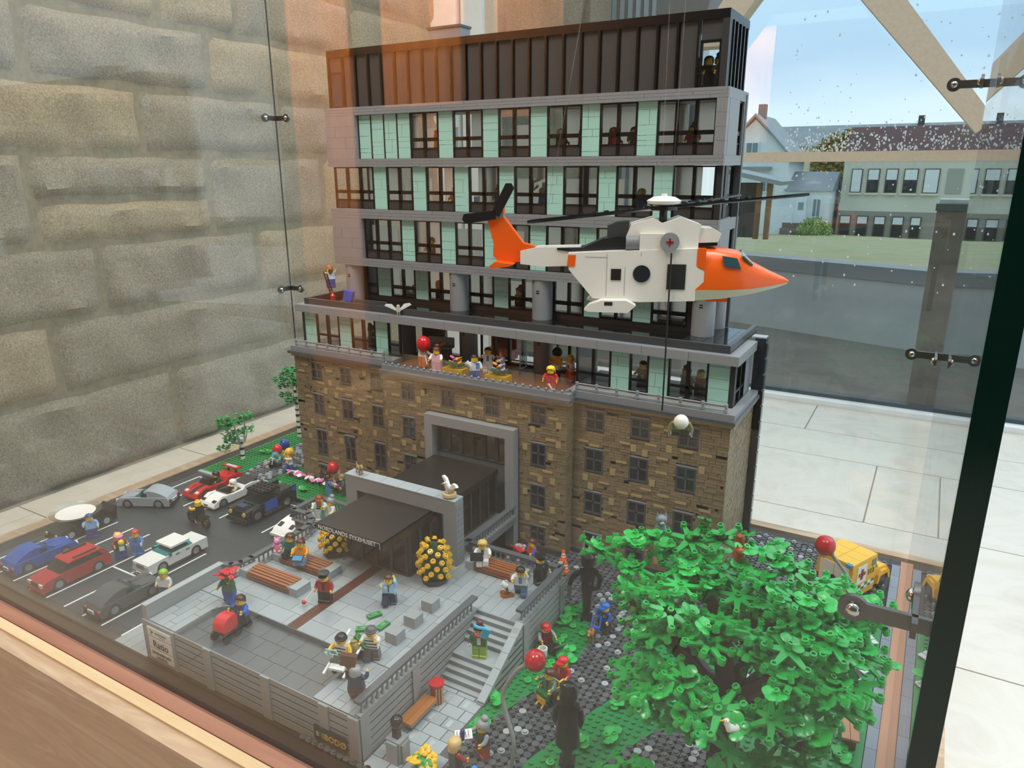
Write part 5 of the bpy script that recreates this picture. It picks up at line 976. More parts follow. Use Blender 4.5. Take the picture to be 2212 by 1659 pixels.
# --- left lawn people
f = fig('toy cyclist in cyan cap with balloons on the left path', -75.0, 3.0, .9, 10, '#5aa8a8', '#20242a', ('cap', '#3ab0d8'), arms=(60, 60), sit=True)
bk = thing('toy_bicycle', 'black and white toy bicycle ridden by the cyan-capped figure', 'bicycle', (-75.0, 2.6, .8), 8)
for yy in (-1.4, 1.3): one(lambda b: b.lathe([(.8, -.1), (.95, -.1), (.95, .1), (.8, .1), (.8, -.1)], 18), 'wheel', P('#1c1c1e'), bk, (0, yy, .95), (0, 90, 0))
one(lambda b: b.tube([(0, -1.4, .95), (0, -1.0, 2.2), (0, .5, 1.2), (0, 1.3, .95)], .16, 6).tube([(-.7, -1.0, 2.4), (.7, -1.0, 2.4)], .1, 6), 'frame', P('#dfe3e4'), bk)
def balloon(x, y, z, c, label, h, cat='balloon', r=1.15, lean=(0, 0), post=None):
    t = thing('balloon', label, cat, (x, y, z)); one(lambda b: b.sph((lean[0], lean[1], h+r), (r, r, r*1.15), 18, 12).cyl((lean[0], lean[1], h-.25), (lean[0], lean[1], h+.1), .3, .1, 8), 'bulb', P(c, .18), t); one(lambda b: b.tube([(0, 0, 0), (lean[0], lean[1], h)], .13, 6), 'stick', P('#e8e8e4'), t)
balloon(-76.0, 3.4, 2.4, '#c4222c', 'red balloon beside the cyan-capped cyclist', 1.0, lean=(.8, .2)); balloon(-75.4, 6.0, 2.6, '#153f9c', 'dark blue balloon above the small left path', 1.2); balloon(-72.6, 4.4, 1.6, '#efc01c', 'yellow smiling balloon over the left path', 1.2, lean=(.3, 0))
fig('toy figure in white top and blue trousers dancing on the left lawn', -70.6, 2.6, .55, -20, '#e6e2d6', '#2a5fa8', ('short', '#b5822a'), arms=(120, 95), lg=(30, -30), spread=(30, 40)); fig('toy child in blue cap by the shrub next to the brown wall', -70.2, 13, .8, 20, '#1f4f9c', '#223', ('cap', '#1f4f9c') if 0 else ('short', '#e0b030'), arms=(60, 30)) if 0 else fig('toy child with blue hood by the shrub beside the brown wall', -70.2, 12.5, .8, 20, '#1f4f9c', '#222233', ('hood', '#1b3f90'), arms=(60, 30))
fig('toy nurse in blue shirt seen from behind near the flower bed', -53.9, -2.4, .5, 150, '#4a7ab4', '#5a8ac0', ('bun', '#4a2a1c'), arms=(30, 60)); f = fig('grey-haired toy man in dark green beside the portal frame', -51.4, -.9, .5, -30, '#2f5a66', '#2a4a5a', ('short', '#8a8468'), arms=(60, 20)); balloon(f[1].x, f[1].y, f[1].z-.4, '#c8202a', 'red balloon held by the grey-haired man near the portal', 2.4, r=1.2)
# --- terrace people
T0 = 29.02
fig('toy woman in patterned white top standing on the terrace', -33.6, 5.2, T0+.6, 170, '#e9e4d2', '#e06a30', ('long', '#d8b040'), arms=(30, 30)); balloon(-32.3, 4.6, T0+1.2, '#d01c24', 'red balloon on a white stick on the terrace', 2.6, r=1.35, lean=(-.8, .3))
fig('toy girl in pink dress at the terrace glass rail', -29.2, 3.6, T0+.4, 10, '#e8b4c8', '#e8b4c8', ('bun', '#5a2c28'), arms=(40, 40), armc='#f0eee8'); f = fig('black-haired toy boy in blue waistcoat at the glass rail', -20.3, 3.0, T0+.2, 40, '#dfe2e6', '#3f6ab0', ('short', '#1c1a1c'), arms=(70, 20), prints=((.5, .2, .6, 1.2, '#4a78c4'),)); hold('white_cup', 'white megaphone-shaped cup held by the black-haired boy', 'cup', lambda b: b.cyl((0, 0, -.3), (0, 0, .9), .3, .5, 10), P(WHT), tuple(f[1]), (20, -40, 0))
fig('toy doctor in white coat with red boxing gloves on the terrace', -21.5, 9.6, T0, 20, '#e8e8e6', '#e2e2e0', ('short', '#2a1a12'), arms=(70, 60), hands='#c01c22', prints=((0, .3, .5, 1.1, '#3a9aa8'),)); fig('ginger toy woman in white coat beside the boxing doctor', -18.4, 9.8, T0, -60, '#ecece8', '#2a8a8a', ('bob', '#b04a22'), skin='#e8b48c', arms=(70, 50))
fig('blond toy woman in red dress at the right terrace corner', -4.6, 2.8, T0+.2, 15, '#c01c2a', '#d84a28', ('long', '#efd040'), arms=(40, 20)); hold('white_baton', 'white baton beside the blond woman in red', 'baton', lambda b: b.cyl((0, 0, 0), (.7, -.4, 1.8), .2, n=8), P(WHT), (-3.6, 2.2, T0+.4), (0, -50, 0))
tt = thing('terrace_table', 'dark round table with white cups by the terrace column', 'table', (-7.4, 11.6, T0)); one(lambda b: b.cyl((0, 0, 1.8), (0, 0, 2.1), 1.6, n=20).cyl((0, 0, 0), (0, 0, 1.8), .3, n=8), 'top', P('#3a2018'), tt)
for i, (x, y) in enumerate(((-8.1, 11.1), (-7.2, 10.8))): hold('table_cup', ('white cup at the rim of the terrace table by the afro woman', 'white cup at the rim of the terrace table by the waiter')[i], 'cup', mug, P(WHT), (x, y, T0+2.1), group='cups on the terrace table')
fig('toy woman with black afro sitting at the terrace table', -8.6, 13.2, T0+1.3, 10, '#eeb51c', '#3a3a3a', ('afro', '#171514'), arms=(60, 60), sit=True); fig('blond toy waiter in printed white shirt by the terrace table', -5.3, 12.0, T0, -30, '#e8e8e4', '#e06a28', ('short', '#efce3a'), arms=(70, 40), prints=((0, .5, .6, .6, '#2a8a5a'),)); fig('toy guest in dark blue behind the terrace doors', -13.9, 17.3, 29.2, 0, '#25314e', '#1c2030', ('short', '#23407e'), arms=(40, 40))
def fbox(x, y, cols, label):
    t = thing('planter_box', label, 'planter', (x, y, T0)); one(lambda b: b.box(-2.2, 2.2, -1.1, 1.1, 0, 1.8), 'box', P('#e2ad18', .3), t); bx('vent', P('#5a4a1a'), t, 1.0, 1.7, -1.14, -1.1, .7, 1.2)
    for i in range(14): a = i*2.4; one(lambda b: b.prism([(0, -.22), (1.0, -.3), (1.5, 0), (1.0, .3), (0, .22)], 0, .12, 'z'), 'leaf', P('#2f7a45', .35), t, (math.cos(a)*.7, math.sin(a)*.4, 1.9+.04*i), (0, -18-8*(i % 3), math.degrees(a)))
    for i, c in enumerate(cols): a = i*1.3; one(lambda b: [b.sph((.27*math.cos(k_*1.257), .27*math.sin(k_*1.257), 0), (.26, .26, .14), 7, 4) for k_ in range(5)], 'blossom', P(c, .3), t, (math.cos(a)*.95, math.sin(a)*.5, 3.0+.35*(i % 3)), (30, 0, a*40)); one(lambda b: b.cyl((0, 0, 1.6), (math.cos(a)*.95, math.sin(a)*.5, 3.0+.35*(i % 3)), .07, n=5), 'stem', P('#1f6a38'), t)
fbox(-25.0, 3.6, ['#f0a022', '#f0a022', '#e86ab0', '#f0a022', '#e86ab0', '#f0a022'], 'yellow planter box of orange and pink flowers on the terrace'); fbox(-15.5, 3.4, ['#c8a0dc', '#b890d4', '#f0a022', '#c8a0dc', '#f0a022', '#c8a0dc'], 'yellow planter box of lilac and orange flowers on the terrace')
gb = thing('terrace_barbecue', 'grey slab counter with yellow bowl near the terrace wall', 'counter', (-33.4, 10.4, T0), 12); bx('top', P('#5f7378'), gb, -2.8, 2.8, -.9, .9, 3.2, 3.5); bx('back_panel', P('#6f858b'), gb, -2.8, 2.8, .9, 1.1, 3.2, 5.2); bx('base', P('#3a3d3f'), gb, -2.4, 2.4, -.7, .7, 0, 3.2); one(lambda b: b.lathe([(.5, 3.5), (1.2, 3.9), (1.25, 4.05), (.9, 3.9)], 18), 'bowl', P('#e8a818', .25), gb); one(lambda b: b.sph((.1, 0, 4.4), (.25, .25, .5), 8, 6), 'fruit', P(RED), gb)
rsf = thing('red_sofa', 'dark red sofa inside behind the terrace windows', 'sofa', (-24.5, 19.5, 29.2)); bx('seat', P('#7a1428'), rsf, -3, 3, -1, 1, 0, 2); bx('backrest', P('#7a1428'), rsf, -3, 3, 1, 1.6, 0, 4.2)
# --- roof deck: ladder and worker
f = fig('ginger toy workman on a ladder at the left roof column', -63.6, 12.6, 41.6, 60, '#d4e4ec', '#24499c', ('short', '#b5502a'), arms=(80, 100), lg=(20, 0), beard='#3a2012')
ld = thing('ladder', 'dark brown toy ladder leaning by the left roof column', 'ladder', (-61.8, 11.4, 39.05), 0, None, (0, -14, 25))
for s_ in (-1, 1): bx('rail', P('#3a241a'), ld, -.12, .12, s_*.75-.12, s_*.75+.12, 0, 6.6)
for i in range(7): bx('rung', P('#3a241a'), ld, -.1, .1, -.65, .65, .5+i*.9, .72+i*.9)
ex = thing('red_extinguisher', 'red bottle-shaped extinguisher on the roof deck', 'extinguisher', (-60.9, 10.2, 39.05)); one(lambda b: b.lathe([(.5, 0), (.55, .2), (.55, 1.4), (.2, 1.9), (.2, 2.3)], 14), 'bottle', P('#c41820', .25), ex)
hold('tool_crate', 'blue and red crate beside the roof ladder', 'crate', lambda b: b.box(-1, 1, -.7, .7, 0, 2.2), P('#2a5ac0'), (-59.4, 13.2, 39.05), (0, 12, 20))
# --- people glimpsed behind the tower windows
ins = [(-38.0, 18.4, 68.3, '#4a5a1c', '#c02020', 'green-jacketed toy visitor behind a top mint-storey window'), (-11, 18.2, 68.3, '#5a4a2c', '#8a7a60', 'tan toy patient behind a top mint-storey window'), (-7, 19, 68.3, '#7a1c30', '#a02030', 'crimson toy patient behind a top mint-storey window'), (-1, 18.4, 68.3, '#a01c2c', '#6a2a2a', 'red toy nurse behind a top mint-storey window'), (2.6, 18.8, 68.3, '#4a4030', '#2a2018', 'brown toy doctor behind a top mint-storey window'), (12.7, 19, 68.3, '#8a2030', '#3a2018', 'toy visitor in wine red behind the triple window'),
       (-34.2, 18.6, 58.2, '#1f4a2c', '#3a3530', 'toy surgeon in dark green behind a middle-row window'), (-24.4, 19, 58.2, '#3a4a5a', '#1c1a18', 'toy patient in slate blue behind a middle-row window'), (-14.6, 18.5, 58.2, '#284a7a', '#8a6a3a', 'toy nurse in navy behind a middle-row window'), (4.4, 18.8, 58.2, '#22305a', '#8a8a3a', 'blond toy doctor behind a middle-row window'),
       (-40.5, 18.6, 48.1, '#5a5048', '#2a2420', 'toy doctor in taupe behind a third-row window'), (-36.6, 18.9, 48.1, '#8a1c3a', '#4a3020', 'toy patient in magenta behind a third-row window'), (-45.8, 20.3, 39.05, '#7a7a4a', '#4a2a1c', 'toy patient by the exercise machine behind the deck windows'), (-40.0, 20.2, 39.05, '#a06a2c', '#5a3420', 'long-haired toy woman behind the deck windows'), (-20.6, 20.0, 39.05, '#8a3a5c', '#8a2a4c', 'toy child in plum behind the deck windows'), (-16.2, 19.9, 39.05, '#dfe2e4', '#e0b828', 'blond toy nurse behind the deck windows'), (14.7, 18.2, 78.4, '#1c1c1e', '#1c1c1c', 'dark toy man behind the black storey window'), (16.3, 18.6, 78.4, '#3a2c24', '#3a2a20', 'bareheaded toy partner behind the black storey window'), (17.0, 9.8, 30.1, '#1f4a5a', '#6a5a44', 'brown-haired toy guest behind the right wing window'), (19.4, 9.8, 30.1, '#7a1c2c', '#c8b060', 'blond toy guest behind the right wing window'), (9.2, 10.4, 30.1, '#2a2c30', '#1a1a1a', 'dark-haired toy guest behind the narrow wing window'), (-50.9, 10.5, 30.1, '#2a3040', '#1c1a18', 'dark-haired toy guest behind the left wing window'), (-48.6, 10.2, 30.1, '#3a3440', '#201c18', 'toy guest in grey behind the left wing window')]
for x, y, z, c, h, lb_ in ins: fig(lb_, x, y, z+.02, random.choice((-30, 0, 40, 160)), c, '#2a2a30', (random.choice(('short', 'bob', 'bun')), h), arms=(30, 40))
for x, z in ((-28, 58.22), (2, 48.12), (-46.5, 39.05), (10.6, 39.05)):
    t = thing('hospital_bed', {-28: 'grey hospital bed behind a middle-row window', 2: 'grey hospital bed behind a third-row window', -46.5: 'grey exercise machine bed behind the deck windows', 10.6: 'grey hospital trolley behind the right deck window'}[x], 'bed', (x, 20.2, z)); bx('mattress', P('#c9ced0'), t, -2.2, 2.2, -.9, .9, 1.5, 1.9); bx('headboard', P('#8a9296'), t, -2.4, -2.2, -.9, .9, .5, 3); bx('bed_frame', P('#6a7276'), t, -2.2, 2.2, -.8, .8, 1.1, 1.5)
    for a in (-1.9, 1.9):
        for c in (-.7, .7): bx('leg', P('#6a7276'), t, a-.1, a+.1, c-.1, c+.1, 0, 1.1)
lmp = thing('surgery_lamp', 'white ceiling surgery lamp behind a middle-row window', 'lamp', (-15.2, 18.4, 62.0)); one(lambda b: b.cyl((0, 0, 2.5), (0, 0, 4.8), .6, n=10).tube([(0, 0, 2.6), (-1.6, 0, 2), (-1.4, 0, .6), (-.5, 0, 1.4)], .3, 8).box(.6, 1.8, -.4, .4, .2, 2), 'arm', P('#d2cbb8'), lmp)
# ================================================================ vehicles
TIRE = MB().lathe([(.55, -.42), (.95, -.45), (1.02, -.25), (1.02, .25), (.95, .45), (.55, .42)], 22)
def wheel(t, x, y, r=1.0, hub='#a8acb0', w=1.0):
    o = one(lambda b: b.add([(v[0]*r, v[1]*r, v[2]*w) for v in TIRE.v], TIRE.f), 'wheel', P('#17181a', .55), t, (x, y, 1.02*r), (0, 90, 0)); sg = 1 if x > 0 else -1
    h = MB().cyl((0, 0, sg*.3*w), (0, 0, sg*.46*w), .6*r, n=18)
    for k_ in range(6): h.at(0, 0, 0, 0, 0, k_*60).box(.15*r, .5*r, -.06, .06, sg*.46*w-.02, sg*.46*w+.04)
    h.build('hub', P(hub, .25, .6), o)
def arch(y, r=1.15, z=.55): return [(y-r, z), (y-r*.8, z+r*.75), (y-r*.35, z+r*1.0), (y+r*.35, z+r*1.0), (y+r*.8, z+r*.75), (y+r, z)]
def car(label, x, y, rz, c, top, W=4.4, wy=3.2, wr=1.0, hub='#a8acb0', name='toy_car', z=.08, cat='toy car', group=None):
    t = thing(name, label, cat, (x, y, z), rz, group); y0, y1 = top[0][0], top[-1][0]
    body = [(y0, .55)]+list(top)+[(y1, .55)]+[p for p in reversed(arch(wy, wr*1.15))]+[p for p in reversed(arch(-wy, wr*1.15))]
    one(lambda b: b.prism(body, -W/2, W/2), 'body', P(c, .25), t)
    for sx_ in (-1, 1):
        for yy in (-wy, wy): wheel(t, sx_*(W/2-.42), yy, wr, hub)
    one(lambda b: b.box(-W/2+.9, W/2-.9, y0+.6, y1-.6, .3, .6), 'chassis', P('#1b1c1d', .5), t)
    return t
def plate(t, y, z, c=WHT, s=-1): 
    p = bx('number_plate', P(c, .3), t, -.75, .75, min(y, y+s*.12), max(y, y+s*.12), z, z+.55); bx('plate_mark', P('#3a3d42', .4), p, -.55, .55, s*.05-.03, s*.05+.03, -.12, .12)
def coupe(label, x, y, rz, c, glass=TEAL):
    t = car(label, x, y, rz, c, [(-5.5, 1.3), (-5.2, 1.9), (-4.0, 2.25), (-1.6, 2.35), (5.0, 2.35), (5.5, 1.6)])
    one(lambda b: b.prism([(-1.7, 2.35), (-.4, 3.45), (1.5, 3.5), (1.5, 2.35)], -1.75, 1.75), 'windscreen', glass, t); one(lambda b: b.prism([(.6, 2.36), (.3, 3.5), (1.3, 3.75), (2.6, 3.55), (4.0, 3.0), (5.0, 2.37)], -1.95, 1.95, 'x'), 'roof', P(c, .25), t); one(lambda b: b.box(-1.97, -1.9, -.3, .9, 2.45, 3.2).box(1.9, 1.97, -.3, .9, 2.45, 3.2), 'side_window', P('#1f2628', .1), t)
    for s_ in (-1, 1): one(lambda b: b.cyl((s_*1.75, 5.35, 1.6), (s_*1.75, 5.65, 1.6), .36, n=12), 'tail_light', P('#8a1418', .2), t); one(lambda b: b.cyl((s_*1.6, -5.6, 1.55), (s_*1.6, -5.3, 1.55), .4, n=12), 'headlight', P('#cfd4d6', .1), t); one(lambda b: b.prism([(-5.3, 1.95), (-1.7, 2.36), (-1.7, 2.55), (-5.0, 2.1)], s_*1.3-.35, s_*1.3+.35), 'hood_ridge', P(c, .25), t)
    bx('bumper', P('#26282a'), t, -2, 2, 5.45, 5.7, .6, 1.1); plate(t, 5.6, 1.15, s=1); bx('front_bumper', P('#303234'), t, -2.1, 2.1, -5.65, -5.4, .55, 1.1)
    return t
coupe('blue toy fastback coupe in the front parking row', -79.5, -47.2, 180, '#1d4f9f'); coupe('dark grey toy fastback coupe beside the plaza parapet', -54.6, -47.4, 180, '#4b5052')
t = coupe('silver toy fastback coupe driving with a green-clad driver', -84.0, -23.4, -62, '#959da3'); fig('toy driver in green inside the silver coupe', -84.2, -24.0, .6, -62, '#7fae2a', '#222222', ('short', '#1c3a6a'), sit=True, arms=(50, 50), scale=.75)
t = car('red toy estate car with black roof rails in the front row', -69.6, -47.4, 0, '#a3191d', [(-5.9, 1.0), (-5.8, 1.9), (-5.0, 2.3), (-2.6, 2.55), (5.4, 2.65), (5.7, 1.6)], 4.5, 3.3, hub='#b9bdc0')
one(lambda b: b.prism([(-2.9, 2.55), (-1.2, 3.75), (4.3, 3.8), (5.3, 2.6)], -2.0, 2.0), 'cabin_glass', P('#1d1512', .08), t); one(lambda b: b.prism([(-1.3, 3.72), (-.9, 3.95), (4.2, 4.0), (4.6, 3.75)], -2.1, 2.1), 'roof', P('#b01c20', .22), t)
for s_ in (-1, 1): bx('roof_rail', P('#1a1414'), t, s_*1.5-.14, s_*1.5+.14, -.2, 3.8, 4.0, 4.2); bx('headlight', P('#d8c8c4', .1), t, s_*1.6-.5, s_*1.6+.5, -5.98, -5.7, 1.4, 2.0); one(lambda b: b.prism([(3.6, 3.8), (4.6, 3.75), (5.5, 2.6), (4.6, 2.6)], s_*2.05-.1, s_*2.05+.1), 'rear_pillar', P('#a3191d', .25), t)
bx('grille', P('#1f1c1c'), t, -1.05, 1.05, -5.98, -5.8, 1.2, 2.05); bx('bumper', P('#a3191d', .25), t, -2.3, 2.3, -6.15, -5.6, .55, 1.05)
t = car('white toy saloon with teal windows in the second row', -59.6, -35.5, 0, '#dcdcd6', [(-5.9, 1.0), (-5.9, 2.35), (-1.9, 2.5), (2.8, 2.5), (5.8, 2.5), (5.8, 1.2)], 4.3, 3.3)
one(lambda b: b.prism([(-2.3, 2.5), (-1.2, 3.5), (2.3, 3.5), (3.0, 2.5)], -1.95, 1.95), 'cabin_glass', TEAL, t); one(lambda b: b.box(-2.1, 2.1, -1.3, 2.4, 3.5, 3.85), 'roof', P('#e4e4de', .25), t); bx('interior', P('#3c5558'), t, -1.6, 1.6, -1.2, 2.2, 2.0, 2.9)
for s_ in (-1, 1):
    bx('mirror', P('#3f4447'), t, s_*2.35-.25, s_*2.35+.25, -1.9, -1.6, 2.5, 3.0); bx('side_skirt', P('#4a5053'), t, s_*2.12-.06, s_*2.12+.06, -2.2, 2.2, .4, .75); bx('headlight', P('#b9c4c6', .1), t, s_*1.5-.45, s_*1.5+.45, -6.0, -5.85, 1.5, 2.1); bx('rear_light', P('#8a1c1c', .2), t, s_*1.7-.3, s_*1.7+.3, 5.75, 5.9, 1.5, 2.1)
    for yy in (-.6, 1.4): bx('door_handle', P('#4a5053'), t, s_*2.15-.04, s_*2.15+.04, yy, yy+.7, 2.0, 2.2)
bx('grille', P('#6a7276', .2), t, -1.0, 1.0, -6.0, -5.85, 1.4, 2.1); plate(t, -6.3, .5); bx('bumper', P('#8a9094', .25), t, -2.1, 2.1, -6.2, -5.8, .5, 1.1)
def opencar(label, x, y, c, stripe, driver, spoiler, hl):
    t = car(label, x, y, 0, c, [(-6.0, .9), (-5.6, 1.5), (-4.2, 2.0), (-2.0, 2.2), (-1.2, 2.0), (1.6, 2.0), (2.2, 2.6), (4.0, 2.7), (6.0, 2.3)], 4.6, 3.6, hub='#8f9498')
    one(lambda b: b.prism([(-2.2, 2.15), (-.9, 3.3), (-.7, 3.3), (-1.6, 2.1)], -1.8, 1.8), 'windscreen', SMOKE, t); bx('cockpit', P('#191a1c', .5), t, -1.6, 1.6, -1.3, 1.9, 2.0, 2.08)
    if stripe: one(lambda b: b.prism([(-5.65, 1.52), (-4.2, 2.02), (-2.0, 2.22), (-2.0, 2.27), (-4.2, 2.08), (-5.65, 1.6)], -.5, .5), 'stripe', P('#151515'), t)
    for s_ in (-1, 1): one(lambda b: b.prism([(-5.5, 1.6), (-4.9, 1.8), (-4.9, 1.95), (-5.4, 1.85)], s_*1.6-.45, s_*1.6+.45), 'headlight', P(hl, .1), t); one(lambda b: b.prism([(-5.2, 1.7), (-3.6, 2.4), (-2.2, 2.2), (-2.2, 2.0)], s_*1.75-.45, s_*1.75+.45), 'fender', P(c, .25), t)
    if spoiler:
        for s_ in (-1, 1): bx('spoiler_post', P('#1b1b1b'), t, s_*1.2-.15, s_*1.2+.15, 5.0, 5.4, 2.4, 3.5)
        bx('spoiler', P(c, .25), t, -2.4, 2.4, 4.6, 5.9, 3.5, 3.8); bx('spoiler_plate', P('#b9bdc0', .3), t, -1.6, 1.6, 4.9, 5.6, 3.8, 3.86)
    else: one(lambda b: b.prism([(2.4, 2.65), (4.4, 2.75), (5.6, 3.1), (5.6, 2.4), (2.4, 2.3)], -1.9, 1.9), 'soft_top', P('#1d1f21', .4), t); plate(t, -6.05, .85)
    fig(*driver[:1], x+.3, y+.7, .7, 0, driver[1], driver[1], driver[2], sit=True, arms=(55, 55), scale=.95)
opencar('red toy race car with black stripe and rear spoiler', -78.0, -12.2, '#b8141c', True, ('black-helmeted toy driver in the red race car', '#1c1c1e', ('helmet', '#17181a')), True, '#e8c8c4'); opencar('white toy convertible parked beside the red race car', -71.4, -13.2, '#e4e4e0', False, ('white-helmeted toy driver in the white convertible', '#c9c0a8', ('helmet', '#e6e8e6')), False, '#2a2a2c')
t = car('black and blue toy pickup truck with studded roof', -60.6, -14.0, 0, '#1d2430', [(-6.3, 1.0), (-6.3, 3.0), (-2.4, 3.2), (2.3, 3.2), (2.3, 3.4), (6.4, 3.4), (6.4, 1.2)], 5.4, 3.8, 1.35, '#9aa0a6', 'toy_truck', cat='toy truck')
one(lambda b: b.prism([(-2.6, 3.2), (-1.5, 4.9), (1.9, 4.9), (2.1, 3.2)], -2.3, 2.3), 'cab_glass', glassmat('cab_teal', .08, (.45, .6, .62, 1), .02), t)
def studded(b, x0, x1, y0, y1, z0, z1):
    b.box(x0, x1, y0, y1, z0, z1); xx = x0+.5
    while xx < x1:
        yy = y0+.5
        while yy < y1: b.stud(xx, yy, z1, n=8); yy += 1
        xx += 1
one(lambda b: studded(b, -2.5, 2.5, -1.6, 2.4, 4.9, 5.3), 'roof', P('#17181b', .3), t); one(lambda b: studded(b, -1.5, 1.5, -6.0, -3, 3.0, 3.25), 'bonnet', P('#1a1c22', .3), t); bx('bonnet_panel', P('#22335e'), t, -1, 1, -5.6, -4.2, 3.25, 3.5); bx('door', P('#2356b0', .25), t, 2.7, 2.85, -1.9, 1.2, 1.4, 3.3); bx('running_board', P('#3a4048'), t, 2.2, 3.0, -2.2, 2.2, .7, 1.2)
for s_ in (-1, 1):
    bx('bed_side', P('#1a1f2a', .3), t, s_*2.5-.25, s_*2.5+.25, 2.4, 6.4, 3.4, 4.1); bx('rear_panel', P('#2356b0', .25), t, s_*2.6-.2, s_*2.6+.2, 5.3, 6.42, 3.0, 3.9); one(lambda b: b.cyl((s_*1.9, -6.5, 2.4), (s_*1.9, -6.2, 2.4), .45, n=12), 'headlight', P('#d8c060', .15), t); one(lambda b: b.cyl((s_*2.5, 2.35, 3.2), (s_*2.5, 2.35, 5.6), .2, n=8), 'exhaust_stack', P('#a9adb0', .2, 1), t)
    for yy in (-3.8, 3.8): one(lambda b: b.prism([(yy-1.9, 1.6), (yy-1.4, 2.7), (yy-.6, 3.05), (yy+.6, 3.05), (yy+1.4, 2.7), (yy+1.9, 1.6), (yy+1.6, 1.6), (yy+1.1, 2.4), (yy-1.1, 2.4), (yy-1.6, 1.6)], s_*2.8-.35, s_*2.8+.35), 'fender', P('#15171c', .3), t)
bx('bumper', P('#2a2d30'), t, -2.6, 2.6, -6.9, -6.3, .8, 1.5)
t = car('white toy sports car half hidden by the curved balustrade', -49.0, -14.6, 0, '#e8e8e4', [(-5.8, .9), (-5.2, 1.5), (-3.6, 2.1), (-1.6, 2.4), (1.8, 2.5), (4.6, 2.6), (5.4, 2.0)], 4.6, 3.4)
one(lambda b: b.prism([(-1.8, 2.35), (-.4, 3.4), (2.2, 3.5), (3.8, 2.6)], -1.8, 1.8), 'canopy_glass', P('#1d2022', .08), t); bx('front_lip', P('#e0e0dc'), t, -2.4, 2.4, -6.2, -5.4, .4, .9); one(lambda b: b.prism([(-4.6, 1.7), (-3.6, 2.15), (-3.6, 2.25), (-4.6, 1.85)], -1.9, -1.0).prism([(-4.6, 1.7), (-3.6, 2.15), (-3.6, 2.25), (-4.6, 1.85)], 1.0, 1.9), 'headlights', P('#1d1f21', .1), t)
bx('driver_badge', P('#2a4a9c'), t, .6, 1.6, -2.6, -2.2, 2.4, 3.2)
t = car('long black toy hearse with white-rimmed wheels by the left edge', -84.6, -36.7, 0, '#151617', [(-5.9, 1.0), (-5.7, 2.0), (-1.8, 2.3), (4.6, 2.4), (5.6, 3.2), (5.8, 3.2), (5.5, 1.6)], 4.4, 3.4, hub='#d8d8d2'); one(lambda b: b.prism([(-2.0, 2.3), (-.8, 3.3), (3.4, 3.4), (4.6, 2.4)], -1.9, 1.9), 'cabin', P('#0f1011', .06), t)
for s_ in (-1, 1): one(lambda b: b.cyl((s_*1.6, -5.95, 1.6), (s_*1.6, -5.7, 1.6), .35, n=10), 'headlight', P('#c8b84a', .15), t); bx('tail_light', P('#9c1c1c', .15), t, s_*1.7-.3, s_*1.7+.3, 5.4, 5.7, 1.8, 2.3)
ds = thing('clear_dish', 'round clear dish with painted white shine resting on the black hearse', 'dish', (-84.5, -37.6, 3.4)); one(lambda b: b.lathe([(.3, .1), (2.6, .35), (4.4, 1.0), (4.5, 1.1), (2.6, .5), (.3, .25)], 40), 'dish', CLEAR, ds); one(lambda b: b.lathe([(.2, .5), (2.6, .62), (3.4, .85), (2.4, .75), (.2, .62)], 36), 'painted_glint', P('#e9e4da', .08), ds)  # white inner disc is a painted glint on the dish
mt = thing('toy_motorcycle', 'dark green toy motorcycle with lime wheels ridden by a bald man', 'motorcycle', (-66.8, -24.4, .08), -96)
for yy in (-2.4, 2.3):
    w_ = one(lambda b: b.lathe([(.7, -.3), (1.15, -.34), (1.25, 0), (1.15, .34), (.7, .3), (.7, -.3)], 24), 'wheel', P('#151615', .5), mt, (0, yy, 1.25), (0, 90, 0)); hb_ = MB()
    for k_ in range(5): hb_.at(0, 0, 0, 0, 0, k_*72).box(0, .72, -.07, .07, -.1, .1)
    hb_.at().cyl((0, 0, -.2), (0, 0, .2), .2, n=10); hb_.build('lime_spokes', P('#a8c02a', .3), w_)
one(lambda b: b.prism([(-1.9, 1.6), (-2.4, 3.2), (-1.6, 3.6), (-.4, 2.7), (1.2, 2.4), (2.9, 2.7), (2.7, 2.2), (1.0, 1.2), (-.8, .9)], -.55, .55), 'fairing', P('#16301e', .3), mt); one(lambda b: b.tube([(-1, -1.5, 3.5), (1, -1.5, 3.5)], .12, 6).tube([(0, -2.4, 1.3), (0, -1.6, 3.5)], .2, 8), 'handlebar', P('#1c1c1c'), mt); one(lambda b: b.tube([(.6, -1.4, 2.6), (.75, -.9, 1.6), (.65, -.4, 1.9), (.8, .3, 1.0)], .09, 5), 'chain', P('#c0c8c4', .3), mt); one(lambda b: studded(b, -.5, .5, 1.2, 3.2, 2.5, 2.8), 'tail', P('#1c2a20'), mt)
fig('bald toy biker in black vest with orange flames', -66.4, -24.45, 2.0, -96, '#1c1a1a', '#17181a', None, arms=(70, 70), sit=True, armc=SKIN, prints=((-.5, .2, .2, .6, '#e06a1c'), (-.2, .2, .2, .9, '#e06a1c'), (.1, .2, .2, .7, '#e06a1c'), (.4, .2, .2, .9, '#e06a1c')))
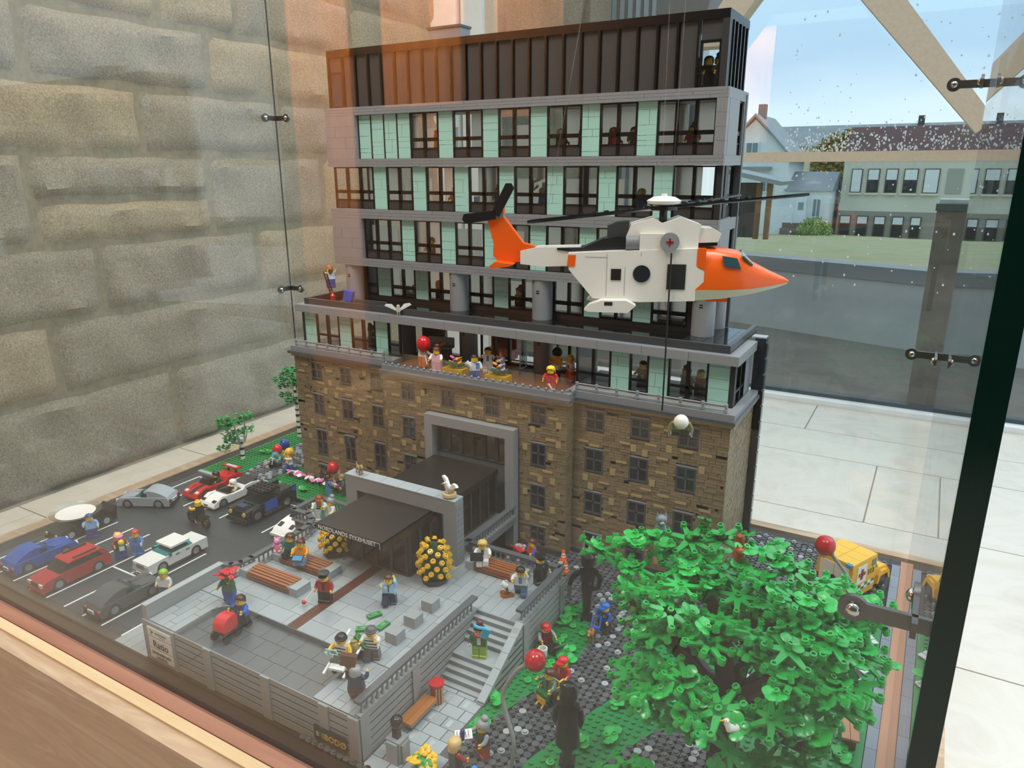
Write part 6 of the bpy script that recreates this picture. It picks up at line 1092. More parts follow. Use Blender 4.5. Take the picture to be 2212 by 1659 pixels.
# ambulance, seen from behind
am = thing('toy_ambulance', 'yellow toy ambulance with red cross by the rear border', 'ambulance', (45.2, 14.0, G0), 155); AY = P('#e3ac16', .25)
one(lambda b: b.box(-3, 3, -1.2, 5.6, 1.0, 7.0), 'box_body', AY, am); one(lambda b: b.prism([(-6.3, 1.0), (-6.3, 2.6), (-5.4, 3.6), (-3.0, 3.9), (-1.2, 3.9), (-1.2, 1.0)], -2.6, 2.6), 'bonnet', AY, am); one(lambda b: b.prism([(-3.1, 3.9), (-2.2, 5.3), (-1.2, 5.3), (-1.2, 3.9)], -2.4, 2.4), 'windscreen', TEAL, am); bx('cab_roof', AY, am, -2.6, 2.6, -2.3, -1.2, 5.3, 5.8)
for i in range(2):
    for j in range(3): bx('roof_tile', P('#e8b82a', .22), am, -3.0+i*3+.03, -3.0+(i+1)*3-.03, -1.2+j*2.27+.03, -1.2+(j+1)*2.27-.03, 7.0, 7.2)
for s_ in (-1, 1):
    for yy in (-4.2, 3.4): wheel(am, s_*2.4, yy, 1.45, '#2a2c2e')
    pn = bx('cross_panel', P('#e6e6e0', .3), am, s_*3.0-.06, s_*3.0+.06, 1.6, 4.2, 3.4, 6.4); xx = s_*.1
    one(lambda b: b.box(xx-.05, xx+.05, -.28, .28, -.9, .9).box(xx-.05, xx+.05, -.9, .9, -.28, .28), 'red_cross', P('#8e1c26', .3), pn)
    for i in range(7):
        for j in range(2): bx('check', P('#1f6a3c' if (i+j) % 2 else '#e6e6e0', .3), am, s_*3.02-.05, s_*3.02+.05, -1.0+i*.94, -1.0+(i+1)*.94, 2.1+j*.45, 2.55+j*.45)
    text('113', 1.3, P('#1f5a34', .4), am, (s_*3.06, .25, 4.2), (90, 0, s_*90)); bx('side_window', P('#5f6a6c', .1), am, s_*3.0-.06, s_*3.0+.06, -1.0, .1, 5.4, 6.5); bx('blue_lamp', P('#3f9ac8', .1), am, s_*2.3-.5, s_*2.3+.5, 5.3, 5.9, 6.8, 7.2); bx('tail_lamp', P('#9c1c1c', .2), am, s_*2.7-.3, s_*2.7+.3, 5.55, 5.75, 2.6, 3.6)
    one(lambda b: b.prism([(-6.2, 1.3), (-5.8, 2.8), (-4.9, 3.3), (-3.4, 3.3), (-2.6, 2.7), (-2.3, 1.3), (-2.7, 1.3), (-3.2, 2.5), (-5.2, 2.5), (-5.7, 1.3)], s_*2.75-.3, s_*2.75+.3), 'mudguard', AY, am)
one(lambda b: b.prism([(.3*math.cos(a*.6), .5*math.sin(a*.6)) for a in range(6)], 0, .06, 'x'), 'phone_mark', P('#1f5a34', .4), am, (3.03, -.75, 4.7))
for s_ in (-1, 1): d_ = bx('rear_door', P('#dcd8d0', .3), am, min(s_*.04, s_*2.4), max(s_*.04, s_*2.4), 5.6, 5.75, 1.3, 6.4)
one(lambda b: b.cyl((0, 5.7, 3.9), (0, 5.95, 3.9), .5, n=14), 'door_knob', P('#1a1a1a'), am); bx('bumper', AY, am, -3, 3, 5.6, 6.1, .9, 1.4)
# ================================================================ helicopter
he = thing('rescue_helicopter', 'white and orange toy rescue helicopter hanging on strings before the tower', 'helicopter', (22.9, -24.5, 55.0), 21.7)
HW, HO = P('#e4e1d8', .25), P('#ee6116', .22)
def hz(px_, py_): return ((px_-1330)/58.4, (620-py_)/58.4)
def hpoly(pts): return [hz(a, b_) for a, b_ in pts]
one(lambda b: b.prism(hpoly([(995, 465), (1560, 440), (1560, 560), (1605, 580), (1605, 660), (1555, 700), (1555, 775), (1200, 790), (900, 770), (740, 585), (735, 480)]), -2.7, 2.7, 'y'), 'fuselage', HW, he)
nose = MB(); secs = [(4.72, -1.4, 3.05, 2.72), (6.0, -1.4, 3.0, 2.65), (8.6, -1.3, 2.6, 2.4), (10.0, -1.25, 1.5, 2.1), (12.0, -1.0, .5, 1.4), (13.6, -.8, -.2, .6), (14.1, -.7, -.5, .25)]; vs = []
for x, z0, z1, w in secs:
    zm = (z0+z1)/2; vs += [(x, -w, z0), (x, -w, zm), (x, -w*.8, z1-.25*(z1-z0)*.5), (x, -w*.5, z1), (x, w*.5, z1), (x, w*.8, z1-.25*(z1-z0)*.5), (x, w, zm), (x, w, z0)]
nose.add(vs, [(i*8+j, (i+1)*8+j, (i+1)*8+(j+1) % 8, i*8+(j+1) % 8) for i in range(6) for j in range(8)]+[tuple(range(8)), tuple(range(48, 56))[::-1]]); nose.build('nose', HO, he, smooth=45)
one(lambda b: b.prism([(3.8, -1.4), (4.75, -1.4), (4.75, 3.05), (3.8, 3.08), (3.8, 1.2), (4.7, .7), (4.7, -.5)], -2.74, 2.74, 'y'), 'nose_cheek', HO, he)
bel = MB(); vs = []
for x, z0, z1, w in ((3.8, -2.7, -1.4, 2.7), (7.0, -2.4, -1.4, 2.6), (10.0, -1.9, -1.25, 2.1), (12.6, -1.3, -.95, 1.2), (14.0, -.9, -.75, .3)): vs += [(x, -w, z1), (x, -w*.8, z0), (x, w*.8, z0), (x, w, z1)]
bel.add(vs, [(i*4+j, (i+1)*4+j, (i+1)*4+(j+1) % 4, i*4+(j+1) % 4) for i in range(4) for j in range(4)]+[(0, 1, 2, 3), (19, 18, 17, 16)]); bel.build('belly', P('#dcd9c4', .25), he, smooth=45)
for s_ in (-1, 1):
    one(lambda b: b.add([(6.7, s_*2.72, 1.25), (8.6, s_*2.5, .9), (8.1, s_*2.25, 2.05), (6.5, s_*2.4, 2.3), (6.7, s_*2.66, 1.25), (8.6, s_*2.42, .9), (8.1, s_*2.15, 2.05), (6.5, s_*2.3, 2.3)], [(0, 1, 2, 3), (4, 5, 6, 7), (0, 1, 5, 4), (1, 2, 6, 5), (2, 3, 7, 6), (3, 0, 4, 7)]), 'side_window', P('#2a4a50', .06), he); one(lambda b: b.add([(8.7, s_*2.3, 2.35), (9.9, s_*1.9, 1.35), (9.9, s_*.15, 1.6), (8.8, s_*.15, 2.75), (8.6, s_*2.2, 2.2), (9.8, s_*1.8, 1.2), (9.8, s_*.15, 1.4), (8.7, s_*.15, 2.6)], [(0, 1, 2, 3), (4, 5, 6, 7), (0, 1, 5, 4), (1, 2, 6, 5), (2, 3, 7, 6), (3, 0, 4, 7)]), 'windscreen', P('#2f9aa8', .05), he)
    bx('door_opening', P('#1b1a1a', .5), he, .85, 2.7, s_*2.72-.06, s_*2.72+.06, -1.4, 1.35); bx('door_frame', P('#3a3633'), he, .7, .85, s_*2.75-.06, s_*2.75+.06, -1.4, 1.35); one(lambda b: b.cyl((-2.05, s_*2.6, .25), (-2.05, s_*2.82, .25), .95, n=24), 'round_window', P('#22282c', .1), he); bx('small_window', P('#2b2320', .1), he, -5.4, -4.3, s_*2.72-.05, s_*2.72+.05, -.5, .75)
    one(lambda b: b.cyl((.8, s_*2.2, 3.75), (.8, s_*3.0, 3.75), 1.02, n=26), 'intake_disc', P('#8f9294', .3), he); one(lambda b: b.box(.7, .9, s_*3.02-.04, s_*3.02+.04, 3.35, 4.15).box(.4, 1.2, s_*3.02-.04, s_*3.02+.04, 3.65, 3.85), 'disc_cross', P('#a31822'), he); one(lambda b: b.cyl((-3.9, s_*1.7, 3.5), (-2.2, s_*1.7, 3.5), .85, n=18), 'exhaust', P('#7d8082', .3), he); bx('cowl_side', HW, he, -2.4, 1.0, s_*1.7-.9, s_*1.7+.9, 2.6, 4.6)
    one(lambda b: b.prism(hpoly([(850, 835), (880, 800), (960, 770), (1120, 768), (1180, 800), (1130, 848), (880, 845)]), s_*3.4-.8, s_*3.4+.8, 'y'), 'sponson', HW, he); bx('sponson_grip', P('#22282a'), he, -6.0, -5.1, s_*3.4-.82, s_*3.4+.82, -3.1, -2.7)
    one(lambda b: b.prism(hpoly([(735, 490), (785, 490), (780, 565), (728, 565)]), s_*2.72-.04, s_*2.72+.04, 'y'), 'orange_mark', HO, he)
    for a, c, z0, z1 in ((-8.3, -5.9, 2.0, 2.05), (-3.9, -3.85, -2.2, 1.0), (-5.9, -5.85, -2.3, 2.4), (-2.2, -2.15, 2.2, 2.6)): bx('panel_seam', P('#a9a597', .5), he, a, c, s_*2.71-.02, s_*2.71+.02, z0, z1)
one(lambda b: b.prism(hpoly([(410, 480), (520, 455), (810, 445), (810, 570), (560, 580), (410, 565)]), -1.3, 1.3, 'y'), 'tail_boom', HW, he); one(lambda b: b.prism(hpoly([(655, 455), (830, 450), (960, 390), (1110, 380), (1110, 470), (800, 485), (655, 468)]), -1.4, 1.4, 'y'), 'spine', P('#1e2123', .3), he)
one(lambda b: b.prism(hpoly([(1105, 370), (1130, 300), (1270, 255), (1330, 290), (1440, 250), (1575, 300), (1560, 345), (1560, 450), (1105, 465)]), -1.9, 1.9, 'y'), 'engine_cowl', HW, he); one(lambda b: b.prism(hpoly([(1560, 315), (1640, 318), (1700, 350), (1680, 405), (1560, 410)]), -1.7, 1.7, 'y'), 'front_cowl', HW, he); one(lambda b: b.prism(hpoly([(1545, 405), (1680, 402), (1680, 425), (1545, 440)]), -1.6, 1.6, 'y'), 'cowl_base', P(BLK), he); one(lambda b: b.prism(hpoly([(980, 310), (1040, 285), (1120, 280), (1115, 380), (980, 380)]), -1.2, 1.2, 'y'), 'rear_engine', P('#3a3d3f', .3), he)
fin = one(lambda b: b.prism(hpoly([(168, 245), (230, 205), (290, 198), (292, 262), (425, 432), (505, 452), (505, 500), (410, 508), (410, 555), (260, 560), (220, 515), (225, 440), (185, 290)]), -.7, .7, 'y'), 'tail_fin', HO, he); one(lambda b: b.prism(hpoly([(168, 248), (292, 238), (292, 262), (170, 270)]), -.74, .74, 'y'), 'grey_stripe', P('#8a8d8e'), fin)
one(lambda b: b.prism(hpoly([(210, 575), (250, 545), (375, 560), (340, 575), (220, 590)]), -2.6, 2.6, 'y'), 'stabiliser', HO, he); bx('belly_lamp', HO, he, 5.3, 7.6, -.8, .8, -3.0, -2.3)
for a in (-172, 62): one(lambda b: b.prism([(0, -.5), (3.6, -.55), (3.9, 0), (3.6, .55), (0, .5)], -.15, .15, 'y'), 'tail_rotor_blade', P('#191a1b', .3), he, (hz(240, 245)[0], -.9, hz(240, 245)[1]), (0, -a, 0))
one(lambda b: b.cyl((.1, 0, 5.5), (.1, 0, 7.6), .45, n=12).cyl((.1, 0, 7.0), (.1, 0, 7.4), 1.5, n=18), 'rotor_mast', P(BLK), he); one(lambda b: b.lathe([(1.0, 7.5), (1.8, 7.7), (1.9, 8.0), (1.2, 8.4), (.35, 8.5), (.3, 8.75)], 24, (.1, 0, 0)), 'rotor_cap', HW, he)
BST = MB().stud(0, 0, 0, n=8).mesh('blade_stud', P('#17191a', .25))
for a, tl in ((-2, -5.5), (50, -3.5), (185, 6)):
    r_o = one(lambda b: b.prism([(.8, -.5), (14.6, -.55), (15.2, -.25), (15.2, .25), (14.6, .55), (.8, .5)], -.12, .12, 'z'), 'rotor_blade', P('#17191a', .12), he, (.1, 0, 7.25), (14 if a > 180 else -10, tl, a))
    for i in range(6): inst('blade_stud', BST, r_o, (2.4+i*1.3, 0, .12))
for i, (x, y, z, dx, dy) in enumerate(((22.3, -23.6, 62.4, -.6, 1), (23.8, -24.4, 62.2, .3, .5), (10.6, -29.4, 59.5, 5, 2.6))):
    hold('nylon_string', ('thin nylon string above the helicopter cowl', 'thin nylon string above the rotor cap', 'thin nylon string holding the orange tail')[i], 'string', lambda b: b.cyl((0, 0, 0), (dx*2, dy*2, 66), .045, n=5), CLEAR, (x, y, z))
hold('winch_rope', 'black winch rope from the helicopter to the hanging rescuer', 'rope', lambda b: b.cyl((0, 0, 0), (0, 0, 18), .11, n=6), P('#1a1918', .6), (25.0, -27.0, 39.6))
fig('hanging toy rescuer in white helmet and olive jacket', 26.2, -23.6, 36.4, 18, '#6a6a3a', '#3a3c2c', ('dome', '#e6e2d8'), arms=(60, 60), lg=(10, 30), hands='#7d8488', rx=58, prints=((0, .4, 1.2, .5, '#d8b818'),), spread=(30, 30))
# ================================================================ big tree with leaf plates
LG = P('#2bb04c', .2); LG2 = P('#229a42', .22)
lp = MB(); q = random.Random(2)
for i, (a, L_) in enumerate(((0, 2.4), (48, 1.9), (92, 2.3), (140, 1.8), (186, 2.1), (236, 1.9), (292, 2.2))):
    lp.at(0, 0, 0, 0, 0, a); lp.add([(0, -.42, 0), (L_, -.2, 0), (L_, .2, 0), (0, .42, 0), (0, -.42, .22), (L_, -.2, .22), (L_, .2, .22), (0, .42, .22)], [(0, 3, 2, 1), (4, 5, 6, 7), (0, 1, 5, 4), (1, 2, 6, 5), (2, 3, 7, 6), (3, 0, 4, 7)])
    lp.cyl((L_+.1, 0, -.12), (L_+.1, 0, .22), .36, n=12); lp.ring(L_+.1, 0, .22, .31, .26, 12)
lp.at().cyl((0, 0, -.15), (0, 0, .22), .6, n=12).ring(0, 0, .22, .31, .28, 12)
LPM = lp.mesh('leaf_plate', LG, 40); LPM2 = lp.mesh('leaf_plate', LG2, 40)
bd = MB()
for a in (-62, 0, 62):
    bd.at(0, 0, .05, 0, 0, a); vs = []
    for u, w in ((.25, .14), (.5, .5), (.85, .7), (1.2, .6), (1.45, .22)):
        h = .12+.35*max(0, u-.3)-.18*max(0, u-1.0); vs += [(u, -w, h-.08), (u, 0, h+.06), (u, w, h-.08), (u, -w, h-.16), (u, 0, h-.06), (u, w, h-.16)]
    n_ = 5; fs = []
    for i in range(n_-1):
        o_, p_ = i*6, (i+1)*6; fs += [(o_, p_, p_+1, o_+1), (o_+1, p_+1, p_+2, o_+2), (o_+3, o_+4, p_+4, p_+3), (o_+4, o_+5, p_+5, p_+4), (o_, o_+3, p_+3, p_), (o_+2, p_+2, p_+5, o_+5)]
    bd.add(vs, fs)
bd.at().cyl((0, 0, -.35), (0, 0, .25), .4, n=12).ring(0, 0, .25, .33, .3, 12).cyl((0, 0, .25), (0, 0, .38), .2, n=10)
BDM = bd.mesh('leaf_sprig', LG, 40); BDM2 = bd.mesh('leaf_sprig', LG2, 40)
tr = thing('broadleaf_tree', 'big toy-brick tree with bright green leaf plates and brown branches', 'tree', (37, -35, .4))
BK, BK2 = P('#3a2219', .4), P('#4e2c1e', .38)
for i in range(9): bx('trunk_block', BK if i % 2 else BK2, tr, -1.7+.1*i+.12*math.sin(i*2), 1.7-.09*i+.12*math.sin(i*2), -1.6+.1*i, 1.6-.09*i, i*1.2, (i+1)*1.2)
for i in range(5): bx('root', BK2, tr, -.5+1.6*math.cos(i*1.26), .5+1.6*math.cos(i*1.26), -.5+1.6*math.sin(i*1.26), .5+1.6*math.sin(i*1.26), 0, 1.1-.1*i)
def branch(p0, p1, w=.9):
    p0, p1 = Vector(p0), Vector(p1); d = p1-p0; o = one(lambda b: b.prism([(-.5*w, -.5*w), (.5*w, -.5*w), (.5*w, .5*w), (-.5*w, .5*w)], 0, d.length, 'z', .55), 'branch', random.choice((BK, BK2)), tr, p0); o.rotation_euler = d.to_track_quat('Z', 'Y').to_euler()
B0 = (0, 0, 9.5)
for p in ((-9, -2, 21), (-11, -5, 23), (-4, 1, 27), (3, -1, 27), (9, 2, 22), (12, -1, 19), (5, -8, 20), (-3, -12, 15), (4, -14, 12), (-6, -9, 16), (0, -6, 24), (9, -8, 14)): branch(B0 if p[2] > 13 else (0, 0, 6), p, 1.5)
q = random.Random(14); C0 = Vector((.6, -6.0, 19.0)); n = 0; pos = []
def leaf(v, s, tilt=None, az=None):
    r = (tilt if tilt else (q.uniform(-22, 22), q.uniform(-22, 22)))
    inst('leaf_plate', q.choice((LPM, LPM, LPM2)), tr, v, (r[0], r[1], q.uniform(0, 360) if az is None else az), s)
    for k_ in range(q.choice((1, 2, 2, 3))):
        a = q.uniform(0, 6.28); rr = q.choice((0, 1.9, 2.2)); inst('leaf_sprig', q.choice((BDM, BDM, BDM2)), tr, v+Vector((rr*math.cos(a), rr*math.sin(a), .5+rr*math.sin(R_(r[0]))*math.sin(a)-rr*math.sin(R_(r[1]))*math.cos(a))), (r[0]+q.uniform(-12, 12), r[1]+q.uniform(-12, 12), q.uniform(0, 360)), s*.85)
tries = 0
while n < 96 and tries < 20000:
    tries += 1
    a, c = q.uniform(0, 6.283), q.uniform(-.55, 1); u = q.uniform(.45, 1)**.5; sn = math.sqrt(1-c*c)
    v = C0+Vector((13.4*sn*math.cos(a)*u, 9.5*sn*math.sin(a)*u-(1-c)*2.2*0, 9.6*c*u)); v.z += 1.5 if abs(v.x) > 6 and v.z > 18 else 0
    wx, wy = v.x+37, v.y-35
    if wx > 50.2 or wy < -54 or v.z < 5.5 or (v.z < 12 and v.y > -1): continue
    if not ((-11.5 if v.z > 24 else -7.5 if v.z > 14 else -6) - min(0, v.y+9)*.35 < v.x < (12.5 if v.z > 20 else 9.5 if v.z > 14 else 7)): continue
    if any((v-p).length < 2.15 for p in pos): continue
    pos.append(v); n += 1; leaf(v, q.uniform(.92, 1.08), (q.uniform(-15, 15)+max(0, -(v.y+6))*2.6, q.uniform(-15, 15)))
for v in ((-13.5, -5.5, 27.2), (-11.0, -4.0, 28.2), (-8.2, -3.0, 28.8), (-5, -2, 29.2), (-2, -1, 29.6), (2, -1.5, 29.5), (5, -2, 28.6), (8, -1, 27.6), (11, -.5, 26.4), (13.0, -1, 25.0), (-9, -7, 24.4), (-8, -10, 17), (-6.5, -14, 9.5)): leaf(Vector(v), 1.0)
# ---- animals and bits in the tree
def cat_(label, loc, rz, c, s=1.0):
    t = thing('toy_cat', label, 'cat', loc, rz); m = P(c, .35); t.scale = (s, s, s)
    one(lambda b: b.lathe([(.75, 0), (.8, .4), (.6, 1.3), (.42, 1.9)], 14), 'body', m, t); h = one(lambda b: b.sph((0, -.1, 0), (.62, .58, .55), 14, 9).cyl((-.38, 0, .3), (-.45, 0, .85), .22, .02, 8).cyl((.38, 0, .3), (.45, 0, .85), .22, .02, 8), 'head', m, t, (0, -.1, 2.3))
    one(lambda b: b.sph((-.22, -.62, .08), .07, 6, 4).sph((.22, -.62, .08), .07, 6, 4), 'eyes', P('#15181a'), h); one(lambda b: b.sph((0, -.6, -.15), (.25, .15, .18), 8, 5), 'muzzle', P('#c9ced0'), h)
    for s_ in (-1, 1): one(lambda b: b.tube([(s_*.3, -.45, 1.2), (s_*.32, -.65, .1)], [.22, .18], 8), 'leg', m, t)
    one(lambda b: b.tube([(0, .7, .2), (.5, 1.1, .2), (.9, 1.0, .6)], [.18, .15, .06], 6), 'tail', m, t)
cat_('grey toy cat sitting on top of the tree', (28.6, -36.4, 28.6), 30, '#6f7c86')
sq = thing('toy_squirrel', 'reddish-brown toy squirrel perched in the tree leaves', 'squirrel', (37.2, -38.2, 29.2), 20); RB = P('#9a3f14', .3)
one(lambda b: b.sph((0, 0, .8), (.6, .8, .75), 12, 8), 'body', RB, sq); one(lambda b: b.sph((0, -.7, 1.5), (.45, .5, .45), 12, 8).cyl((-.25, -.6, 1.8), (-.3, -.6, 2.2), .15, .03, 6).cyl((.25, -.6, 1.8), (.3, -.6, 2.2), .15, .03, 6), 'head', RB, sq); one(lambda b: b.tube([(0, .7, .5), (.2, 1.4, 1.0), (.2, 1.5, 1.9), (.1, 1.1, 2.3)], [.3, .45, .5, .2], 10), 'tail', RB, sq)
def bird(name, label, loc, rz, wings, s=1.0, nest=False):
    t = thing(name, label, 'bird', loc, rz); t.scale = (s, s, s); m = P('#e9e7e0', .35)
    one(lambda b: b.tube([(0, 1.2, .9), (0, .5, 1.0), (0, -.3, 1.1), (0, -.6, 1.7), (0, -.65, 2.1)], [.12, .45, .5, .3, .3], 12), 'body', m, t); one(lambda b: b.cyl((0, -.85, 2.05), (0, -1.35, 1.95), .16, .04, 8), 'beak', P('#e8a818'), t); one(lambda b: b.sph((-.25, -.75, 2.2), .06, 6, 4).sph((.25, -.75, 2.2), .06, 6, 4), 'eyes', P('#151515'), t)
    if wings:
        for s_ in (-1, 1): one(lambda b: b.prism([(s_*.3, 1.2), (s_*1.2, 2.2), (s_*2.3, 2.3), (s_*2.6, 2.0), (s_*1.6, 1.5), (s_*.4, .9)], -.1, .35, 'y'), 'wing', m, t)
    one(lambda b: b.cyl((-.2, 0, 0), (-.2, 0, .8), .12, n=6).cyl((.2, 0, 0), (.2, 0, .8), .12, n=6), 'legs', P('#d8cfae'), t)
bird('toy_gull', 'white toy gull landing on the wing roof edge', (-40.0, 6.2, 38.85), 40, True); nt_ = thing('bird_nest', 'tan toy nest on the grey portal beam', 'nest', (-10.4, -19.9, 17.5)); one(lambda b: b.lathe([(.9, 0), (1.15, .3), (1.1, .7), (.8, .75), (.6, .5)], 12), 'nest_ring', P('#cdb583', .6), nt_); one(lambda b: b.cyl((0, 0, 0), (0, 0, .2), 1.0, n=14), 'base', P('#5a4a34'), nt_)
bird('toy_gull', 'white toy gull with raised wings in the portal nest', (-10.4, -19.9, 18.0), -30, True); bird('toy_dove', 'small white toy dove sitting low in the tree', (40.5, -51.2, 20.0), -60, False, .8)
dc = thing('toy_dog', 'tan toy dog standing on the grey portal beam', 'dog', (-28.6, -20.0, 17.5), 60); dogmesh(dc, '#9a8256'); dc.scale = (.8, .8, .8)
gl = thing('grey_crate', 'grey ribbed half-barrel among the leaves behind the squirrel', 'barrel', (36.5, -6.0, .4), 20); one(lambda b: b.prism([(-1.6, 0), (1.6, 0), (1.5, 1.5), (.8, 2.3), (-.8, 2.3), (-1.5, 1.5)], -1.6, 1.6, 'y'), 'shell', P('#6d6862', .4), gl)
# ---- red ball lamps on bent stems
def balllamp(label, path, c, r):
    t = thing('ball_lamp', label, 'lamp', path[0]); p0 = Vector(path[0]); pts = [Vector(p)-p0 for p in path]
    sm = []
    for i in range(len(pts)-1):
        a, b_, c_, d = pts[max(i-1, 0)], pts[i], pts[i+1], pts[min(i+2, len(pts)-1)]
        for k_ in range(5): u = k_/5; sm.append(.5*((2*b_)+(c_-a)*u+(2*a-5*b_+4*c_-d)*u*u+(3*b_-a-3*c_+d)*u**3))
    sm.append(pts[-1]); one(lambda b: b.tube(sm, .26, 8), 'stem', P('#8b8d8a', .4), t); d = (pts[-1]-pts[-2]).normalized(); e_ = pts[-1]+d*(r*.85)
    one(lambda b: b.sph(tuple(e_), r, 22, 14), 'ball', P('#b8161f', .12), t); one(lambda b: b.cyl(tuple(pts[-1]-d*.35), tuple(pts[-1]+d*.1), .42, n=12), 'collar', P('#7a7c7a'), t)
balllamp('near red ball lamp on a curved grey stem by the lawn', [(15.9, -46.4, .4), (16.2, -46.2, 4.2), (14.6, -45.4, 7.4), (14.2, -45.0, 9.4), (15.6, -44.4, 12.3), (16.8, -44.0, 13.3)], RED, 1.25); balllamp('far red ball lamp on a curved grey stem beside the ambulance', [(49.0, 1.2, .4), (48.6, 2.0, 3.2), (45.4, 2.8, 8.0), (42.4, 3.0, 11.4)], RED, 1.5)
# ---- birches, shrubs, flower bed
LV = MB(); q = random.Random(31)
for _ in range(60):
    a, c = q.uniform(0, 6.28), q.uniform(-1, 1); r = q.uniform(.5, 1); p = Vector((math.cos(a)*1.7*r, math.sin(a)*1.5*r, c*.9*r)); LV.T = Matrix.Translation(p) @ Matrix.Rotation(q.uniform(0, 6.28), 4, 'Z') @ Matrix.Rotation(q.uniform(-.6, .6), 4, 'X')
    LV.add([(-.42, 0, 0), (-.15, -.26, .05), (.25, -.22, .06), (.46, 0, 0), (.25, .22, .06), (-.15, .26, .05), (0, 0, .16), (0, 0, -.04)], [(0, 1, 6), (1, 2, 6), (2, 3, 6), (3, 4, 6), (4, 5, 6), (5, 0, 6), (1, 0, 7), (2, 1, 7), (3, 2, 7), (4, 3, 7), (5, 4, 7), (0, 5, 7)])
LVM = LV.mesh('leaf_cluster', P('#158a3c', .3))
def birch(label, x, y, H, cl):
    t = thing('birch_tree', label, 'tree', (x, y, .4)); one(lambda b: b.cyl((0, 0, 0), (0, 0, H), .55, .45, 14), 'trunk', P('#e2e0da', .4), t)
    for i in range(int(H/1.6)): one(lambda b: b.cyl((0, 0, .8+i*1.6), (0, 0, 1.2+i*1.6+.2*(i % 2)), .57, n=14), 'bark_band', P('#1c1b1a', .4), t)
    for p in cl:
        one(lambda b: b.tube([(0, 0, H-1.2), (p[0]*.5, p[1]*.5, H-.6), p], [.3, .22, .12], 6), 'branch', P('#d8d5cc', .4), t); stuff(inst('leaf_cluster', LVM, t, p, (0, 0, random.uniform(0, 360)), random.uniform(.85, 1.15)))
birch('young toy birch with banded white trunk at the left lawn edge', -86.2, 2.6, 5.0, [(-2.2, -3.2, 3.4), (-1.6, -2, 6.2), (-2.4, -2.4, 8.6), (.4, -1, 7.0), (1.8, .8, 7.6), (-.6, -1, 9.4), (1.0, 1.0, 10.6), (-2.6, -2.4, 10.2), (-1.0, -2, 5.0)]); birch('taller toy birch with banded trunk beside the brown wall', -85.6, 20.2, 13.0, [(-3.6, 0, 10.6), (-1.6, 0, 9.4), (.8, 0, 10.2), (-5.6, 0, 14.4), (-3.2, 0, 16.6), (-1.2, 0, 17.6), (.8, 0, 17.0), (1.8, 0, 15.4), (-2.0, 0, 15.0), (-4.6, .5, 13.2), (.5, 1, 14)])
sh_ = thing('leafy_shrub', 'low green toy shrub beside the brown wall corner', 'shrub', (-70.6, 15.2, .8))
for i in range(4): stuff(inst('leaf_cluster', LVM, sh_, (math.cos(i*1.6)*1.4, math.sin(i*1.6)*1.2, 1.2+.5*(i % 2))))
PF = MB()
for k_ in range(5): PF.sph((.3*math.cos(k_*1.257), .3*math.sin(k_*1.257), 0), (.3, .3, .14), 8, 5)
fb = thing('flower_bed', 'row of pink and white flowers along the brown wall', 'flower bed', (-61, 1.4, .4)); q = random.Random(9); PFM = {c: PF.mesh('blossom', P(c, .3)) for c in ('#e070b0', '#eeeae6')}
for i in range(26): x = -8.2+i*.63; c = '#e070b0' if (i//2) % 2 == 0 else '#eeeae6'; y = q.uniform(-.9, .4)-.03*i; z = q.uniform(.9, 1.5); inst('blossom', PFM[c], fb, (x, y, z), (q.uniform(-25, 25), q.uniform(-25, 25), 0), 1.15); one(lambda b: b.cyl((x, y, 0), (x, y, z), .1, n=5), 'stem', P('#1d2a1c'), fb)
spots = [(8.8, -43.4, 'beside the red ball lamp stem'), (8.5, -38.2, 'at the foot of the stair wall'), (13.3, -26.4, 'at the rounded lawn tip'), (12.6, -24.6, 'near the man with the laptop'), (9.4, -17.6, 'near the slim black statue'), (9.0, -15.4, 'by the balustrade corner'), (20.4, -38.5, 'behind the coated statue'), (22.4, -30.2, 'on the curving lawn'), (23.6, -36.8, 'on the curving lawn edge'), (26.4, -25.5, 'under the tree canopy rim'), (-83, -3.4, 'beside the parking kerb'), (-79.2, 8.6, 'next to the small left path'), (-66.4, -4.6, 'behind the black pickup'), (-60.2, -3.0, 'near the blue-shirted nurse'), (-84.6, 8.0, 'close to the young birch'), (48.6, -15.6, 'near the wood strip'), (48.2, -26.2, 'beside the pale brown bench'), (47.4, 4.4, 'beside the ambulance path')]
for i, (x, y, w) in enumerate(spots):
    t = thing('ground_plant', 'small bright green leaf plant '+w, 'plant', (x, y, .42), i*47, 'leaf plants on the lawns'); inst('leaf_sprig', BDM, t, (0, 0, .35)); inst('leaf_sprig', BDM2, t, (.9, .5, .3), (0, 0, 140)) if i % 2 == 0 else 0
st_ = MB().lathe([(.32, 0), (.32, .2), (.52, .3), (.52, .45), (.3, .5)], 10).ring(0, 0, .45, .3, .2, 10).mesh('flower_stud', P('#2fae50', .25))
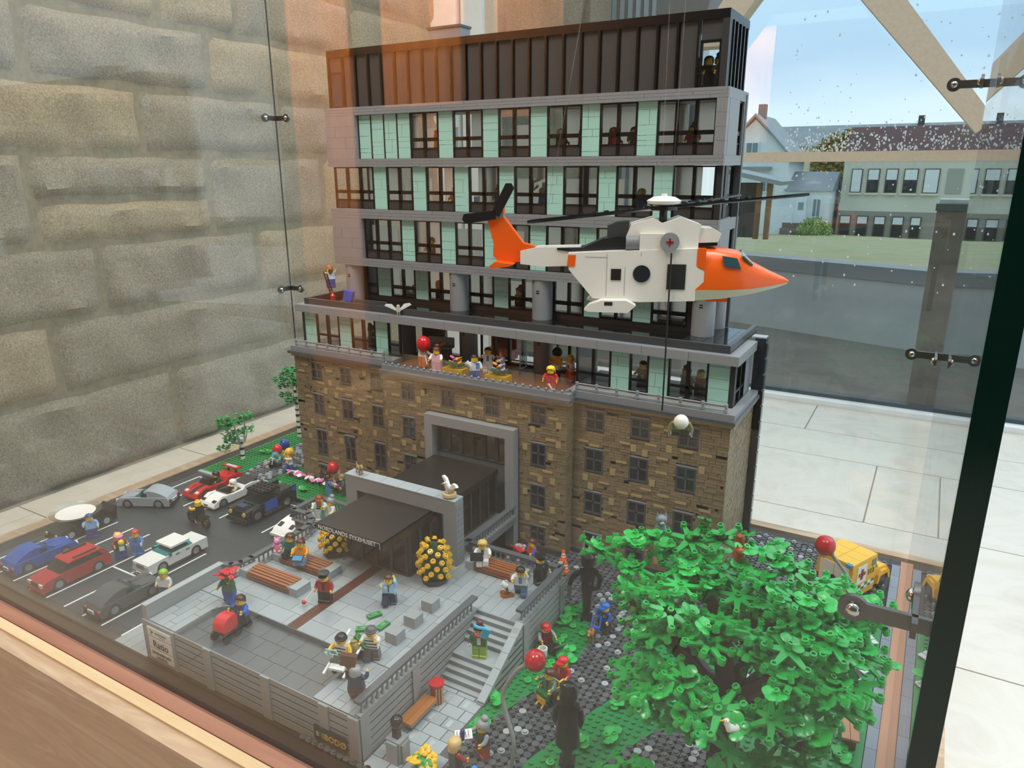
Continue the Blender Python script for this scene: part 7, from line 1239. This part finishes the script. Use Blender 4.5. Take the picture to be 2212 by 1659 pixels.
for i in range(26):
    for po in (LAWNA, LAWNB):
        x, y = random.uniform(min(p[0] for p in po), max(p[0] for p in po)), random.uniform(min(p[1] for p in po), max(p[1] for p in po))
        if inpoly(x, y, po) and inpoly(x+1, y, po) and inpoly(x-1, y, po): lt_ = lawna_ if po is LAWNA else lawnb_; inst('flower_stud', st_, lt_, Vector((math.floor(x)+.5, math.floor(y)+.5, .4))-lt_.location/S)
# ---- right-hand lawn bits
for i in range(38):
    a, c = random.choice(((0, 0), (1, 0))), 0; x, y = random.uniform(41, 49.6), random.uniform(-13, 2)
    o = bx('white_paver', P('#c9ccca', .3), lawnc_, -.9, .9, -.45, .45, .6, .72); o.location.x = x*S-lawnc_.location.x; o.location.y = y*S-lawnc_.location.y; o.rotation_euler[2] = R_(random.choice((35, -35, 80)))
pb = thing('park_bench', 'pale brown two-plank bench on the lawn by the wood strip', 'bench', (48.8, -22.0, .4), 8); bx('plank', P('#b07a58', .35), pb, -.95, -.03, -2.4, 2.4, 1.6, 1.9); bx('plank', P('#b07a58', .35), pb, .03, .95, -2.4, 2.4, 1.6, 1.9); bx('support', P('#5a4034'), pb, -.7, .7, -1.9, 1.9, 0, 1.6)
fig('toy figure in yellow cape and red cap on the right-hand lawn', 47.4, -8.6, .6, 60, '#d8651c', '#3a2a20', ('cap', '#c4202a'), arms=(40, 60), armc='#e8b820'); hold('yellow_sack', 'yellow bulging sack carried by the caped figure', 'sack', lambda b: b.sph((0, 0, .9), (.8, .7, 1.2), 14, 10), P('#dcb82a', .3), (46.4, -9.4, .6))
fig('toy figure in black under the tree beside the trunk', 41.6, -41.5, .6, 20, '#1c1c1e', '#26262a', ('short', '#d8a828'), arms=(60, 30)); tc_ = thing('teal_scooter', 'small teal toy scooter on the cobbles behind the tree', 'scooter', (36.0, 4.5, .44), 30); one(lambda b: b.box(-.5, .5, -1.4, 1.4, .4, 1.0).cyl((0, -1.2, .8), (0, -1.5, 2.4), .15, n=8).box(-.7, .7, -1.6, -1.4, 2.2, 2.4), 'frame', P('#1a8a96', .2), tc_); one(lambda b: b.cyl((-.15, -1.4, .45), (.15, -1.4, .45), .45, n=14).cyl((-.15, 1.4, .45), (.15, 1.4, .45), .45, n=14), 'wheels', P('#1c1c1c'), tc_)
